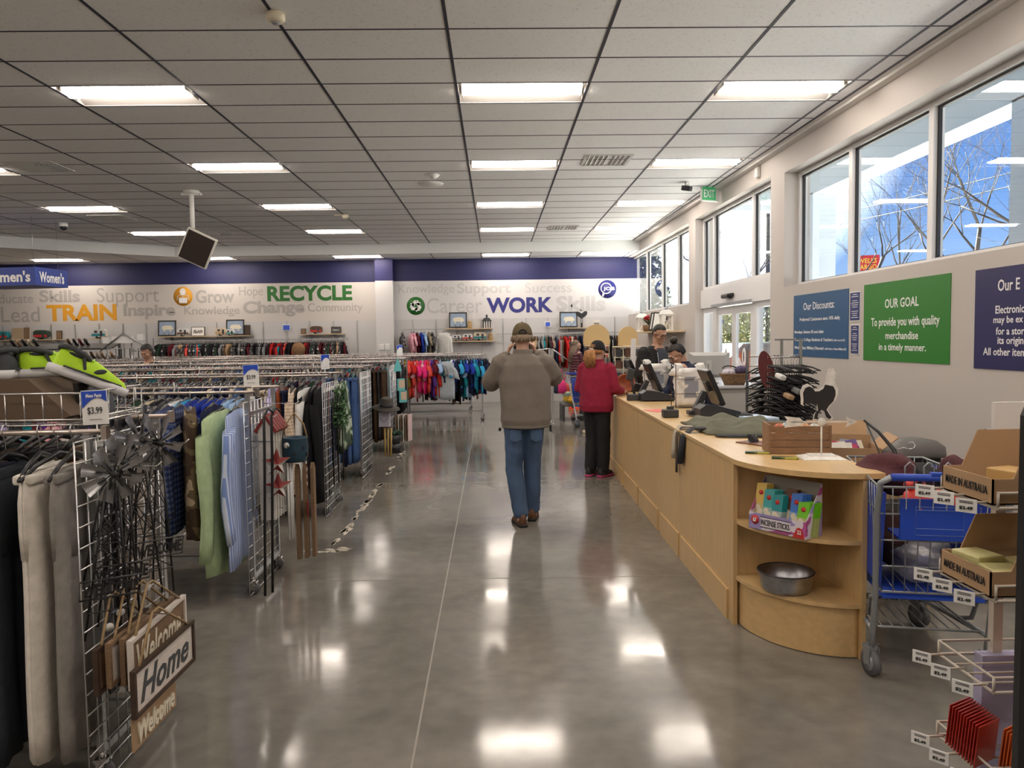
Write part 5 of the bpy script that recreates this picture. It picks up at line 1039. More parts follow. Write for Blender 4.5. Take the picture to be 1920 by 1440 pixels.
def shoe(par, an, yaw, L_, m, sole, s=1.0):
    M = Matrix.Translation((an.x, an.y, 0)) @ Matrix.Rotation(yaw, 4, 'Z'); q = MB()
    def ring(y, w_, z0, h_): return [(w_*math.cos(t_), y, z0+(h_*math.sin(t_) if math.sin(t_) > 0 else .012*math.sin(t_))) for t_ in [2*PI*j/14 for j in range(14)]]
    q.loft([ring(-.085, .018, .03, .05), ring(-.075, .034, .026, .085), ring(-.03, .040, .024, .10), ring(.04, .042, .024, .085), ring(.10, .047, .024, .055), ring(.155, .042, .024, .04), ring(.185, .022, .024, .022)], M=M); o = q.obj('shoe', m, par)
    q = MB(); q.loft([[(w_*k, y, z) for k, z in ((-1, 0), (1, 0), (1, .027), (-1, .027))] for y, w_ in ((-.092, .026), (-.08, .038), (-.03, .040), (.03, .040), (.10, .050), (.16, .044), (.19, .022))], M=M); q.obj('sole', sole, o)
    return o
denim = mat('blue_denim', (.055, .10, .19), .85, noise=.3, nscale=5, bump=.3, bscale=180, stretch=(1, 1, .5)); blk = mat('black_trouser_cloth', (.008, .008, .010), .85)
def trousers(par, J, m, s=1.0, r=(.10, .078, .072), top=.06, hem=.035, wr=.012):
    q = MB(); torso(q, [(J['pelvis']-V((0, 0, .12)), .165*s, .125*s), (J['pelvis'], .180*s, .130*s), (J['pelvis']+V((0, 0, top)), .175*s, .125*s)])
    for k in 'LR':
        a = J['an'+k]+V((0, 0, hem-.03)); limb(q, [J['hip'+k], J['kn'+k], a], [r[0]*s, r[1]*s, r[2]*s], 16)
    return remesh(q, 'trousers', m, .009, 5, par, wr, .09)
def jacket(par, J, m, secs, arm, name='jacket', voxel=.010, wr=.014, wsz=.10, cuffs=True):
    q = MB(); torso(q, secs, 24)
    for k in 'LR':
        e_ = J['wr'+k].lerp(J['el'+k], .10); limb(q, [J['sh'+k], J['el'+k], e_], arm, 16)
    return remesh(q, name, m, voxel, 6, par, wr, wsz)

# --- man seen from behind, hands at his face
c = V
J = dict(pelvis=c((.02, .0, .97)), waist=c((.02, .0, 1.10)), chest=c((.01, .0, 1.30)), neck=c((0, .03, 1.53)), shL=c((-.185, .0, 1.44)), shR=c((.185, .0, 1.44)), elL=c((-.285, .10, 1.25)), elR=c((.28, .10, 1.29)), wrL=c((-.135, .225, 1.49)), wrR=c((.13, .225, 1.50)), hipL=c((-.075, 0, .92)), hipR=c((.09, .0, .92)), knL=c((-.09, .03, .50)), knR=c((.075, .10, .50)), anL=c((-.035, -.06, .09)), anR=c((.075, .16, .09)),
    headM=HM(c((0, .045, 1.585)), 0, -.08), handL=(c((.30, -.25, .9)), c((1, .1, -.2)), .7, 1), handR=(c((-.30, -.25, .9)), c((-1, .1, -.2)), .7, -1))
MAN, _b = person('man seen from behind in grey-brown fleece jacket, blue jeans and olive cap', (.235, 6.72, 0), 0, J, None, None)
fleece = mat('taupe_fleece', (.195, .168, .140), .95, noise=.07, nscale=12, bump=.3, bscale=240)
jk = jacket(MAN, J, fleece, [(c((.02, .0, .875)), .205, .145), (c((.02, .0, .93)), .225, .16), (c((.02, .0, 1.10)), .222, .158), (c((.01, .0, 1.28)), .228, .152), (c((0, .0, 1.41)), .215, .125), (c((0, .01, 1.475)), .15, .10), (c((0, .02, 1.51)), .095, .085)], [.086, .088, .075], 'fleece_jacket', .009, .016, .16)
q = MB(); torso(q, [(c((0, .022, 1.47)), .095, .088), (c((0, .025, 1.50)), .090, .086), (c((0, .028, 1.545)), .080, .080)]); q.obj('collar', fleece, MAN)
q = MB(); torso(q, [(c((.02, 0, .862)), .210, .150), (c((.02, 0, .885)), .213, .152)]); q.obj('hem_band', fleece, MAN)
trousers(MAN, J, denim, 1.0, (.098, .078, .070), .04, .035, .014)
for x in (-.075, .105):
    q = MB(); q.prism([(-.05, .05), (.05, .05), (.048, -.035), (0, -.055), (-.048, -.035)], .004, Matrix.Translation((x, -.108, .80)) @ Matrix.Rotation(PI/2+.05, 4, 'X')); q.obj('back_pocket', denim, MAN)
q = MB(); q.sph((-.21, .0, .845), (.014, .014, .018)); q.box((.235, -.02, .85), (.02, .015, .06)); q.obj('key_clip', BLACKPL, MAN)
brn = mat('brown_leather', (.115, .05, .022), .6, noise=.2, nscale=20); sole = mat('dark_sole', (.02, .017, .015), .8)
shoe(MAN, J['anL'], .25, 1, brn, sole); shoe(MAN, J['anR'], -.15, 1, brn, sole)
H_ = J['headM']; q = MB(); R = random.Random(2)
for i in range(60):
    a = PI+PI*i/59; p = H_ @ V((.082*math.cos(a), -.012+.098*math.sin(a), .075)); p2 = H_ @ V((.092*math.cos(a)+R.uniform(-.012, .012), -.012+.105*math.sin(a)+R.uniform(-.01, .01), R.uniform(.010, .045))); q.tube([p, p.lerp(p2, .5)+V((R.uniform(-.008, .008), R.uniform(-.01, .0), 0)), p2], [.014, .013, .005], 5)
q.obj('hair', mat('grey_blond_hair', (.24, .175, .115), .7, noise=.3, nscale=40), MAN)
capm = mat('olive_cap_cloth', (.115, .085, .04), .85, noise=.15, nscale=20); q = MB(); rings = []
for i in range(9):
    a = PI*.5*i/8; rings.append([H_ @ V((.090*math.cos(a)**.8*math.cos(t_), -.012+.108*math.cos(a)**.8*math.sin(t_), .078+.118*math.sin(a))) for t_ in [2*PI*j/24 for j in range(24)]])
q.loft(rings); cap_ = q.obj('cap', capm, MAN); q = MB(); q.sph((0, 0, .198), (.009, .009, .006), M=H_); q.tube([H_ @ V((.03*math.cos(a), -.122, .10+.024*math.sin(a))) for a in [PI*i/10 for i in range(11)]], .006, 6); q.box((0, -.122, .094), (.075, .006, .012), None, 0, 0, H_); q.obj('strap', BLACKINK, cap_); q = MB(); q.prism([(.088*math.cos(a), .07+.10*math.sin(a)) for a in [PI*i/12 for i in range(13)]], .006, H_ @ Matrix.Translation((0, .0, .082)) @ Matrix.Rotation(-.12, 4, 'X')); q.obj('brim', capm, cap_)

# --- woman in red fleece at the counter
J = dict(pelvis=c((0, 0, .88)), waist=c((0, .0, 1.0)), chest=c((0, .02, 1.17)), neck=c((0, .03, 1.375)), shL=c((-.165, .02, 1.29)), shR=c((.165, .02, 1.29)), elL=c((-.215, .0, 1.04)), elR=c((.225, .03, 1.04)), wrL=c((-.18, .22, 1.03)), wrR=c((.20, .26, 1.00)), hipL=c((-.075, 0, .83)), hipR=c((.08, 0, .83)), knL=c((-.075, .03, .45)), knR=c((.085, .03, .45)), anL=c((-.075, -.02, .08)), anR=c((.085, .0, .08)),
    headM=HM(c((0, .045, 1.425)), -.25, -.12), handL=(c((.1, 1, -.05)), c((0, 0, -1)), .35, 1), handR=(c((-.1, 1, -.05)), c((0, 0, -1)), .35, -1))
WR, _b = person('woman in a crimson fleece, black trousers and black cap at the counter', (1.175, 9.0, 0), -.62, J, None, None, SKIN, .95)
crim = mat('crimson_fleece', (.26, .008, .035), .9, noise=.07, nscale=14, bump=.3, bscale=220)
jacket(WR, J, crim, [(c((0, 0, .77)), .20, .155), (c((0, .0, .84)), .215, .165), (c((0, .0, 1.0)), .20, .15), (c((0, .015, 1.16)), .205, .145), (c((0, .02, 1.27)), .19, .115), (c((0, .025, 1.33)), .12, .09), (c((0, .03, 1.365)), .075, .07)], [.075, .072, .052], 'fleece_jacket', .009, .016, .14)
q = MB(); torso(q, [(c((0, .028, 1.33)), .078, .075), (c((0, .03, 1.385)), .068, .068)]); q.obj('collar', crim, WR)
trousers(WR, J, blk, .95, (.105, .082, .075), .03, .03, .012)
shm = mat('black_trainer', (.015, .015, .018), .6); pk_ = mat('pink_sole', (.45, .05, .17), .6)
shoe(WR, J['anL'], .1, 1, shm, pk_); shoe(WR, J['anR'], -.1, 1, shm, pk_)
H_ = J['headM']; ging = mat('ginger_hair', (.36, .165, .055), .6, noise=.35, nscale=35)
q = MB(); hair_cap(q, H_, .95, .02, 1.08); q.obj('hair', ging, WR)
q = MB(); R = random.Random(6)
for i in range(26):
    a = R.uniform(-.8, .8); r0 = R.uniform(.0, .03); p = H_ @ V((r0*math.sin(a*3), -.105, .06)); q.tube([p, p+V((.05*a, -.055, -.03)), p+V((.07*a, -.065, -.11)), p+V((.055*a+R.uniform(-.02, .02), -.045, -.19+R.uniform(-.03, .03)))], [.014, .022, .018, .005], 6)
q.obj('ponytail', ging, WR)
q = MB(); rings = []
for i in range(9): a = PI*.5*i/8; rings.append([H_ @ V((.086*math.cos(a)**.8*math.cos(t_), -.012+.102*math.cos(a)**.8*math.sin(t_), .065+.118*math.sin(a))) for t_ in [2*PI*j/24 for j in range(24)]])
q.loft(rings); cap_ = q.obj('cap', blk, WR); q = MB(); q.prism([(.078*math.cos(a), .07+.085*math.sin(a)) for a in [PI*i/12 for i in range(13)]], .006, H_ @ Matrix.Translation((0, .0, .072)) @ Matrix.Rotation(-.15, 4, 'X')); q.obj('brim', blk, cap_); q = MB(); q.box((.0, -.112, .072), (.05, .008, .014), None, 0, 0, H_); q.obj('strap_buckle', CHROME, cap_)
eyes(WR, H_, False, .95)

# --- cashier with glasses
J = dict(pelvis=c((0, 0, .98)), waist=c((0, .0, 1.12)), chest=c((0, .01, 1.32)), neck=c((0, .04, 1.55)), shL=c((-.19, .01, 1.46)), shR=c((.19, .01, 1.46)), elL=c((-.25, .02, 1.17)), elR=c((.25, .02, 1.17)), wrL=c((-.16, .22, 1.06)), wrR=c((.16, .22, 1.06)), hipL=c((-.08, 0, .93)), hipR=c((.08, 0, .93)), knL=c((-.09, .02, .5)), knR=c((.09, .02, .5)), anL=c((-.09, 0, .09)), anR=c((.09, 0, .09)), headM=HM(c((0, .065, 1.615)), -.10, -.36), handL=(c((.3, .8, -.3)), c((.3, 0, -1)), .5, 1), handR=(c((-.3, .8, -.3)), c((-.3, 0, -1)), .5, -1))
CM, _b = person('dark-haired man with glasses in black hoodie behind the counter', (1.95, 9.38, 0), PI+.55, J, None, None, SKIN2, .98)
hood = mat('black_hoodie', (.014, .013, .014), .9, bump=.2, bscale=200); tee = mat('slate_tee', (.04, .045, .058), .85)
jacket(CM, J, hood, [(c((0, 0, .88)), .19, .135), (c((0, 0, 1.05)), .195, .14), (c((0, .0, 1.3)), .215, .145), (c((0, .005, 1.42)), .205, .115), (c((0, .015, 1.50)), .13, .09), (c((0, .02, 1.53)), .085, .08)], [.08, .072, .05], 'hoodie', .010, .016, .13)
q = MB(); q.loft([[(w_*math.cos(t_), y0+.02*math.sin(t_), z) for t_ in [2*PI*j/12 for j in range(12)]] for w_, y0, z in ((.06, .142, 1.0), (.07, .145, 1.15), (.085, .148, 1.3), (.085, .125, 1.42), (.065, .10, 1.50))]); q.obj('t_shirt', tee, CM)
q = MB(); q.tube([(.085, .135, 1.45), (.09, .162, 1.32), (.075, .16, 1.15), (.065, .155, 1.0)], .005, 5); q.tube([(-.085, .135, 1.45), (-.09, .162, 1.32), (-.075, .16, 1.15), (-.065, .155, 1.0)], .005, 5); q.obj('zip', STEEL, CM)
trousers(CM, J, mat('dark_jean', (.03, .035, .05), .85), .95, (.09, .07, .065), .03)
for k in 'LR': shoe(CM, J['an'+k], 0, 1, shm, sole)
dkh = mat('dark_hair', (.012, .008, .006), .5, noise=.3, nscale=40); q = MB(); hair_cap(q, J['headM'], .98, .045, 1.025, .07); q.obj('hair', dkh, CM); eyes(CM, J['headM'], True, .98); glasses(CM, J['headM'], .98)

# --- cashier leaning forward, hair in a bun
J = dict(pelvis=c((0, -.12, .92)), waist=c((0, -.06, 1.04)), chest=c((0, .06, 1.19)), neck=c((0, .17, 1.36)), shL=c((-.165, .11, 1.29)), shR=c((.165, .11, 1.29)), elL=c((-.21, .18, 1.05)), elR=c((.21, .18, 1.05)), wrL=c((-.10, .36, 1.01)), wrR=c((.10, .36, 1.01)), hipL=c((-.08, -.12, .88)), hipR=c((.08, -.12, .88)), knL=c((-.085, -.08, .47)), knR=c((.085, -.08, .47)), anL=c((-.085, -.1, .08)), anR=c((.085, -.1, .08)), headM=HM(c((0, .215, 1.40)), .0, -.62), handL=(c((.3, .8, -.2)), c((.2, 0, -1)), .5, 1), handR=(c((-.3, .8, -.2)), c((-.2, 0, -1)), .5, -1))
CW, _b = person('woman cashier in navy shirt with glasses and a hair bun, looking down', (2.21, 8.45, 0), PI/2+.35, J, None, None, SKIN, .95)
nvy = mat('navy_polo', (.012, .018, .05), .85, bump=.2, bscale=200)
jacket(CW, J, nvy, [(c((0, -.12, .86)), .185, .14), (c((0, -.06, 1.03)), .175, .14), (c((0, .05, 1.17)), .19, .14), (c((0, .10, 1.26)), .18, .115), (c((0, .14, 1.32)), .115, .085), (c((0, .155, 1.35)), .07, .07)], [.072, .065, .05], 'polo_shirt', .010, .014, .12)
q = MB(); torso(q, [(c((0, .15, 1.325)), .078, .072), (c((0, .165, 1.365)), .075, .068)]); q.obj('collar', nvy, CW)
trousers(CW, J, blk, .93, (.095, .075, .065), .03); 
for k in 'LR': shoe(CW, J['an'+k], 0, 1, shm, sole)
H_ = J['headM']; q = MB(); hair_cap(q, H_, .95, .03, 1.10, .075); q.sph((0, -.06, .20), (.045, .045, .04), M=H_); q.obj('hair', dkh, CW); eyes(CW, H_, True, .95); glasses(CW, H_, .95)

# --- shopper in a puffer jacket with a cart
J = dict(pelvis=c((0, 0, .88)), waist=c((0, .0, 1.0)), chest=c((0, .01, 1.18)), neck=c((0, .03, 1.37)), shL=c((-.165, .01, 1.29)), shR=c((.165, .01, 1.29)), elL=c((-.19, .10, 1.06)), elR=c((.19, .10, 1.06)), wrL=c((-.15, .30, 1.0)), wrR=c((.15, .30, 1.0)), hipL=c((-.075, 0, .84)), hipR=c((.075, 0, .84)), knL=c((-.08, .05, .45)), knR=c((.08, -.02, .45)), anL=c((-.08, .08, .08)), anR=c((.08, -.12, .08)), headM=HM(c((0, .04, 1.415)), -.15, .22), handL=(c((.0, 1, -.1)), c((0, 0, -1)), .9, 1), handR=(c((.0, 1, -.1)), c((0, 0, -1)), .9, -1))
PW, _b = person('long-haired woman in maroon puffer jacket pushing a cart, looking up', (1.80, 17.35, 0), -1.25, J, None, None, SKIN, .95)
puf = mat('maroon_puffer', (.075, .010, .022), .4); q = MB()
for i in range(9):
    z = .82+.06*i; w_ = (.20, .205, .20, .195, .195, .20, .205, .195, .15)[i]; rings = [[(w_*k_*math.cos(t_), .01+(w_*.72)*k_*math.sin(t_), z+dz) for t_ in [2*PI*j/20 for j in range(20)]] for k_, dz in ((.90, -.032), (1.0, -.018), (1.04, 0), (1.0, .018), (.90, .032))]; q.loft(rings)
for k in 'LR':
    a, b_, c_ = J['sh'+k], J['el'+k], J['wr'+k].lerp(J['el'+k], .1)
    for p0, p1, n_ in ((a, b_, 5), (b_, c_, 4)):
        for i in range(n_): p = p0.lerp(p1, (i+.5)/n_); q.sph(p, (.070, .070, .045), 12, 8, 0, ((p1-p0).to_track_quat('Z', 'Y').to_euler()))
torso(q, [(c((0, .01, 1.30)), .16, .11), (c((0, .02, 1.36)), .085, .08), (c((0, .025, 1.40)), .075, .075)]); remesh(q, 'puffer_jacket', puf, .009, 2, PW)
trousers(PW, J, blk, .95, (.100, .074, .060), .02, .035, .006)
cor = mat('coral_trainer', (.75, .07, .03), .5)
for k in 'LR': shoe(PW, J['an'+k], 0, 1, cor, mat('orange_sole', (.7, .2, .1), .5))
lbr = mat('light_brown_hair', (.13, .085, .055), .55, noise=.35, nscale=30); H_ = J['headM']; q = MB(); hair_cap(q, H_, .95, .0, 1.10); R = random.Random(9)
for i in range(34): a = PI*.95+PI*1.1*i/33; p = H_ @ V((.08*math.cos(a), -.015+.095*math.sin(a), .06)); p2 = V((.11*math.cos(a), -.06+.10*math.sin(a), 1.10+R.uniform(-.05, .05))); q.tube([p, p.lerp(p2, .5)+V((.02*math.cos(a), -.025, 0)), p2], [.018, .016, .006], 5)
q.obj('hair', lbr, PW); eyes(PW, H_, False, .95); glasses(PW, H_, .95)

# --- woman browsing between the far racks
J = dict(pelvis=c((0, 0, .88)), waist=c((0, .0, 1.0)), chest=c((0, .01, 1.18)), neck=c((0, .03, 1.37)), shL=c((-.165, .01, 1.29)), shR=c((.165, .01, 1.29)), elL=c((-.21, .06, 1.05)), elR=c((.21, .06, 1.05)), wrL=c((-.12, .24, 1.10)), wrR=c((.12, .24, 1.10)), hipL=c((-.075, 0, .84)), hipR=c((.075, 0, .84)), knL=c((-.08, .02, .45)), knR=c((.08, .02, .45)), anL=c((-.08, 0, .08)), anR=c((.08, 0, .08)), headM=HM(c((0, .05, 1.45)), .15, -.45), handL=(c((.2, .9, 0)), c((0, 0, -1)), .5, 1), handR=(c((-.2, .9, 0)), c((0, 0, -1)), .5, -1))
BW, _b = person('dark-haired woman looking down behind the far clothes racks', (-5.62, 12.62, .0), PI-.35, J, None, None, SKIN2, 1.02)
jacket(BW, J, mat('black_cardigan', (.012, .011, .014), .9), [(c((0, 0, .85)), .18, .13), (c((0, .0, 1.05)), .18, .135), (c((0, .01, 1.2)), .20, .135), (c((0, .01, 1.30)), .185, .105), (c((0, .02, 1.345)), .11, .075)], [.07, .062, .048], 'cardigan', .011, .012)
q = MB(); torso(q, [(c((0, .045, 1.1)), .12, .105), (c((0, .045, 1.2)), .125, .108), (c((0, .045, 1.31)), .10, .075)]); q.obj('violet_top', mat('violet_cloth', (.06, .035, .12), .85), BW)
trousers(BW, J, blk, .93, (.095, .075, .065), .03)
for k in 'LR': shoe(BW, J['an'+k], 0, 1, shm, sole)
H_ = J['headM']; q = MB(); hair_cap(q, H_, 1.02, -.03, 1.13, .085); q.sph((0, -.09, -.01), (.07, .05, .06), M=H_); q.obj('hair', dkh, BW); eyes(BW, H_, True, 1.02); q = MB()
for k in (-1, 1): q.tube([H_ @ V((k*.080, .01, .02-.022+.022*math.cos(a)))+V((0, .022*math.sin(a), 0)) for a in [2*PI*i/12 for i in range(12)]], .002, 4, True)
q.obj('hoop_earrings', CHROME, BW)
# ------------------------------------------------------------------ shopping carts
cartm = mat('cart_grey_steel', (.30, .32, .34), .35, .5); cblue = mat('cart_blue_plastic', (.012, .06, .45), .4)
def cart(loc, rz, label, frame=cartm):
    r = thing('shopping_cart', label, 'shopping cart', loc, rz); W_ = .25
    q = MB()
    for s in (-1, 1):
        q.tube([(s*W_, .12, .10), (s*W_, .10, .22), (s*W_, .06, .42), (s*(W_+.02), -.02, .80), (s*(W_+.02), -.08, .97), (s*(W_-.02), -.10, 1.0)], .0145, 8)
        q.tube([(s*W_, .10, .23), (s*W_*.86, .5, .19), (s*W_*.68, .84, .16)], .013, 8); q.tube([(s*W_*.98, .08, .40), (s*W_*.95, .20, .36), (s*W_*.93, .25, .26), (s*W_*.9, .40, .205)], .011, 7)
    q.tube([(-W_*.68, .84, .16), (W_*.68, .84, .16)], .011, 7); q.obj('frame', frame, r)
    q = MB(); q.cyl((-W_+.02, -.10, 1.0), (W_-.02, -.10, 1.0), .017, 10); q.box((.03, -.1, 1.018), (.2, .035, .012)); q.obj('handle', cblue, r)
    q = MB()
    def ringz(z, k, y0, y1): return [(-(W_+.01)*k, y0, z), ((W_+.01)*k, y0, z), ((W_-.05)*k, y1, z), (-(W_-.05)*k, y1, z)]
    Z0 = ringz(.43, .86, .06, .80); Z1 = ringz(.94, 1.0, -.02, .90)
    for k in range(5): t_ = k/4; q.tube([V(a).lerp(V(b_), t_) for a, b_ in zip(Z0, Z1)], .004 if 0 < k < 4 else .006, 5, True)
    for a, b_ in ((0, 1), (1, 2), (2, 3), (3, 0)):
        n_ = 9 if a in (0, 2) else 15
        for i in range(n_+1): t_ = i/n_; q.cyl(V(Z0[a]).lerp(V(Z0[b_]), t_), V(Z1[a]).lerp(V(Z1[b_]), t_), .0028, 5)
    for i in range(8): t_ = i/7; q.cyl(V(Z0[0]).lerp(V(Z0[1]), t_), V(Z0[3]).lerp(V(Z0[2]), t_), .0028, 5)
    for x in (-.12, -.04, .04, .12): q.tube([(x-.02, .02, .94), (x-.02, .02, 1.03), (x, .02, 1.05), (x+.02, .02, 1.03), (x+.02, .02, .94)], .004, 5)
    q.obj('basket', cartm, r)
    q = MB(); q.box((0, .0, .79), (.33, .012, .19)); q.box((0, .09, .70), (.34, .18, .01)); cs = q.obj('child_seat', cblue, r); q = MB()
    q.tube([(-.10, -.008, .72), (.10, -.008, .72), (.10, -.008, .85), (-.10, -.008, .85)], .0012, 4, True); q.tube([(-.10, -.008, .835), (.10, -.008, .835)], .001, 4); q.tube([(-.10, -.008, .75), (.10, -.008, .75)], .001, 4); q.obj('safety_diagram', mat('pale_blue_print', (.35, .5, .8), .5), cs)
    q = MB()
    for s in (-1, 1): q.prism([(.05, .46), (.78, .46), (.86, .91), (-.02, .91)], .004, Matrix.Translation((s*(W_-.015)+.002, 0, 0)) @ Matrix.Rotation(PI/2, 4, 'Z') @ Matrix.Rotation(PI/2, 4, 'X'))
    q.box((0, .43, .405), (.44, .74, .014)); q.obj('blue_panels', cblue, r)
    q = MB(); q.tube([(-.22, .12, .24), (.22, .12, .24), (.20, .62, .215), (-.20, .62, .215)], .006, 5, True)
    for i in range(9): q.cyl((-.2+.05*i, .12, .24), (-.18+.045*i, .62, .215), .003, 5)
    q.obj('lower_tray', cartm, r)
    for x, y, a in ((-W_, .12, .3), (W_, .12, -.2), (-W_*.68, .82, 0), (W_*.68, .82, .5)):
        M_ = Matrix.Translation((x, y, 0)) @ Matrix.Rotation(a, 4, 'Z'); q = MB(); q.box((0, .01, .135), (.045, .06, .02), None, 0, 0, M_); 
        for s in (-.024, .024): q.prism([(-.02, .06), (.02, .05), (.035, .14), (-.025, .14)], .004, M_ @ Matrix.Translation((s, .0, 0)) @ Matrix.Rotation(PI/2, 4, 'Z') @ Matrix.Rotation(PI/2, 4, 'X'))
        co_ = q.obj('caster', cartm, r); q = MB(); q.cyl((-.016, 0, .065), (.016, 0, .065), .065, 20, mi=0, M=M_); q.cyl((-.018, 0, .065), (.018, 0, .065), .042, 14, mi=1, M=M_); q.obj('wheel', [GREYRUB, cartm], co_)
    return r
cart((2.0, 3.40, 0), -.22, 'loaded grey and blue shopping cart beside the rounded counter end')
cart((1.46, 13.7, 0), -1.15, 'empty blue and white shopping cart in the aisle beyond the woman in red', mat('cart_white', (.72, .73, .75), .35))
maro = mat('maroon_garment', (.085, .025, .032), .9, noise=.2, nscale=8, bump=.4, bscale=60)
def lump(name, loc, r_, m, lb, cat, seed, rough=.25, rot=None):
    R = random.Random(seed); q = MB(); q.sph((0, 0, 0), r_, 28, 18); ph = [R.uniform(0, 6) for _ in range(6)]
    q.v = [tuple(V(p)*(1+rough*.5*math.sin(p[0]/r_[0]*5+ph[0]+p[2]*9)*math.sin(p[1]/r_[1]*4+ph[1])+rough*.35*math.sin(p[2]/r_[2]*7+ph[2]+p[0]*14))) for p in q.v]; return tag(q.obj(name, m, None, loc, rot), lb, cat)
lump('sweater', (2.02, 3.90, .92), (.14, .17, .10), maro, 'maroon garment bulging out of the loaded cart on the left', 'clothes', 3); lump('sweater', (2.20, 3.92, .88), (.12, .16, .08), mat('dark_garment', (.014, .014, .018), .9), 'black garment in the middle of the loaded cart', 'clothes', 5); lump('skirt', (2.30, 3.78, .92), (.05, .12, .10), maro, 'second maroon garment at the right of the loaded cart', 'clothes', 6)
clr = mat('crinkled_plastic', (.55, .56, .60), .12, trans=.55, bump=1.0, bscale=16); lump('plastic_bag', (2.08, 3.68, .53), (.14, .14, .10), clr, 'crumpled clear plastic bag low in the loaded cart', 'plastic bag', 8, .35); lump('brown_bundle', (2.03, 3.86, .58), (.11, .17, .13), mat('brown_bundle', (.06, .025, .02), .9), 'dark brown bundle deep in the loaded cart', 'bundle', 9); lump('blue_bundle', (2.24, 3.82, .64), (.08, .2, .12), pattern('blue_dots', 'blotch', (.012, .03, .16), (.02, .05, .25), 30, (.3, .4, .6)), 'blue speckled bundle at the back of the loaded cart', 'bundle', 12)
cr = mat('coral_plastic', (.75, .075, .06), .4)
r = thing('watering_can', 'coral red plastic can with a pointed spout in the cart seat', 'can', (1.93, 3.47, .80), .1); q = MB(); q.lathe([(.001, 0), (.055, 0), (.06, .04), (.05, .10), (.028, .12), (.001, .125)], 18); q.obj('body', cr, r); q = MB(); q.tube([(.04, -.02, .09), (.085, -.045, .06), (.115, -.065, -.03)], [.026, .018, .003], 8); q.obj('spout', cr, r); q = MB(); q.sph((-.03, 0, .14), (.03, .022, .025)); q.tube([(-.03, 0, .15), (.03, 0, .165), (.055, 0, .11)], .008, 6); q.obj('handle', cr, r)
r = thing('toy_bucket', 'second coral red plastic piece on the right of the cart seat', 'bucket', (2.09, 3.44, .81)); q = MB(); q.lathe([(.001, 0), (.06, 0), (.075, .10), (.070, .10), (.055, .01), (.001, .01)], 18); q.obj('body', cr, r); q = MB(); q.tube([(-.07, 0, .1), (-.04, 0, .125), (.04, 0, .125), (.07, 0, .1)], .004, 5); q.obj('handle', mat('gold_wire', (.5, .35, .12), .3, .9), r)
o = bpy.data.objects.new('clothes_hanger', HANGER); COL.objects.link(o); o.location = (2.14, 3.90, 1.06); o.rotation_euler = (1.2, .5, 1.2); tag(o, 'black hanger with silver hook lying on top of the loaded cart', 'hanger')
# ------------------------------------------------------------------ soap rack at the right edge
bei = mat('beige_rack_paint', (.56, .50, .43), .5)
K = thing('soap_rack', 'beige wire soap rack with price tags at the right edge', 'display rack', (1.315, 1.95, 0)); q = MB()
for x, y in ((.13, .235), (.38, .02), (.38, .25)): q.box2((x, y-.012, 0), (x+.028, y+.012, 1.30 if x < .2 else 1.40))
q.obj('post', bei, K); q = MB()
SHZ = (1.182, .937, .692, .447)
for z in SHZ:
    q.tube([(-.02, -.01, z), (.40, -.01, z), (.40, .24, z), (-.02, .24, z)], .005, 6, True); q.tube([(-.02, -.01, z+.04), (.40, -.01, z+.04), (.40, .24, z+.04), (-.02, .24, z+.04)], .004, 6, True)
    for y in (.05, .11, .17): q.cyl((-.02, y, z), (.40, y, z), .003, 5)
    for x, y in ((-.02, -.01), (-.02, .24), (.4, -.01), (.4, .24)): q.cyl((x, y, z), (x, y, z+.04), .004, 5)
q.obj('wire_shelf', bei, K); q = MB(); q.box2((.17, .30, 1.24), (.62, .315, 1.43)); q.obj('header_card', mat('header_white', (.68, .65, .62), .6), K); q = MB(); q.box2((.155, .29, 1.22), (.17, .325, 1.35)); q.obj('card_clip', STEEL, K)
for j, z in enumerate(SHZ):
    for i, y in enumerate((.21, .115, .015)):
        q = MB(); q.cyl((-.02, y, z+.012), (-.085, y, z+.012), .0035, 5); a = q.obj('tag_holder', bei, K); q = MB(); q.box((0, 0, 0), (.003, .050, .036)); tg = q.obj('price_tag', PAPER, a, (-.088, y, z+.004), (0, 0, .75))
        text('lettering', '$2.49', BLACKINK, (-.0025, 0, -.006), FACE_LEFT, tg, width=.032, height=.010, bold=.03); q = MB()
        for dz in (.008, .012): q.box((-.002, 0, dz), (.001, .032, .0016))
        q.obj('fine_print', BLACKINK, tg)
soapc = mat('yellow_soap', (.62, .58, .27), .5, noise=.06, nscale=30)
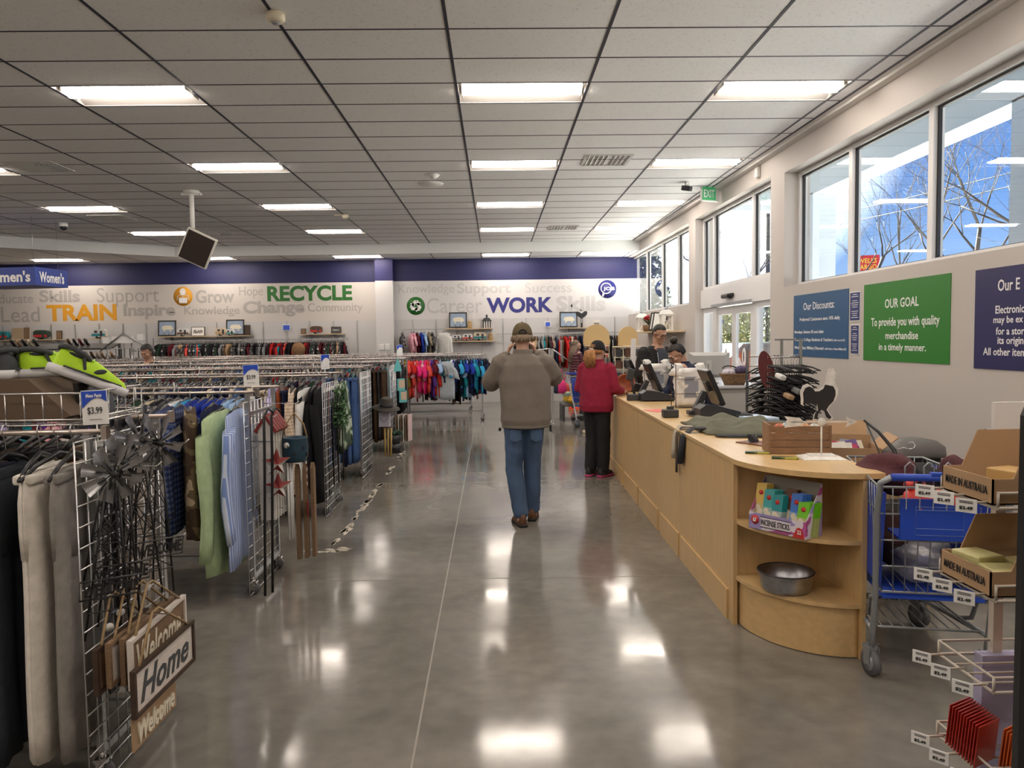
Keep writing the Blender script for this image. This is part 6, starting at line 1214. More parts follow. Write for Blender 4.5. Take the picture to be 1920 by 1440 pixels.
def soap_box(z, label, bars, col):
    r = thing('soap_box', label, 'cardboard box', (1.283, 1.945, z)); q = MB(); W_, D_ = .27, .225
    q.box2((0, 0, 0), (W_, D_, .004)); q.box2((0, 0, 0), (.004, D_, .068)); q.box2((W_-.004, 0, 0), (W_, D_, .17))
    for y in (0, D_-.004): q.prism([(0, 0), (W_, 0), (W_, .17), (.10, .17), (.055, .068), (0, .068)], .004, Matrix.Translation((0, y+.004, 0)) @ Matrix.Rotation(PI/2, 4, 'X'))
    q.obj('carton', CARD, r); text('lettering', 'MADE IN AUSTRALIA', BLACKINK, (-.0012, D_/2, .036), FACE_LEFT, r, width=.185, height=.022, bold=.01); q = MB()
    for k in range(5): q.box((.16+.004*(k % 2), -.0008, .045+.012*k), (.075-.01*(k % 3), .001, .003))
    q.obj('fine_print', mat('brown_ink', (.09, .06, .035), .7), r)
    for i, (x, y, zz, rz) in enumerate(bars): q = MB(); q.box((0, 0, 0), (.085, .10, .034), None, 0, .004); tag(q.obj('soap_bar', mat('soap_'+col, {'yellow': (.62, .58, .27), 'amber': (.52, .33, .12)}[col], .5), None, (1.283+x, 1.945+y, z+zz), (0, 0, rz)), '%s soap bar in the %s box, %s from the far end' % (col, 'upper' if col == 'amber' else 'lower', ordn(i+1)), 'soap', 'soap bars on the rack')
soap_box(1.190, 'upper open soap carton lettered MADE IN AUSTRALIA', [(.17, .16, .022, .1), (.17, .05, .022, -.05), (.13, .11, .058, .3)], 'amber'); soap_box(.945, 'lower open soap carton lettered MADE IN AUSTRALIA', [(.07, .165, .058, .2), (.075, .06, .044, -.12), (.18, .12, .044, .1)], 'yellow')
rp_ = mat('red_packet', (.42, .025, .015), .3); op_ = mat('orange_packet', (.62, .13, .02), .3)
for i in range(18):
    q = MB(); q.box((0, 0, .06), (.10, .0028, .12)); tag(q.obj('tea_packet', rp_ if i < 11 else op_, None, (1.325+(.0 if i < 11 else .06), 2.15-.013*i, .455), (.10, 0, .5)), '%s packet filed on the lowest rack shelf, %s from the far end' % ('dark red' if i < 11 else 'orange', ordn(i+1)), 'packet', 'packets on the lowest rack shelf')
for i in range(3): q = MB(); q.box((0, 0, .017), (.08, .09, .034), None, 0, .004); tag(q.obj('soap_bar', mat('soap_pink', (.72, .22, .20), .5), None, (1.52, 1.98+.10*i if i < 2 else 2.03, .699+.0 if i < 2 else .735), (0, 0, .1*i)), 'pink soap bar on the third rack shelf, %s' % ('near one', 'far one', 'top one')[i], 'soap')
q = MB(); q.prism([(0, 0), (.42, 0), (.42, 1.50), (.03, 1.50), (.012, 1.49), (0, 1.46)], .02, Matrix.Translation((1.125, 1.62, 0)) @ Matrix.Rotation(PI/2, 4, 'X')); tag(q.obj('black_board', BLACKPL), 'black display panel with a rounded corner at the right edge', 'panel')
q = MB(); q.box2((1.30, 2.02, .02), (1.62, 2.06, .70)); tag(q.obj('lilac_panel', mat('lilac_board', (.40, .38, .55), .6), None, (0.10, .13, 0)), 'pale lilac back board low in the soap rack', 'board')
# ------------------------------------------------------------------ wire basket, carton and running shoes on the front rack
r = thing('wire_basket', 'chrome wire basket resting on the front rack rails', 'wire basket', (-1.99, 3.17, 1.338)); q = MB(); a, d_ = .42, .25
for z in (0, .02, .12): q.tube([(-a, -d_, z), (a, -d_, z), (a, d_, z), (-a, d_, z)], .004, 6, True)
for i in range(13): x = -a+2*a*i/12; q.tube([(x, -d_, .12), (x, -d_, 0), (x, d_, 0), (x, d_, .12)], .0022, 5)
for i in range(8): y = -d_+2*d_*i/7; q.tube([(-a, y, .12), (-a, y, 0), (a, y, 0), (a, y, .12)], .0022, 5)
q.obj('wires', CHROME, r)
brc = mat('brown_carton', (.125, .085, .055), .8, noise=.05); q = MB(); q.prism([(-.36, 0), (.30, 0), (.36, .02), (.20, .165), (-.36, .165)], .30, Matrix.Translation((-2.01, 3.30, 1.345)) @ Matrix.Rotation(PI/2, 4, 'X')); tag(q.obj('carton', brc), 'brown cardboard carton in the wire basket under the running shoes', 'carton')
q = MB(); q.prism([(.0, 0), (.02, 0), (.0, .14), (-.02, .14)], .26, Matrix.Translation((-1.69, 3.39, 1.345)) @ Matrix.Rotation(PI/2, 4, 'X')); tag(q.obj('shoe_box_lid', BLACKPL), 'black lid leaning inside the wire basket', 'lid')  # black sheet stands in for the shaded interior at the carton's open end
lime = mat('lime_mesh', (.48, .80, .02), .6, bump=.4, bscale=250); dkg = mat('dark_grey_knit', (.05, .055, .06), .8); wsol = mat('white_foam_sole', (.74, .74, .76), .5)
def trainer(loc, rot, m, lb):
    r = thing('running_shoe', lb, 'shoe', loc, 0, None, rot); q = MB()
    def ring(y, w_, h_, z0=.028): return [(w_*math.cos(t_), y, z0+(h_*math.sin(t_)**.8 if math.sin(t_) > 0 else .01*math.sin(t_))) for t_ in [2*PI*j/20 for j in range(20)]]
    q.loft([ring(-.128, .012, .04), ring(-.122, .028, .075), ring(-.10, .036, .088), ring(-.06, .038, .075), ring(-.02, .040, .066), ring(.02, .043, .072), ring(.07, .047, .055), ring(.11, .045, .040), ring(.145, .034, .028), ring(.16, .012, .012)]); up = q.obj('upper', m, r)
    q = MB(); q.loft([[(w_*k, y, z) for k, z in ((-.96, 0), (.96, 0), (1.02, .034), (-1.02, .034))] for y, w_ in ((-.142, .022), (-.132, .034), (-.09, .040), (-.02, .040), (.04, .046), (.10, .050), (.14, .044), (.166, .026), (.172, .012))]); q.obj('sole', wsol, r)
    q = MB(); q.tube([(.036*math.cos(a), -.068+.058*math.sin(a), .098+.016*math.sin(a-.9)*-1) for a in [2*PI*i/20 for i in range(20)]], .011, 8, True); q.sph((0, -.07, .092), (.03, .05, .012)); q.obj('collar', dkg, r); q = MB()
    for k in range(5): q.tube([(-.026, .0+.022*k, .093-.008*k), (0, .006+.022*k, .102-.009*k), (.026, .0+.022*k, .093-.008*k)], .0035, 5)
    q.obj('laces', mat('lime_laces', (.55, .85, .12), .7) if m is lime else dkg, r); q = MB(); 
    for s in (-1, 1): q.sph((s*.041, .035, .062), (.004, .025, .010), rot=(.5, 0, 0)); q.box((s*.036, -.03, .072), (.005, .012, .05), (.4, 0, 0))
    q.tube([(.047*s_, y, .036) for s_, y in ((1, -.10), (1, 0), (1.06, .07), (.9, .13))], .004, 5); q.tube([(-.047*s_, y, .036) for s_, y in ((1, -.10), (1, 0), (1.06, .07), (.9, .13))], .004, 5); q.obj('side_marks', dkg, r)
    return r
trainer((-1.685, 3.16, 1.485), (-.42, .0, -PI/2+.72), lime, 'lime green running shoe pointing down over the basket edge'); trainer((-1.845, 3.24, 1.511), (0, 0, -PI/2+.85), lime, 'lime green running shoe in the middle of the carton top'); trainer((-1.97, 3.16, 1.511), (0, 0, .3), dkg, 'dark grey running shoe seen from its heel on the carton')
# ------------------------------------------------------------------ windmill stakes and signs on the front grid
gal2 = mat('weathered_zinc', (.33, .33, .34), .38, .9, noise=.35, nscale=14)
def windmill(x, y, z, lean, rz, label, word=True):
    r = thing('garden_windmill', label, 'garden windmill', (x, y, z), rz, 'metal windmill stakes on the front grid', (lean, .05, rz)); q = MB(); b_, t_ = .075, .018
    for sx in (-1, 1):
        for sy in (-1, 1): q.cyl((sx*b_, sy*b_, -.60), (sx*t_, sy*t_, -.03), .0042, 6)
    for k in range(3):
        z0, z1 = -.36+.105*k, -.255+.105*k; w0 = t_+(b_-t_)*(-.03-z0)/.57; w1 = t_+(b_-t_)*(-.03-z1)/.57
        for sy in (-1, 1): q.cyl((-w0, sy*w0, z0), (w1, sy*w1, z1), .002, 4); q.cyl((w0, sy*w0, z0), (-w1, sy*w1, z1), .002, 4); q.cyl((sy*w0, -w0, z0), (sy*w1, w1, z1), .002, 4); q.cyl((-w0, sy*w0, z0), (w0, sy*w0, z0), .002, 4)
    q.tube([(-.07, -.07, -.5), (.07, -.07, -.5), (.07, .07, -.5), (-.07, .07, -.5)], .0025, 4, True); q.obj('lattice_tower', BLACKWIRE, r)
    q = MB()
    for k in range(8):
        M_ = Matrix.Translation((0, -.03, 0)) @ Matrix.Rotation(k*PI/4+.2, 4, 'Y') @ Matrix.Rotation(.55, 4, 'Z')
        q.loft([[(w_*(c_-.5)*2, .010*math.sin(PI*c_)-.004, zz) for c_ in [j/6 for j in range(7)]] for w_, zz in ((.010, .03), (.020, .065), (.027, .105))], False, False, 0, True, M_); q.loft([[(w_*(c_-.5)*2, .010*math.sin(PI*c_)-.0025, zz) for c_ in [j/6 for j in range(7)]][::-1] for w_, zz in ((.010, .03), (.020, .065), (.027, .105))], False, False, 0, True, M_)
    q.obj('blades', gal2, r); q = MB(); q.cyl((0, -.05, 0), (0, .02, 0), .012, 10)
    for k in range(8): M_ = Matrix.Translation((0, -.03, 0)) @ Matrix.Rotation(k*PI/4+.2, 4, 'Y'); q.cyl((0, 0, 0), (0, 0, .06), .0025, 4, M=M_)
    q.obj('hub', BLACKWIRE, r)
    q = MB(); q.prism([(-.02, -.03), (.03, -.01), (.05, -.045), (.05, .045), (.03, .01), (-.02, .03)], .002, Matrix.Translation((0, .10, 0)) @ Matrix.Rotation(PI/2, 4, 'Z') @ Matrix.Rotation(PI/2, 4, 'X')); q.cyl((0, 0, 0), (0, .1, 0), .003, 5); q.obj('tail_vane', gal2, r)
    if word:
        q = MB(); q.tube([(-.10, -.075, -.375), (.10, -.075, -.375), (.10, -.075, -.445), (-.10, -.075, -.445)], .0035, 5, True); wf = q.obj('name_frame', BLACKWIRE, r); text('lettering', 'WELCOME', BLACKINK, (0, -.077, -.41), FACE_CAM, wf, width=.185, height=.048, bold=.03, extrude=.003)
    q = MB(); q.cyl((0, -.08, -.56), (0, -.083, -.56), .016, 14, smooth=False); q.obj('paper_tag', PAPER, r)
windmill(-1.345, 3.03, 1.255, .10, .95, 'metal windmill stake with the highest bright fan, right of its group'); windmill(-1.40, 2.86, 1.21, .12, .8, 'metal windmill stake in the middle of its group'); windmill(-1.40, 2.98, 1.27, .02, 1.1, 'metal windmill stake behind the middle one', False); windmill(-1.385, 2.76, 1.185, .16, .7, 'metal windmill stake nearest the viewer, left of its group')
def hook(x, y, z, L_, lb='chrome grid hook'):
    q = MB(); q.tube([(0, 0, 0), (L_, 0, -.005), (L_+.02, 0, .012)], .003, 6); q.box((-.005, 0, 0), (.012, .02, .04)); tag(q.obj('grid_hook', CHROME, None, (x, y, z)), lb, 'hook', 'hooks on the wire grids')
hook(-1.468, 2.86, 1.19, .20, 'chrome hook at the top of the front grid'); hook(-1.468, 3.12, 1.24, .20, 'chrome hook behind the windmill fans'); hook(-1.468, 2.86, .63, .22, 'chrome hook carrying the wooden signs'); hook(-1.468, 3.10, .86, .18, 'chrome hook right of the windmill lettering')
wdk = mat('dark_walnut_frame', (.045, .025, .014), .6, noise=.3, nscale=25); wlt = mat('whitewashed_board', (.60, .55, .50), .75, noise=.10, nscale=12, stretch=(2, 2, 14)); wmd = mat('brown_board', (.20, .125, .07), .75, noise=.25, nscale=14, stretch=(2, 2, 14)); rope = mat('jute_rope', (.36, .25, .13), .9, bump=.6, bscale=150)
def framed(x, y0, y1, z0, z1, label, fm_, bm_, word=None, tm=None, rz=0, group=None, wd=.8, sh=.2):
    L_ = y1-y0; r = thing('wooden_sign', label, 'sign', (x, y0, z0), rz, group); h_ = z1-z0; q = MB(); f_ = .014
    q.box2((-.01, 0, 0), (.008, L_, f_)); q.box2((-.01, 0, h_-f_), (.008, L_, h_)); q.box2((-.01, 0, f_), (.008, f_, h_-f_)); q.box2((-.01, L_-f_, f_), (.008, L_, h_-f_)); q.obj('frame', fm_, r); q = MB(); q.box2((-.006, f_, f_), (.0, L_-f_, h_-f_)); q.obj('board', bm_, r)
    if word: text('lettering', word, tm, (.0012, L_/2, h_/2), (PI/2, 0, PI/2), r, width=L_*wd, height=h_*.62, bold=.02, shear=sh)
    q = MB(); q.tube([(0, .05, h_), (-.03, L_*.45, h_+.13), (-.03, L_*.55, h_+.13), (0, L_-.05, h_)], .005, 6); q.obj('rope', rope, r); return r
gi = mat('charcoal_paint', (.05, .055, .06), .6); cri = mat('cream_paint', (.72, .66, .52), .6)
GS = 'wooden signs on the front grid'
framed(-1.265, 2.60, 3.10, .345, .515, 'dark-framed whitewashed Home sign, frontmost of the hung stack', wdk, wlt, 'Home', gi, -.02, None, .8, .35)
framed(-1.30, 2.66, 3.16, .42, .60, 'white-framed wooden sign with cream lettering behind the Home sign', wlt, wmd, 'Welcome', cri, .02, GS)
framed(-1.335, 2.68, 3.14, .43, .60, 'third wooden sign from the front of the stack', wmd, wmd, None, None, .03, GS); framed(-1.365, 2.64, 3.08, .44, .60, 'brown-framed sign fourth from the front of the stack', wmd, wlt, None, None, .0, GS); framed(-1.40, 2.62, 3.05, .42, .585, 'dark-framed sign hanging nearest the grid', wdk, wmd, None, None, .03, GS)
r = thing('wooden_sign', 'small tan board with cream Welcome lettering under the Home sign', 'sign', (-1.285, 2.62, .215)); q = MB(); q.box2((-.004, 0, 0), (.004, .36, .118), 0, .003); q.obj('board', mat('tan_board', (.36, .24, .14), .75, noise=.1, nscale=10), r); text('lettering', 'Welcome', cri, (.0045, .18, .055), (PI/2, 0, PI/2), r, width=.30, height=.075, bold=.03, shear=.25, extrude=.006); q = MB(); q.tube([(0, .06, .118), (.0, .17, .20), (0, .3, .118)], .003, 5); q.obj('cord', STEEL, r)
# ------------------------------------------------------------------ goods on the second grid
redp = mat('barn_red', (.20, .02, .018), .7, noise=.1); whp = mat('worn_white_wood', (.62, .60, .56), .75, noise=.08, nscale=20)
for i in range(2): q = MB(); q.tube([(0, 0, 0), (.01, .02, .9), (.01, .02, 1.15), (.03, .05, 1.2), (.06, .06, 1.17)], .009, 6); tag(q.obj('shepherd_hook', BLACKWIRE, None, (-1.50+.03*i, 4.86+.06*i, .02), (.03, .02, 0)), 'black metal garden pole leaning on the second grid, %s one' % ('left', 'right')[i], 'garden pole', 'black poles on the second grid')
for i in range(5):
    r = thing('birdhouse_stake', 'white wooden stake with red zigzag roof on the second grid, %s from the front' % ordn(i+1), 'birdhouse stake', (-1.50, 5.0+.06*i, 1.10), 0, 'red-roofed stakes on the second grid'); q = MB(); q.prism([(-.05, -.62), (.05, -.62), (.05, -.03), (-.05, -.03)], .016, Matrix.Rotation(PI/2, 4, 'X')); q.prism([(-.05, -.03), (.05, -.03), (.0, .05)], .016, Matrix.Rotation(PI/2, 4, 'X')); q.obj('board', whp, r); q = MB(); q.prism([(-.075, -.035), (-.06, -.05), (.0, .045), (.06, -.05), (.075, -.035), (.0, .075)], .05, Matrix.Translation((0, .025, 0)) @ Matrix.Rotation(PI/2, 4, 'X')); q.obj('roof', redp, r)
for i, (y, z, lb) in enumerate([(4.95, .86, 'red and white metal barn star, upper'), (4.97, .70, 'navy and red metal barn star, lower')]):
    q = MB(); n_ = 10; ring_ = [(.10*(1 if k % 2 == 0 else .42)*math.cos(PI/2+2*PI*k/10), .10*(1 if k % 2 == 0 else .42)*math.sin(PI/2+2*PI*k/10)) for k in range(10)]
    for k in range(10): a, b_ = ring_[k], ring_[(k+1) % 10]; q.add([(a[0], 0, a[1]), (b_[0], 0, b_[1]), (0, -.035, 0), (0, .01, 0)], [(0, 1, 2), (1, 0, 3)], (k % 4) // 2)
    tag(q.obj('barn_star', [redp, whp], None, (-1.43, y, z), (.2, 0, .6)), lb+' on the second grid', 'star', 'barn stars on the second grid')
for i in range(5): q = MB(); q.cyl((0, 0, 0), (0, 0, .62), .008, 6); tag(q.obj('white_rod', WHITEPL, None, (-1.415+.012*(i % 2), 5.16+.022*i, .30)), 'thin white rod hanging on the second grid, %s from the front' % ordn(i+1), 'rod', 'white rods on the second grid')
r = thing('metal_bucket', 'blue star-cut metal bucket hanging from the second grid', 'bucket', (-1.37, 5.20, .83), .2); bb = mat('slate_blue_metal', (.022, .06, .095), .45, .3, noise=.1, nscale=10); q = MB(); q.lathe([(.001, 0), (.070, 0), (.085, .04), (.088, .11), (.082, .155), (.086, .165), (.080, .165), (.08, .1), (.07, .01), (.001, .01)], 24); q.obj('pail', bb, r)
q = MB()
for k, (a, z) in enumerate(((-.9, .10), (-1.6, .06), (-.5, .05), (-2.1, .11), (.1, .1))):
    M_ = Matrix.Rotation(a, 4, 'Z') @ Matrix.Translation((.0895, 0, z)) @ Matrix.Rotation(PI/2, 4, 'Y'); q.prism([(.017*(1 if j % 2 == 0 else .4)*math.cos(2*PI*j/10+k), .017*(1 if j % 2 == 0 else .4)*math.sin(2*PI*j/10+k)) for j in range(10)], .002, M_)
q.obj('star_cutouts', BLACKINK, r); q = MB(); q.tube([(-.08, 0, .16), (-.06, 0, .25), (0, 0, .33), (.06, 0, .25), (.08, 0, .16)], .006, 6); q.obj('rope_handle', rope, r); q = MB(); q.cyl((-.05, -.072, .12), (-.052, -.076, .12), .02, 14, smooth=False); q.obj('round_tag', PAPER, r)
hook(-1.60, 5.30, 1.22, .22, 'chrome hook holding the blue bucket'); hook(-1.60, 4.98, 1.16, .16, 'chrome hook near the black poles'); hook(-1.60, 4.98, 1.0, .18, 'chrome hook above the barn stars'); hook(-1.60, 5.05, .55, .18, 'low chrome hook on the second grid')
for i in range(3): q = MB(); q.box2((-.012, -.03, 0), (.012, .03, .62)); q.prism([(-.03, .62), (.03, .62), (0, .66)], .024, Matrix.Translation((-.012, 0, 0)) @ Matrix.Rotation(PI/2, 4, 'Z') @ Matrix.Rotation(PI/2, 4, 'X')); tag(q.obj('wooden_stake', wmd, None, (-1.38+.045*i, 5.28+.03*i, .14)), 'brown wooden stake below the bucket, %s from the grid' % ordn(i+1), 'stake', 'brown stakes on the second grid')
r = thing('wooden_sign', 'small red wooden sign at the bottom of the second grid', 'sign', (-1.30, 5.22, .44), .25); q = MB(); q.box2((-.006, 0, 0), (.006, .26, .10)); q.obj('board', redp, r); q = MB(); q.box((.0065, .13, .05), (.001, .15, .018)); q.obj('faded_print', mat('faded_pink', (.40, .14, .13), .7), r)
r = thing('flag_cutout', 'striped wooden flag cutout hanging under the blue bucket', 'flag ornament', (-1.33, 5.30, .62), .3); q = MB()
for k in range(5): q.box2((0, 0, .05*k), (.012, .13, .05*k+.025), 0); q.box2((0, 0, .05*k+.025), (.012, .13, .05*k+.05), 1)
q.obj('flag', [redp, whp], r)
# third, fourth, fifth grid goods
R = random.Random(31)
q = MB()
for i in range(260):
    z = R.uniform(-.30, .06); rr_ = .022+.035*abs(math.sin(z*9)); p = V((R.gauss(0, rr_*.6), R.gauss(0, rr_), z)); u = V((R.gauss(0, 1), R.gauss(0, 1), R.gauss(0, .6))).normalized()*.028; v_ = u.orthogonal().normalized()*.02; q.add([p-u, p+v_, p+u*1.1, p-v_], [(0, 1, 2, 3)])
r = thing('hanging_ivy', 'green leafy garland hanging on the third grid', 'garland', (-1.50, 7.35, 1.12)); q.obj('leaves', pattern('ivy_leaf', 'blotch', (.02, .06, .02), (.06, .14, .05), 20, (.40, .46, .36)), r); q = MB(); q.tube([(0, 0, .1), (.01, .01, -.1), (-.01, 0, -.42)], .006, 5); q.obj('stem', mat('dark_stem', (.05, .05, .03), .8), r)
garment('jacket', 0, 'dark green', -1.55, 7.75, RZ, 'green and white leaf-patterned jacket at the rear of the third rack', None, 0, LEAFP)
for i in range(3): q = MB(); q.tube([(0, 0, 0), (0, .01, .7), (.02, .02, .85)], .007, 6); tag(q.obj('garden_stake', BLACKWIRE, None, (-1.53+.02*i, 7.15+.12*i, .30)), 'black garden stake on the third grid, %s from the front' % ordn(i+1), 'garden stake', 'black stakes on the third grid')
r = thing('straw_hat', 'dark wide-brimmed straw hat on the fifth grid', 'hat', (-1.40, 9.72, .80), 0, None, (.12, .12, 0)); hm_ = mat('dark_straw', (.05, .042, .034), .85, bump=.5, bscale=120); q = MB(); q.lathe([(.001, -.008), (.10, -.006), (.21, -.02), (.205, -.012), (.105, .004), (.098, .02), (.088, .10), (.06, .118), (.001, .115)], 28, sx=.85); q.obj('crown_and_brim', hm_, r); q = MB(); q.lathe([(.101, .008), (.104, .01), (.098, .042), (.095, .042)], 28, sx=.85); q.obj('ribbon', BLACKINK, r)
r = thing('gift_card_box', 'white box hanging below the straw hat', 'box', (-1.42, 9.72, .55)); q = MB(); q.box((0, 0, .09), (.13, .14, .17)); q.obj('box', mat('grey_white_card', (.48, .46, .52), .6), r); q = MB(); q.tube([(-.05, -.072, .12), (0, -.072, .06), (.05, -.072, .12)], .003, 5); q.obj('cord_handle', BLACKINK, r)
for i in range(3): q = MB(); q.cyl((0, 0, 0), (.005*i, .01, .36), .012, 8); tag(q.obj('bamboo_stick', mat('bamboo', (.50, .34, .12), .6), None, (-1.42+.035*i, 9.70, .17)), 'yellow bamboo stick under the white box, %s from the left' % ordn(i+1), 'stick', 'bamboo sticks')
tealc = mat('teal_card', (.12, .45, .46), .6)
for i, (x, y, z, lb) in enumerate([(-1.46, 11.40, 1.26, 'teal pointed ornament, topmost of the teal group'), (-1.42, 11.46, .98, 'teal and tan hanging card, middle of the teal group'), (-1.40, 11.50, .80, 'teal and cream card, lowest of the teal group')]):
    r = thing('hanging_ornament', lb, 'ornament', (x, y, z), .7, 'teal ornaments on the fifth grid'); q = MB()
    if i == 0: q.prism([(-.07, -.08), (.07, -.08), (.05, .0), (0, .12), (-.05, .0)], .01, Matrix.Rotation(PI/2, 4, 'X')); q.obj('panel', tealc, r)
    else: q.box((0, 0, 0), (.13, .012, .18)); q.obj('panel', tealc, r); q = MB(); q.box((.01, -.008, .01), (.10, .006, .12)); q.obj('tan_print', mat('tan_print', (.55, .42, .30), .7), r)
    q = MB(); q.cyl((0, 0, .08), (0, 0, .2), .003, 5); q.obj('cord', CHROME, r)
for i in range(6): q = MB(); q.box((0, 0, .2), (.30, .014, .40)); tag(q.obj('picture_frame', [wmd, wlt, wmd, whp, wmd, mat('pink_white_print', (.62, .45, .44), .7)][i], None, (-1.50+.036*i, 11.6, .12), (-.0, .04, 1.50)), '%s frame in the stack standing at the fifth rack end, %s from the grid' % (('brown', 'white')[i % 2], ordn(i+1)), 'frame', 'frames at the fifth rack end')
r = thing('potted_plant', 'black pot with dark leaves on the floor by the fifth rack', 'plant', (-1.50, 11.2, .0)); q = MB(); q.lathe([(.001, .12), (.08, .12), (.11, .26), (.10, .26), (.001, .24)], 16); q.cyl((0, 0, 0), (0, 0, .13), .09, 14); q.obj('pot', BLACKPL, r); q = MB()
for i in range(40): a = R.uniform(0, 6.28); q.tube([(0, 0, .24), (.06*math.cos(a), .06*math.sin(a), .30), (.13*math.cos(a), .13*math.sin(a), .28+R.uniform(-.06, .06))], [.006, .012, .002], 4)
q.obj('leaves', mat('dark_leaf', (.015, .05, .025), .6), r)
# flaking paint line on the floor
flk = mat('flaking_paint', (.52, .47, .39), .7); R = random.Random(12); q = MB()
def flake(x, y, sx, sy, rz):
    n_ = R.randint(6, 9); c_, s_ = math.cos(rz), math.sin(rz); q.prism([(x+(sx*math.cos(2*PI*k/n_)*R.uniform(.6, 1.1))*c_-(sy*math.sin(2*PI*k/n_)*R.uniform(.6, 1.1))*s_, y+(sx*math.cos(2*PI*k/n_))*s_+(sy*math.sin(2*PI*k/n_)*R.uniform(.6, 1.1))*c_) for k in range(n_)], .0012)
for i in range(70):
    t_ = R.random(); p = V((-1.32, 6.15)).lerp(V((-1.38, 11.4)), t_**1.2)
    if .55 < t_ < .62 or .78 < t_ < .84: continue
    flake(p.x+R.uniform(-.03, .03), p.y, R.uniform(.012, .03), R.uniform(.03, .13), R.uniform(-.15, .1))
for i in range(14): flake(-1.36+R.uniform(-.17, .17), 5.98+R.uniform(-.06, .07), R.uniform(.02, .06), R.uniform(.012, .03), R.uniform(-.2, .2))
tag(q.obj('paint_flakes', flk), 'cream flakes of worn paint line on the floor along the racks', 'paint residue', None, 'stuff')
# ------------------------------------------------------------------ back wall shelves and what they hold
def standard(x, y, z0=0.3, z1=2.17):
    q = MB(); q.box2((x-.012, y-.012, z0), (x+.012, y, z1)); tag(q.obj('wall_standard', STEEL), 'slotted metal upright on the back wall, %s' % SN(x), 'wall upright', 'slotted uprights on the back wall')
def SN(x): return ('left section, %s from the column' % ordn(1+sorted([abs(x+3.3-0) for x in UL]).index(abs(x+3.3)))) if x < -3 else ('right section, %s from the column' % ordn(1+UR.index(x)))
UL = [-12.69, -12.07, -11.46, -10.85, -10.24, -9.63, -9.04, -7.22, -6.03, -5.42, -4.82, -4.21, -3.59]; UR = [-2.14, -1.54, -.36, .20, .80, 1.36, 3.11]
for x in UL: standard(x, 20.11)
for x in UR: standard(x, 19.99)
shm_ = mat('pale_maple_shelf', (.62, .47, .29), .5)
def shelf(x0, x1, z, yb, lb, d_=.30):
    r = thing('wall_shelf', lb, 'shelf', (0, 0, 0), 0, 'maple shelves on the back wall'); q = MB(); q.box2((x0, yb-d_, z-.02), (x1, yb, z)); q.obj('board', shm_, r)
    for x in (x0+.25, x1-.25): q = MB(); q.prism([(0, 0), (0, -.14), (-.22, 0)], .01, Matrix.Translation((x+.005, yb, z-.02)) @ Matrix.Rotation(PI/2, 4, 'Z') @ Matrix.Rotation(PI/2, 4, 'X')); q.obj('bracket', mat('pale_grey_metal', (.45, .47, .50), .5), r)
Y1, Y2 = 20.10, 19.98
shelf(-13.2, -11.02, 1.79, Y1, 'maple wall shelf at the left edge'); shelf(-8.61, -6.29, 1.82, Y1, 'maple wall shelf with two farm pictures left of the column'); shelf(-5.05, -3.90, 1.835, Y1, 'short maple wall shelf nearest the column'); shelf(-1.27, -.07, 1.92, Y2, 'upper maple wall shelf under the Career lettering'); shelf(-1.16, .0, 1.60, Y2, 'lower maple wall shelf holding camper ornaments'); shelf(1.65, 2.78, 1.90, Y2, 'maple wall shelf under the Skills lettering')
bluegrey = mat('blue_grey_boards', (.28, .36, .48), .7, noise=.12, nscale=10); dfr = mat('black_brown_frame', (.03, .024, .02), .6)
def farm_picture(x, z, yb, lb, pig=True):
    r = thing('framed_picture', lb, 'picture', (x, yb-.16, z), 0, 'farm animal pictures on the back wall shelves', (-.10, 0, 0)); W_, H_ = .46, .40; q = MB()
    for a, b_ in (((-W_/2, 0, 0), (W_/2, .02, .03)), ((-W_/2, 0, H_-.03), (W_/2, .02, H_)), ((-W_/2, 0, 0), (-W_/2+.03, .02, H_)), ((W_/2-.03, 0, 0), (W_/2, .02, H_))): q.box2(a, b_)
    q.obj('frame', dfr, r); q = MB(); q.box2((-W_/2+.02, .008, .02), (W_/2-.02, .016, H_-.02)); bd = q.obj('boards', bluegrey, r)
    q = MB(); q.prism([(-.13, .18), (-.12, .25), (-.05, .27), (.06, .27), (.12, .26), (.14, .22), (.165, .21), (.16, .17), (.12, .16), (.10, .16), (.10, .11), (.075, .11), (.07, .16), (-.05, .155), (-.055, .11), (-.08, .11), (-.085, .16)], .003, Matrix.Translation((0, .008, 0)) @ Matrix.Rotation(PI/2, 4, 'X')); q.obj('animal_shape', mat('cream_silhouette', (.70, .66, .52), .7), bd)
    for s in (-.06, .06):
        q = MB(); q.tube([(s, -.05, -.0), (s, -.03, .01), (s, .03, .14)], .004, 5); q.tube([(s, -.05, 0), (s, -.05, .03)], .004, 5); q.cyl((s, .03, .1), (s, .12, .0), .004, 5); q.obj('easel_leg', BLACKWIRE, r)
for x, z, yb, lb in [(-8.44, 1.825, Y1, 'framed pig picture on an easel, left of the faith sign'), (-6.70, 1.825, Y1, 'framed cow picture on an easel, right of the faith sign'), (-.96, 1.93, Y2, 'framed pig picture on an easel under the Career lettering'), (1.89, 1.905, Y2, 'framed cow picture on an easel under the Skills lettering')]: farm_picture(x, z+.01, yb, lb)
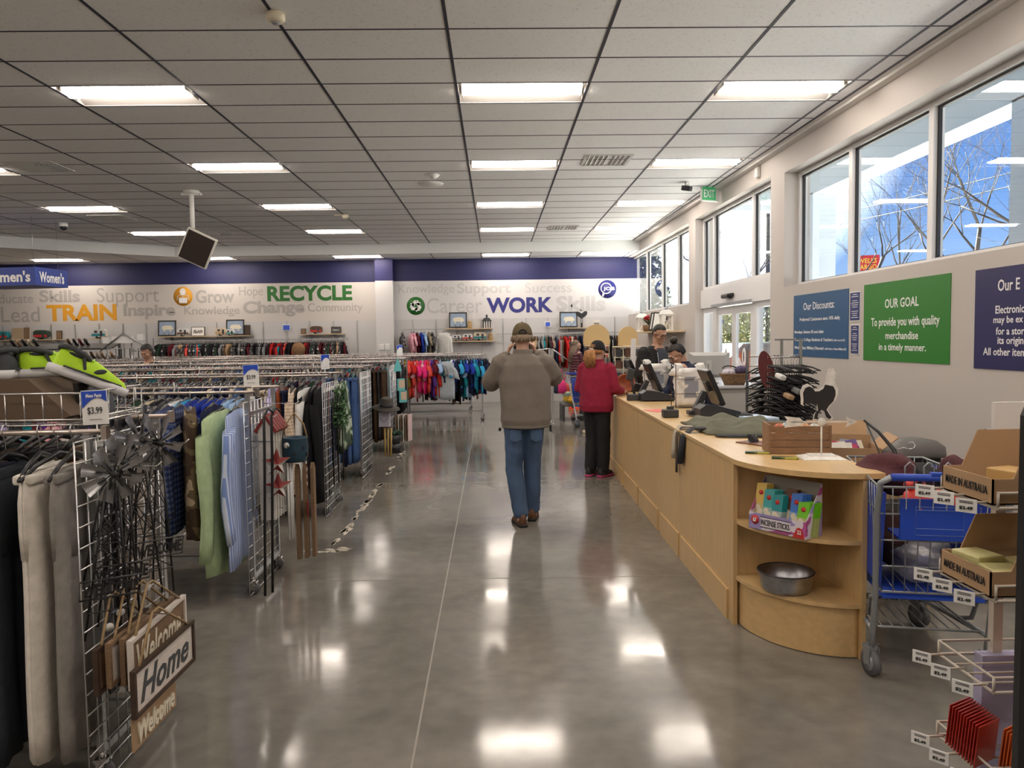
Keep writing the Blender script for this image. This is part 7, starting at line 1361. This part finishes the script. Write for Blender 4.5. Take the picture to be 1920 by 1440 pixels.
def camper(x, z, yb, c1, c2, lb, s=1.0):
    r = thing('camper_ornament', lb, 'ornament', (x, yb-.14, z), 0, 'camper ornaments on the back wall shelves'); q = MB(); n_ = 20; prof = [(.15*s*math.copysign(abs(math.cos(t_))**.55, math.cos(t_)), .115*s+.085*s*math.copysign(abs(math.sin(t_))**.6, math.sin(t_))) for t_ in [2*PI*k/n_ for k in range(n_)]]
    q.prism(prof, .12*s, Matrix.Translation((0, .06*s, 0)) @ Matrix.Rotation(PI/2, 4, 'X')); q.obj('body', mat('camper_'+c1, CLN.get(c1, (.6, .6, .6)), .5), r); q = MB(); q.box((0, -.062*s, .075*s), (.28*s, .006, .05*s)); q.obj('stripe', mat('camper_'+c2, CLN[c2], .5), r); q = MB(); q.box((-.05*s, -.063*s, .14*s), (.06*s, .006, .05*s)); q.box((.06*s, -.063*s, .10*s), (.05*s, .006, .12*s)); q.obj('window', DARKPL, r); q = MB(); q.cyl((-.03*s, -.07*s, .025*s), (-.03*s, .07*s, .025*s), .026*s, 12); q.obj('wheel', RUBBER, r)
for a in [(-8.02, 1.82, Y1, 'white', 'brown', 'white and brown camper ornament left of the faith sign', 1), (-7.05, 1.82, Y1, 'cream', 'tan', 'cream camper ornament right of the faith sign', 1), (-6.88+.06, 1.82, Y1, 'white', 'teal', 'white and teal camper ornament beside the cow picture', .8), (-4.62, 1.835, Y1, 'brown', 'red', 'brown and red camper ornament on the short shelf', 1), (-1.0, 1.60, Y2, 'white', 'grey', 'small white camper ornament at the left of the lower shelf', .8), (-.72, 1.60, Y2, 'white', 'red', 'white and red camper ornament on the lower shelf', .9), (-.40, 1.60, Y2, 'cream', 'teal', 'round teal and cream camper ornament on the lower shelf', 1.1), (-11.62, 1.79, Y1, 'dark green', 'red', 'green and red camper ornament on the left edge shelf', 1.2), (-12.62, 1.79, Y1, 'teal', 'red', 'teal and red camper ornament cut by the left picture edge', 1.1), (-9.95, 1.79, Y1-.4, 'white', 'teal', 'white and teal camper ornament above the shoe rack', 1.2)]: camper(*a)
shelf(-10.6, -9.3, 1.79, Y1-.38, 'maple shelf behind the women’s heels')
def small_sign(x, z, yb, w_, h_, fm_, bm_, word, tm, lb): 
    r = thing('small_sign', lb, 'sign', (x, yb-.12, z), 0, 'small signs on the back wall', (-.08, 0, 0)); q = MB(); q.box2((-w_/2, 0, 0), (w_/2, .02, h_)); q.obj('frame', fm_, r); q = MB(); q.box2((-w_/2+.015, -.004, .015), (w_/2-.015, .0, h_-.015)); q.obj('face', bm_, r)
    if word == '~': q = MB(); q.tube([(w_*.34*(k/9-1), -.006, h_/2+h_*.16*math.sin(1.9*k)) for k in range(19)], .005, 5); q.obj('painted_script', tm, r)
    elif word: text('lettering', word, tm, (0, -.006, h_/2), FACE_CAM, r, width=w_*.7, height=h_*.4, bold=.02, shear=.3)
small_sign(-7.66, 1.82, Y1, .34, .24, dfr, PAPER, 'faith', BLACKINK, 'white framed faith sign on the shelf between the pictures'); small_sign(-6.28-.12, 1.82, Y1, .15, .27, dfr, wdk, None, None, 'tall dark wooden block at the right of the cow picture'); small_sign(-4.96, 1.835, Y1, .13, .14, dfr, wmd, None, None, 'small square brown picture on the short shelf'); small_sign(-4.12, 1.835, Y1, .26, .18, wdk, gi, '~', whp, 'dark sign with white script at the right of the short shelf'); small_sign(2.62, 1.90, Y2, .20, .20, wlt, whp, '~', gi, 'pale wooden sign at the right of the Skills shelf'); small_sign(1.36, 1.93, Y2+.10, .15, .14, PAPER, pgrad, None, None, 'small white and dark price card on the wall upright'); small_sign(-5.42, 1.93, Y1+.10, .20, .16, PAPER, pgrad, None, None, 'small white and blue price card on the left wall upright'); small_sign(-12.25, 1.79, Y1, .30, .32, wlt, mat('kraft', (.40, .31, .20), .7), None, None, 'kraft paper box on the left edge shelf'); small_sign(-11.82-.2, 1.79, Y1, .18, .33, wlt, wmd, None, None, 'tall wooden block on the left edge shelf'); small_sign(-11.2, 1.79, Y1, .14, .22, dfr, wmd, None, None, 'small dark block at the right of the left edge shelf')
q = MB(); q.prism([(0, -.12), (.035, -.09), (.10, -.05), (.14, .0), (.15, .05), (.13, .08), (.09, .085), (.05, .06), (.0, .02), (-.05, .06), (-.09, .075), (-.13, .07), (-.15, .04), (-.14, .0), (-.10, -.05), (-.035, -.09)], .012, Matrix.Translation((2.23, 19.86, 2.24)) @ Matrix.Rotation(PI/2, 4, 'X')); q.cyl((2.21, 19.85, 2.02), (2.21, 19.85, 2.13), .006, 6); q.cyl((2.25, 19.85, 2.02), (2.25, 19.85, 2.13), .006, 6); q.box((2.23, 19.85, 1.96), (.05, .05, .12)); tag(q.obj('chicken_ornament', BLACKINK), 'black heart-shaped chicken ornament above the Skills shelf', 'ornament')
for x, lb in ((-.66, 'owl-shaped jar on the upper shelf beside the pig picture'), (-.13, 'brown jar at the right of the lower shelf')): q = MB(); z = 1.92 if x < -.5 else 1.60; q.lathe([(.001, 0), (.05, 0), (.065, .05), (.055, .11), (.045, .12), (.055, .15), (.045, .19), (.001, .20)], 14); tag(q.obj('jar', mat('tan_jar', (.40, .27, .12), .6, noise=.4, nscale=30), None, (x, 19.84, z)), lb, 'jar')
r = thing('birdhouse', 'black and white striped birdhouse on the upper shelf', 'birdhouse', (-.22, 19.84, 1.92)); q = MB()
for i in range(7): q.box2((-.10+.029*i, -.06, 0), (-.10+.029*(i+1), .06, .19), i % 2)
q.obj('walls', [BLACKINK, whp], r); q = MB(); q.prism([(-.13, .18), (.13, .18), (.07, .26), (-.07, .26)], .14, Matrix.Translation((0, .07, 0)) @ Matrix.Rotation(PI/2, 4, 'X')); q.box((0, 0, .30), (.05, .05, .09)); q.obj('roof', gi, r)
# right wall shelf with lanterns
r = thing('wall_shelf', 'dark shelf on the right wall holding white lanterns', 'shelf', (0, 0, 0)); q = MB(); q.box2((-.40, 14.3, 1.72), (-.01, 17.6, 1.75)); q.obj('board', shm_, r); on_wall(r)
lan = mat('lantern_white', (.74, .73, .70), .5)
for y, lb in ((14.9, 'white lantern on the right wall shelf, nearer one'), (17.2, 'white lantern on the right wall shelf, farther one')):
    t = thing('lantern', lb, 'lantern', wall_pt(y, -.22, 1.75), 0, 'white lanterns on the right wall shelf'); q = MB()
    for sx in (-1, 1):
        for sy in (-1, 1): q.box2((sx*.095-.014, sy*.095-.014, 0), (sx*.095+.014, sy*.095+.014, .30))
    q.box2((-.12, -.12, 0), (.12, .12, .03)); q.box2((-.12, -.12, .29), (.12, .12, .32)); q.loft([[(s*a, s*b_, z) for a, b_ in ((-1, -1), (1, -1), (1, 1), (-1, 1))] for s, z in ((.13, .32), (.07, .40), (.05, .41))], True, True, 0, False); q.box((0, -.1, .16), (.012, .008, .26), (0, .6, 0)); q.box((0, -.1, .16), (.012, .008, .26), (0, -.6, 0)); q.obj('frame', lan, t); q = MB(); q.cyl((0, 0, .41), (0, 0, .46), .035, 10); q.obj('vent_cap', STEEL, t); q = MB(); q.cyl((0, 0, .03), (0, 0, .16), .03, 12); q.obj('candle', CREAMPL, t)
t = thing('flower_basket', 'dark basket with a red flower on the right wall shelf', 'flower basket', wall_pt(16.4, -.22, 1.75)); q = MB(); q.lathe([(.001, 0), (.13, 0), (.15, .14), (.13, .14), (.001, .03)], 16); q.obj('basket', wick, t); q = MB()
for i in range(30): a = R.uniform(0, 6.28); q.tube([(0, 0, .1), (.08*math.cos(a), .08*math.sin(a), .22), (.16*math.cos(a), .16*math.sin(a), .24+R.uniform(-.08, .14))], [.004, .014, .002], 4)
q.obj('foliage', mat('flower_leaf', (.05, .09, .04), .7), t); q = MB()
for k in range(7): q.sph((-.08+.03*math.cos(k), -.08+.03*math.sin(k), .26+.01*k), (.04, .04, .03), 8, 6)
q.obj('flower', mat('red_petal', (.45, .02, .03), .7), t)
for i, y in enumerate((15.6, 15.85)): q = MB(); q.box2((-.15, 0, 0), (.15, .02, .38)); q.box2((-.12, -.004, .03), (.12, 0, .35), 1); tag(q.obj('picture_frame', [dfr, PAPER], None, wall_pt(y, -.22, 1.76), (-.2, .1, -.5)), 'dark frame leaning on the right wall shelf, %s' % ('nearer', 'farther')[i], 'frame', 'frames on the right wall shelf')
# spinner displays with rounded maple headers
def spinner(x, y, lb, rz, s=1.0):
    t = thing('spinner_display', lb, 'display stand', (x, y, 0), rz, 'maple-topped spinner displays'); q = MB(); n_ = 20
    q.prism([(-.15*s, 0)]+[(-.15*s*math.cos(PI*k/n_), .12+.15*s*math.sin(PI*k/n_)) for k in range(n_+1)]+[(.15*s, 0)], .03, Matrix.Translation((0, .015, 1.52)) @ Matrix.Rotation(PI/2, 4, 'X')); q.obj('header', mat('header_maple', (.55, .38, .17), .5), t)
    q = MB(); q.cyl((0, 0, .06), (0, 0, 1.52), .03, 10); q.lathe([(.001, 0), (.25, 0), (.25, .04), (.05, .08), (.001, .08)], 20); q.lathe([(.001, 1.49), (.22, 1.49), (.22, 1.51), (.001, 1.52)], 16); q.obj('stand', mat('cream_stand', (.56, .47, .32), .6), t); q = MB()
    for k in range(6):
        z = .50+.17*k; q.tube([(.20*math.cos(a), .20*math.sin(a), z) for a in [2*PI*i/16 for i in range(16)]], .006, 5, True)
    for i in range(8): a = 2*PI*i/8; q.cyl((.20*math.cos(a), .20*math.sin(a), .45), (.20*math.cos(a), .20*math.sin(a), 1.49), .005, 5)
    q.obj('wire_cage', CREAMPL, t); q = MB()
    for k in range(6):
        for i in range(8): a = 2*PI*(i+.5)/8; q.box((.19*math.cos(a), .19*math.sin(a), .57+.17*k), (.03, .11, .10), (0, 0, a), (k+i) % 2)
    q.obj('hung_goods', [mat('brown_leather_goods', (.11, .045, .025), .5), DARKPL], t)
spinner(1.88, 10.9, 'spinner display of brown goods left of the dark-haired man', .3); spinner(1.72, 13.1, 'farther spinner display behind the woman in red', 0, 1.5)
q = MB(); q.box2((-.03, -.03, 0), (.03, .03, 1.62)); tag(q.obj('white_post', WHITE, None, (1.80, 10.35, 0), (0, .04, 0)), 'slim white post in front of the near spinner display', 'post')
# rack with bags beyond the man
t = thing('bag_rack', 'chrome waterfall rack with hanging bags right of the man', 'clothes rack', (1.02, 13.9, 0)); q = MB(); q.box2((-.02, -.02, .1), (.02, .02, 1.45)); q.box2((-.02, .7, .1), (.02, .74, 1.45)); q.box2((-.02, -.3, .06), (.02, 1.0, .1)); q.obj('upright', STEEL, t); q = MB(); q.tube([(0, 0, 1.44), (.36, .35, 1.20)], .012, 8); q.obj('arm', CHROME, t); q = MB(); q.tube([(0, .72, 1.44), (-.4, .72, 1.40)], .012, 8); q.obj('arm', CHROME, t)
for i, (x, y, z, c, lb) in enumerate([(1.20, 14.1, .98, 'hot pink', 'pink handbag with long straps on the waterfall rack'), (1.30, 14.18, .92, 'coral', 'coral and pale green handbag on the waterfall rack'), (1.13, 14.1, .98, 'navy', 'navy bag at the left of the waterfall rack')]):
    b_ = thing('handbag', lb, 'handbag', (x, y, z-.36), .3, 'handbags on the waterfall rack'); q = MB(); q.loft([[(w_*math.cos(t_), d_*math.sin(t_), zz) for t_ in [2*PI*j/14 for j in range(14)]] for w_, d_, zz in ((.06, .03, 0), (.10, .05, .05), (.09, .045, .18), (.06, .02, .24))]); q.obj('body', mat('bag_'+c.replace(' ', '_'), CLN[c], .6), b_); q = MB(); q.tube([(-.05, 0, .23), (-.01, 0, .42), (.0, 0, .45), (.01, 0, .42), (.05, 0, .23)], .008, 5); q.obj('strap', mat('strap_'+c.replace(' ', '_'), CLN[c], .6), b_)
    if i == 1: q = MB(); q.loft([[(w_*math.cos(t_), d_*math.sin(t_), zz) for t_ in [2*PI*j/14 for j in range(14)]] for w_, d_, zz in ((.062, .032, -.004), (.104, .054, .05), (.102, .052, .09))]); q.obj('lower_band', mat('pale_green_vinyl', (.62, .72, .48), .5), b_)
for i in range(6): garment('blouse', i % 3, ['navy', 'grey', 'white', 'light blue', 'teal', 'grey'][i], .66+.05*i, 14.62, 1.41, '%s top on the rack half hidden behind the man, %s from the left' % (['navy', 'grey', 'white', 'light blue', 'teal', 'silver grey'][i], ordn(i+1)), 'tops on the waterfall rack')
for i, (x, y, c) in enumerate(((1.50, 15.2, (.75, .42, .03)), (1.56, 15.5, (.72, .20, .04)), (1.45, 15.6, (.70, .45, .05)))): q = MB(); q.box((0, 0, .14), (.16, .14, .26), None, 0, .03); q.sph((0, -.05, .32), .06, 12, 8); q.cyl((-.05, -.08, .1), (-.05, -.08, .04), .04, 10); tag(q.obj('plastic_toy', mat('toy_%d' % i, c, .4), None, (x, y, .33), (0, 0, i)), 'bright %s plastic toy behind the hanging bags' % ('yellow', 'orange', 'amber')[i], 'toy', 'plastic toys behind the bags')
q = MB(); q.box2((1.3, 15.0, .29), (1.75, 15.8, .32)); q.box2((1.3, 15.0, 0), (1.34, 15.8, .3)); q.box2((1.71, 15.0, 0), (1.75, 15.8, .3)); tag(q.obj('toy_shelf', mat('dark_shelf', (.05, .05, .05), .6)), 'low dark shelf carrying the plastic toys', 'shelf')
# ------------------------------------------------------------------ shoe rack, mugs and folded racks at the left back
t = thing('shoe_rack', 'grey tiered shoe rack at the left in front of the back wall', 'shoe rack', (0, 0, 0)); q = MB(); gsh = mat('dark_grey_shelf', (.07, .068, .062), .6)
for z in (1.05, 1.32, 1.60): q.box((-9.45, 16.75, z), (2.5, .42, .035), (.25, 0, 0))
q.box2((-10.7, 16.95, 0), (-10.66, 17.0, 1.7)); q.box2((-8.24, 16.95, 0), (-8.2, 17.0, 1.7)); q.obj('shelves', gsh, t)
def heel(loc, c, lb, group, rz=0, s=1.0):
    q = MB(); q.loft([[(w_*math.cos(t_), y, z+h_*math.sin(t_)) for t_ in [2*PI*j/10 for j in range(10)]] for y, w_, h_, z in ((-.11, .012, .012, .012), (-.08, .036, .016, .016), (-.02, .038, .02, .022), (.04, .028, .022, .06), (.09, .03, .035, .085), (.115, .018, .03, .088))]); q.tube([(0, .10, .07), (0, .105, 0)], [.012, .006], 6); o = q.obj('heeled_shoe', mat('shoe_%s' % c.replace(' ', '_'), CLN[c], .35), None, loc, (.25, 0, rz)); return tag(o, lb, 'shoe', group)
h1 = {}
for i in range(9):
    c = ['black', 'tan', 'black', 'cream', 'black', 'brown', 'black', 'maroon', 'black'][i]; heel((-10.35+.12*i+(.6 if i > 4 else 0), 16.72, 1.635), c, '%s heeled shoe on the top shelf of the shoe rack, %s from the left' % (c, ordn(i+1)), 'shoes on the shoe rack', PI)
for i in range(22):
    c = ['tan', 'cream', 'khaki', 'brown', 'cream', 'tan', 'white'][i % 7]; heel((-10.45+.105*i, 16.70, 1.355), c, '%s heeled shoe on the middle shoe rack shelf, %s from the left' % (c, ordn(i+1)), 'shoes on the shoe rack', PI)
for i in range(12): c = ['red', 'black', 'maroon', 'brown'][i % 4]; heel((-10.4+.19*i, 16.70, 1.085), c, '%s heeled shoe on the lowest shoe rack shelf, %s from the left' % (c, ordn(i+1)), 'shoes on the shoe rack', PI)
t = thing('gift_table', 'tiered stand of mugs and gifts left of the shoe rack', 'display stand', (0, 0, 0)); q = MB()
for z in (1.15, 1.40): q.box2((-12.4, 16.5, z-.03), (-10.8, 17.0, z))
q.box2((-12.4, 16.9, 0), (-12.36, 17.0, 1.4)); q.box2((-10.84, 16.9, 0), (-10.8, 17.0, 1.4)); q.obj('shelves', gsh, t)
for i in range(8):
    c = ['olive', 'brown', 'white', 'tan', 'dark green', 'cream', 'red', 'grey'][i]; q = MB(); q.lathe([(.001, 0), (.08, 0), (.10, .06), (.09, .14), (.05, .17), (.001, .17)], 14); q.tube([(.09, 0, .04), (.14, 0, .06), (.14, 0, .11), (.085, 0, .13)], .012, 6); tag(q.obj('mug', mat('mug_%d' % i, CLN[c], .4, noise=.3, nscale=20), None, (-12.2+.18*i, 16.72, 1.40 if i % 2 else 1.15)), '%s mug on the gift stand at the left, %s from its left end' % (c, ordn(i+1)), 'mug', 'mugs on the gift stand')
q = MB(); q.lathe([(.001, 0), (.11, 0), (.13, .34), (.12, .34), (.001, .30)], 18); tag(q.obj('yellow_pail', mat('yellow_plastic', (.70, .42, .01), .45), None, (-11.0, 16.7, 1.40)), 'yellow pail standing high above the running shoes', 'pail'); q = MB(); q.box((0, 0, .11), (.20, .12, .22), None, 0, .02); q.box((0, -.065, .15), (.16, .01, .06), None, 1); tag(q.obj('gift_box', [mat('red_gift', (.45, .02, .03), .5), mat('green_lid', (.03, .18, .09), .5)], None, (-10.62, 16.55, 1.15+.06)), 'red and green gift box right of the yellow pail', 'box')
t = thing('folded_rack', 'nested chrome garment racks stored near the back wall', 'clothes rack', (-8.0, 16.3, 0)); q = MB()
for k in range(4):
    x = .18*k; q.tube([(x, -.3, .1), (x, -.3, 1.55), (x, .3, 1.55), (x, .3, .1)], .014, 6); q.cyl((x-.1, -.3, .3), (x+.35, -.3, 1.35), .012, 6); q.cyl((x+.35, -.3, .3), (x-.1, -.3, 1.35), .012, 6)
q.tube([(-.1, -.35, 1.52), (.35, -.35, 1.86), (1.0, -.35, 1.48)], .018, 6); q.obj('tubes', STEEL, t); q = MB()
for k in range(7): q.cyl((.5, -.3, .3+.2*k), (.95, -.3, .3+.2*k), .01, 6)
for x in (.5, .95): q.cyl((x, -.3, .1), (x, -.3, 1.75), .014, 6)
q.obj('ladder_rungs', CHROME, t); q = MB(); q.box((.0, -.3, 1.72), (.12, .1, .12)); q.box((.70, -.3, 1.78), (.12, .1, .12)); q.box((.32, -.3, 1.73), (.42, .05, .14)); q.obj('white_end_boxes', WHITEPL, t)
q = MB(); q.lathe([(.001, -.17), (.08, -.165), (.16, -.1), (.175, 0), (.15, .10), (.07, .165), (.001, .17)], 18, sy=.7); tag(q.obj('straw_bag', mat('woven_straw', (.24, .13, .06), .85, noise=.3, nscale=30, bump=.6, bscale=60), None, (-4.95, 19.4, 1.45)), 'round brown woven bag hanging among the back wall clothes', 'bag')
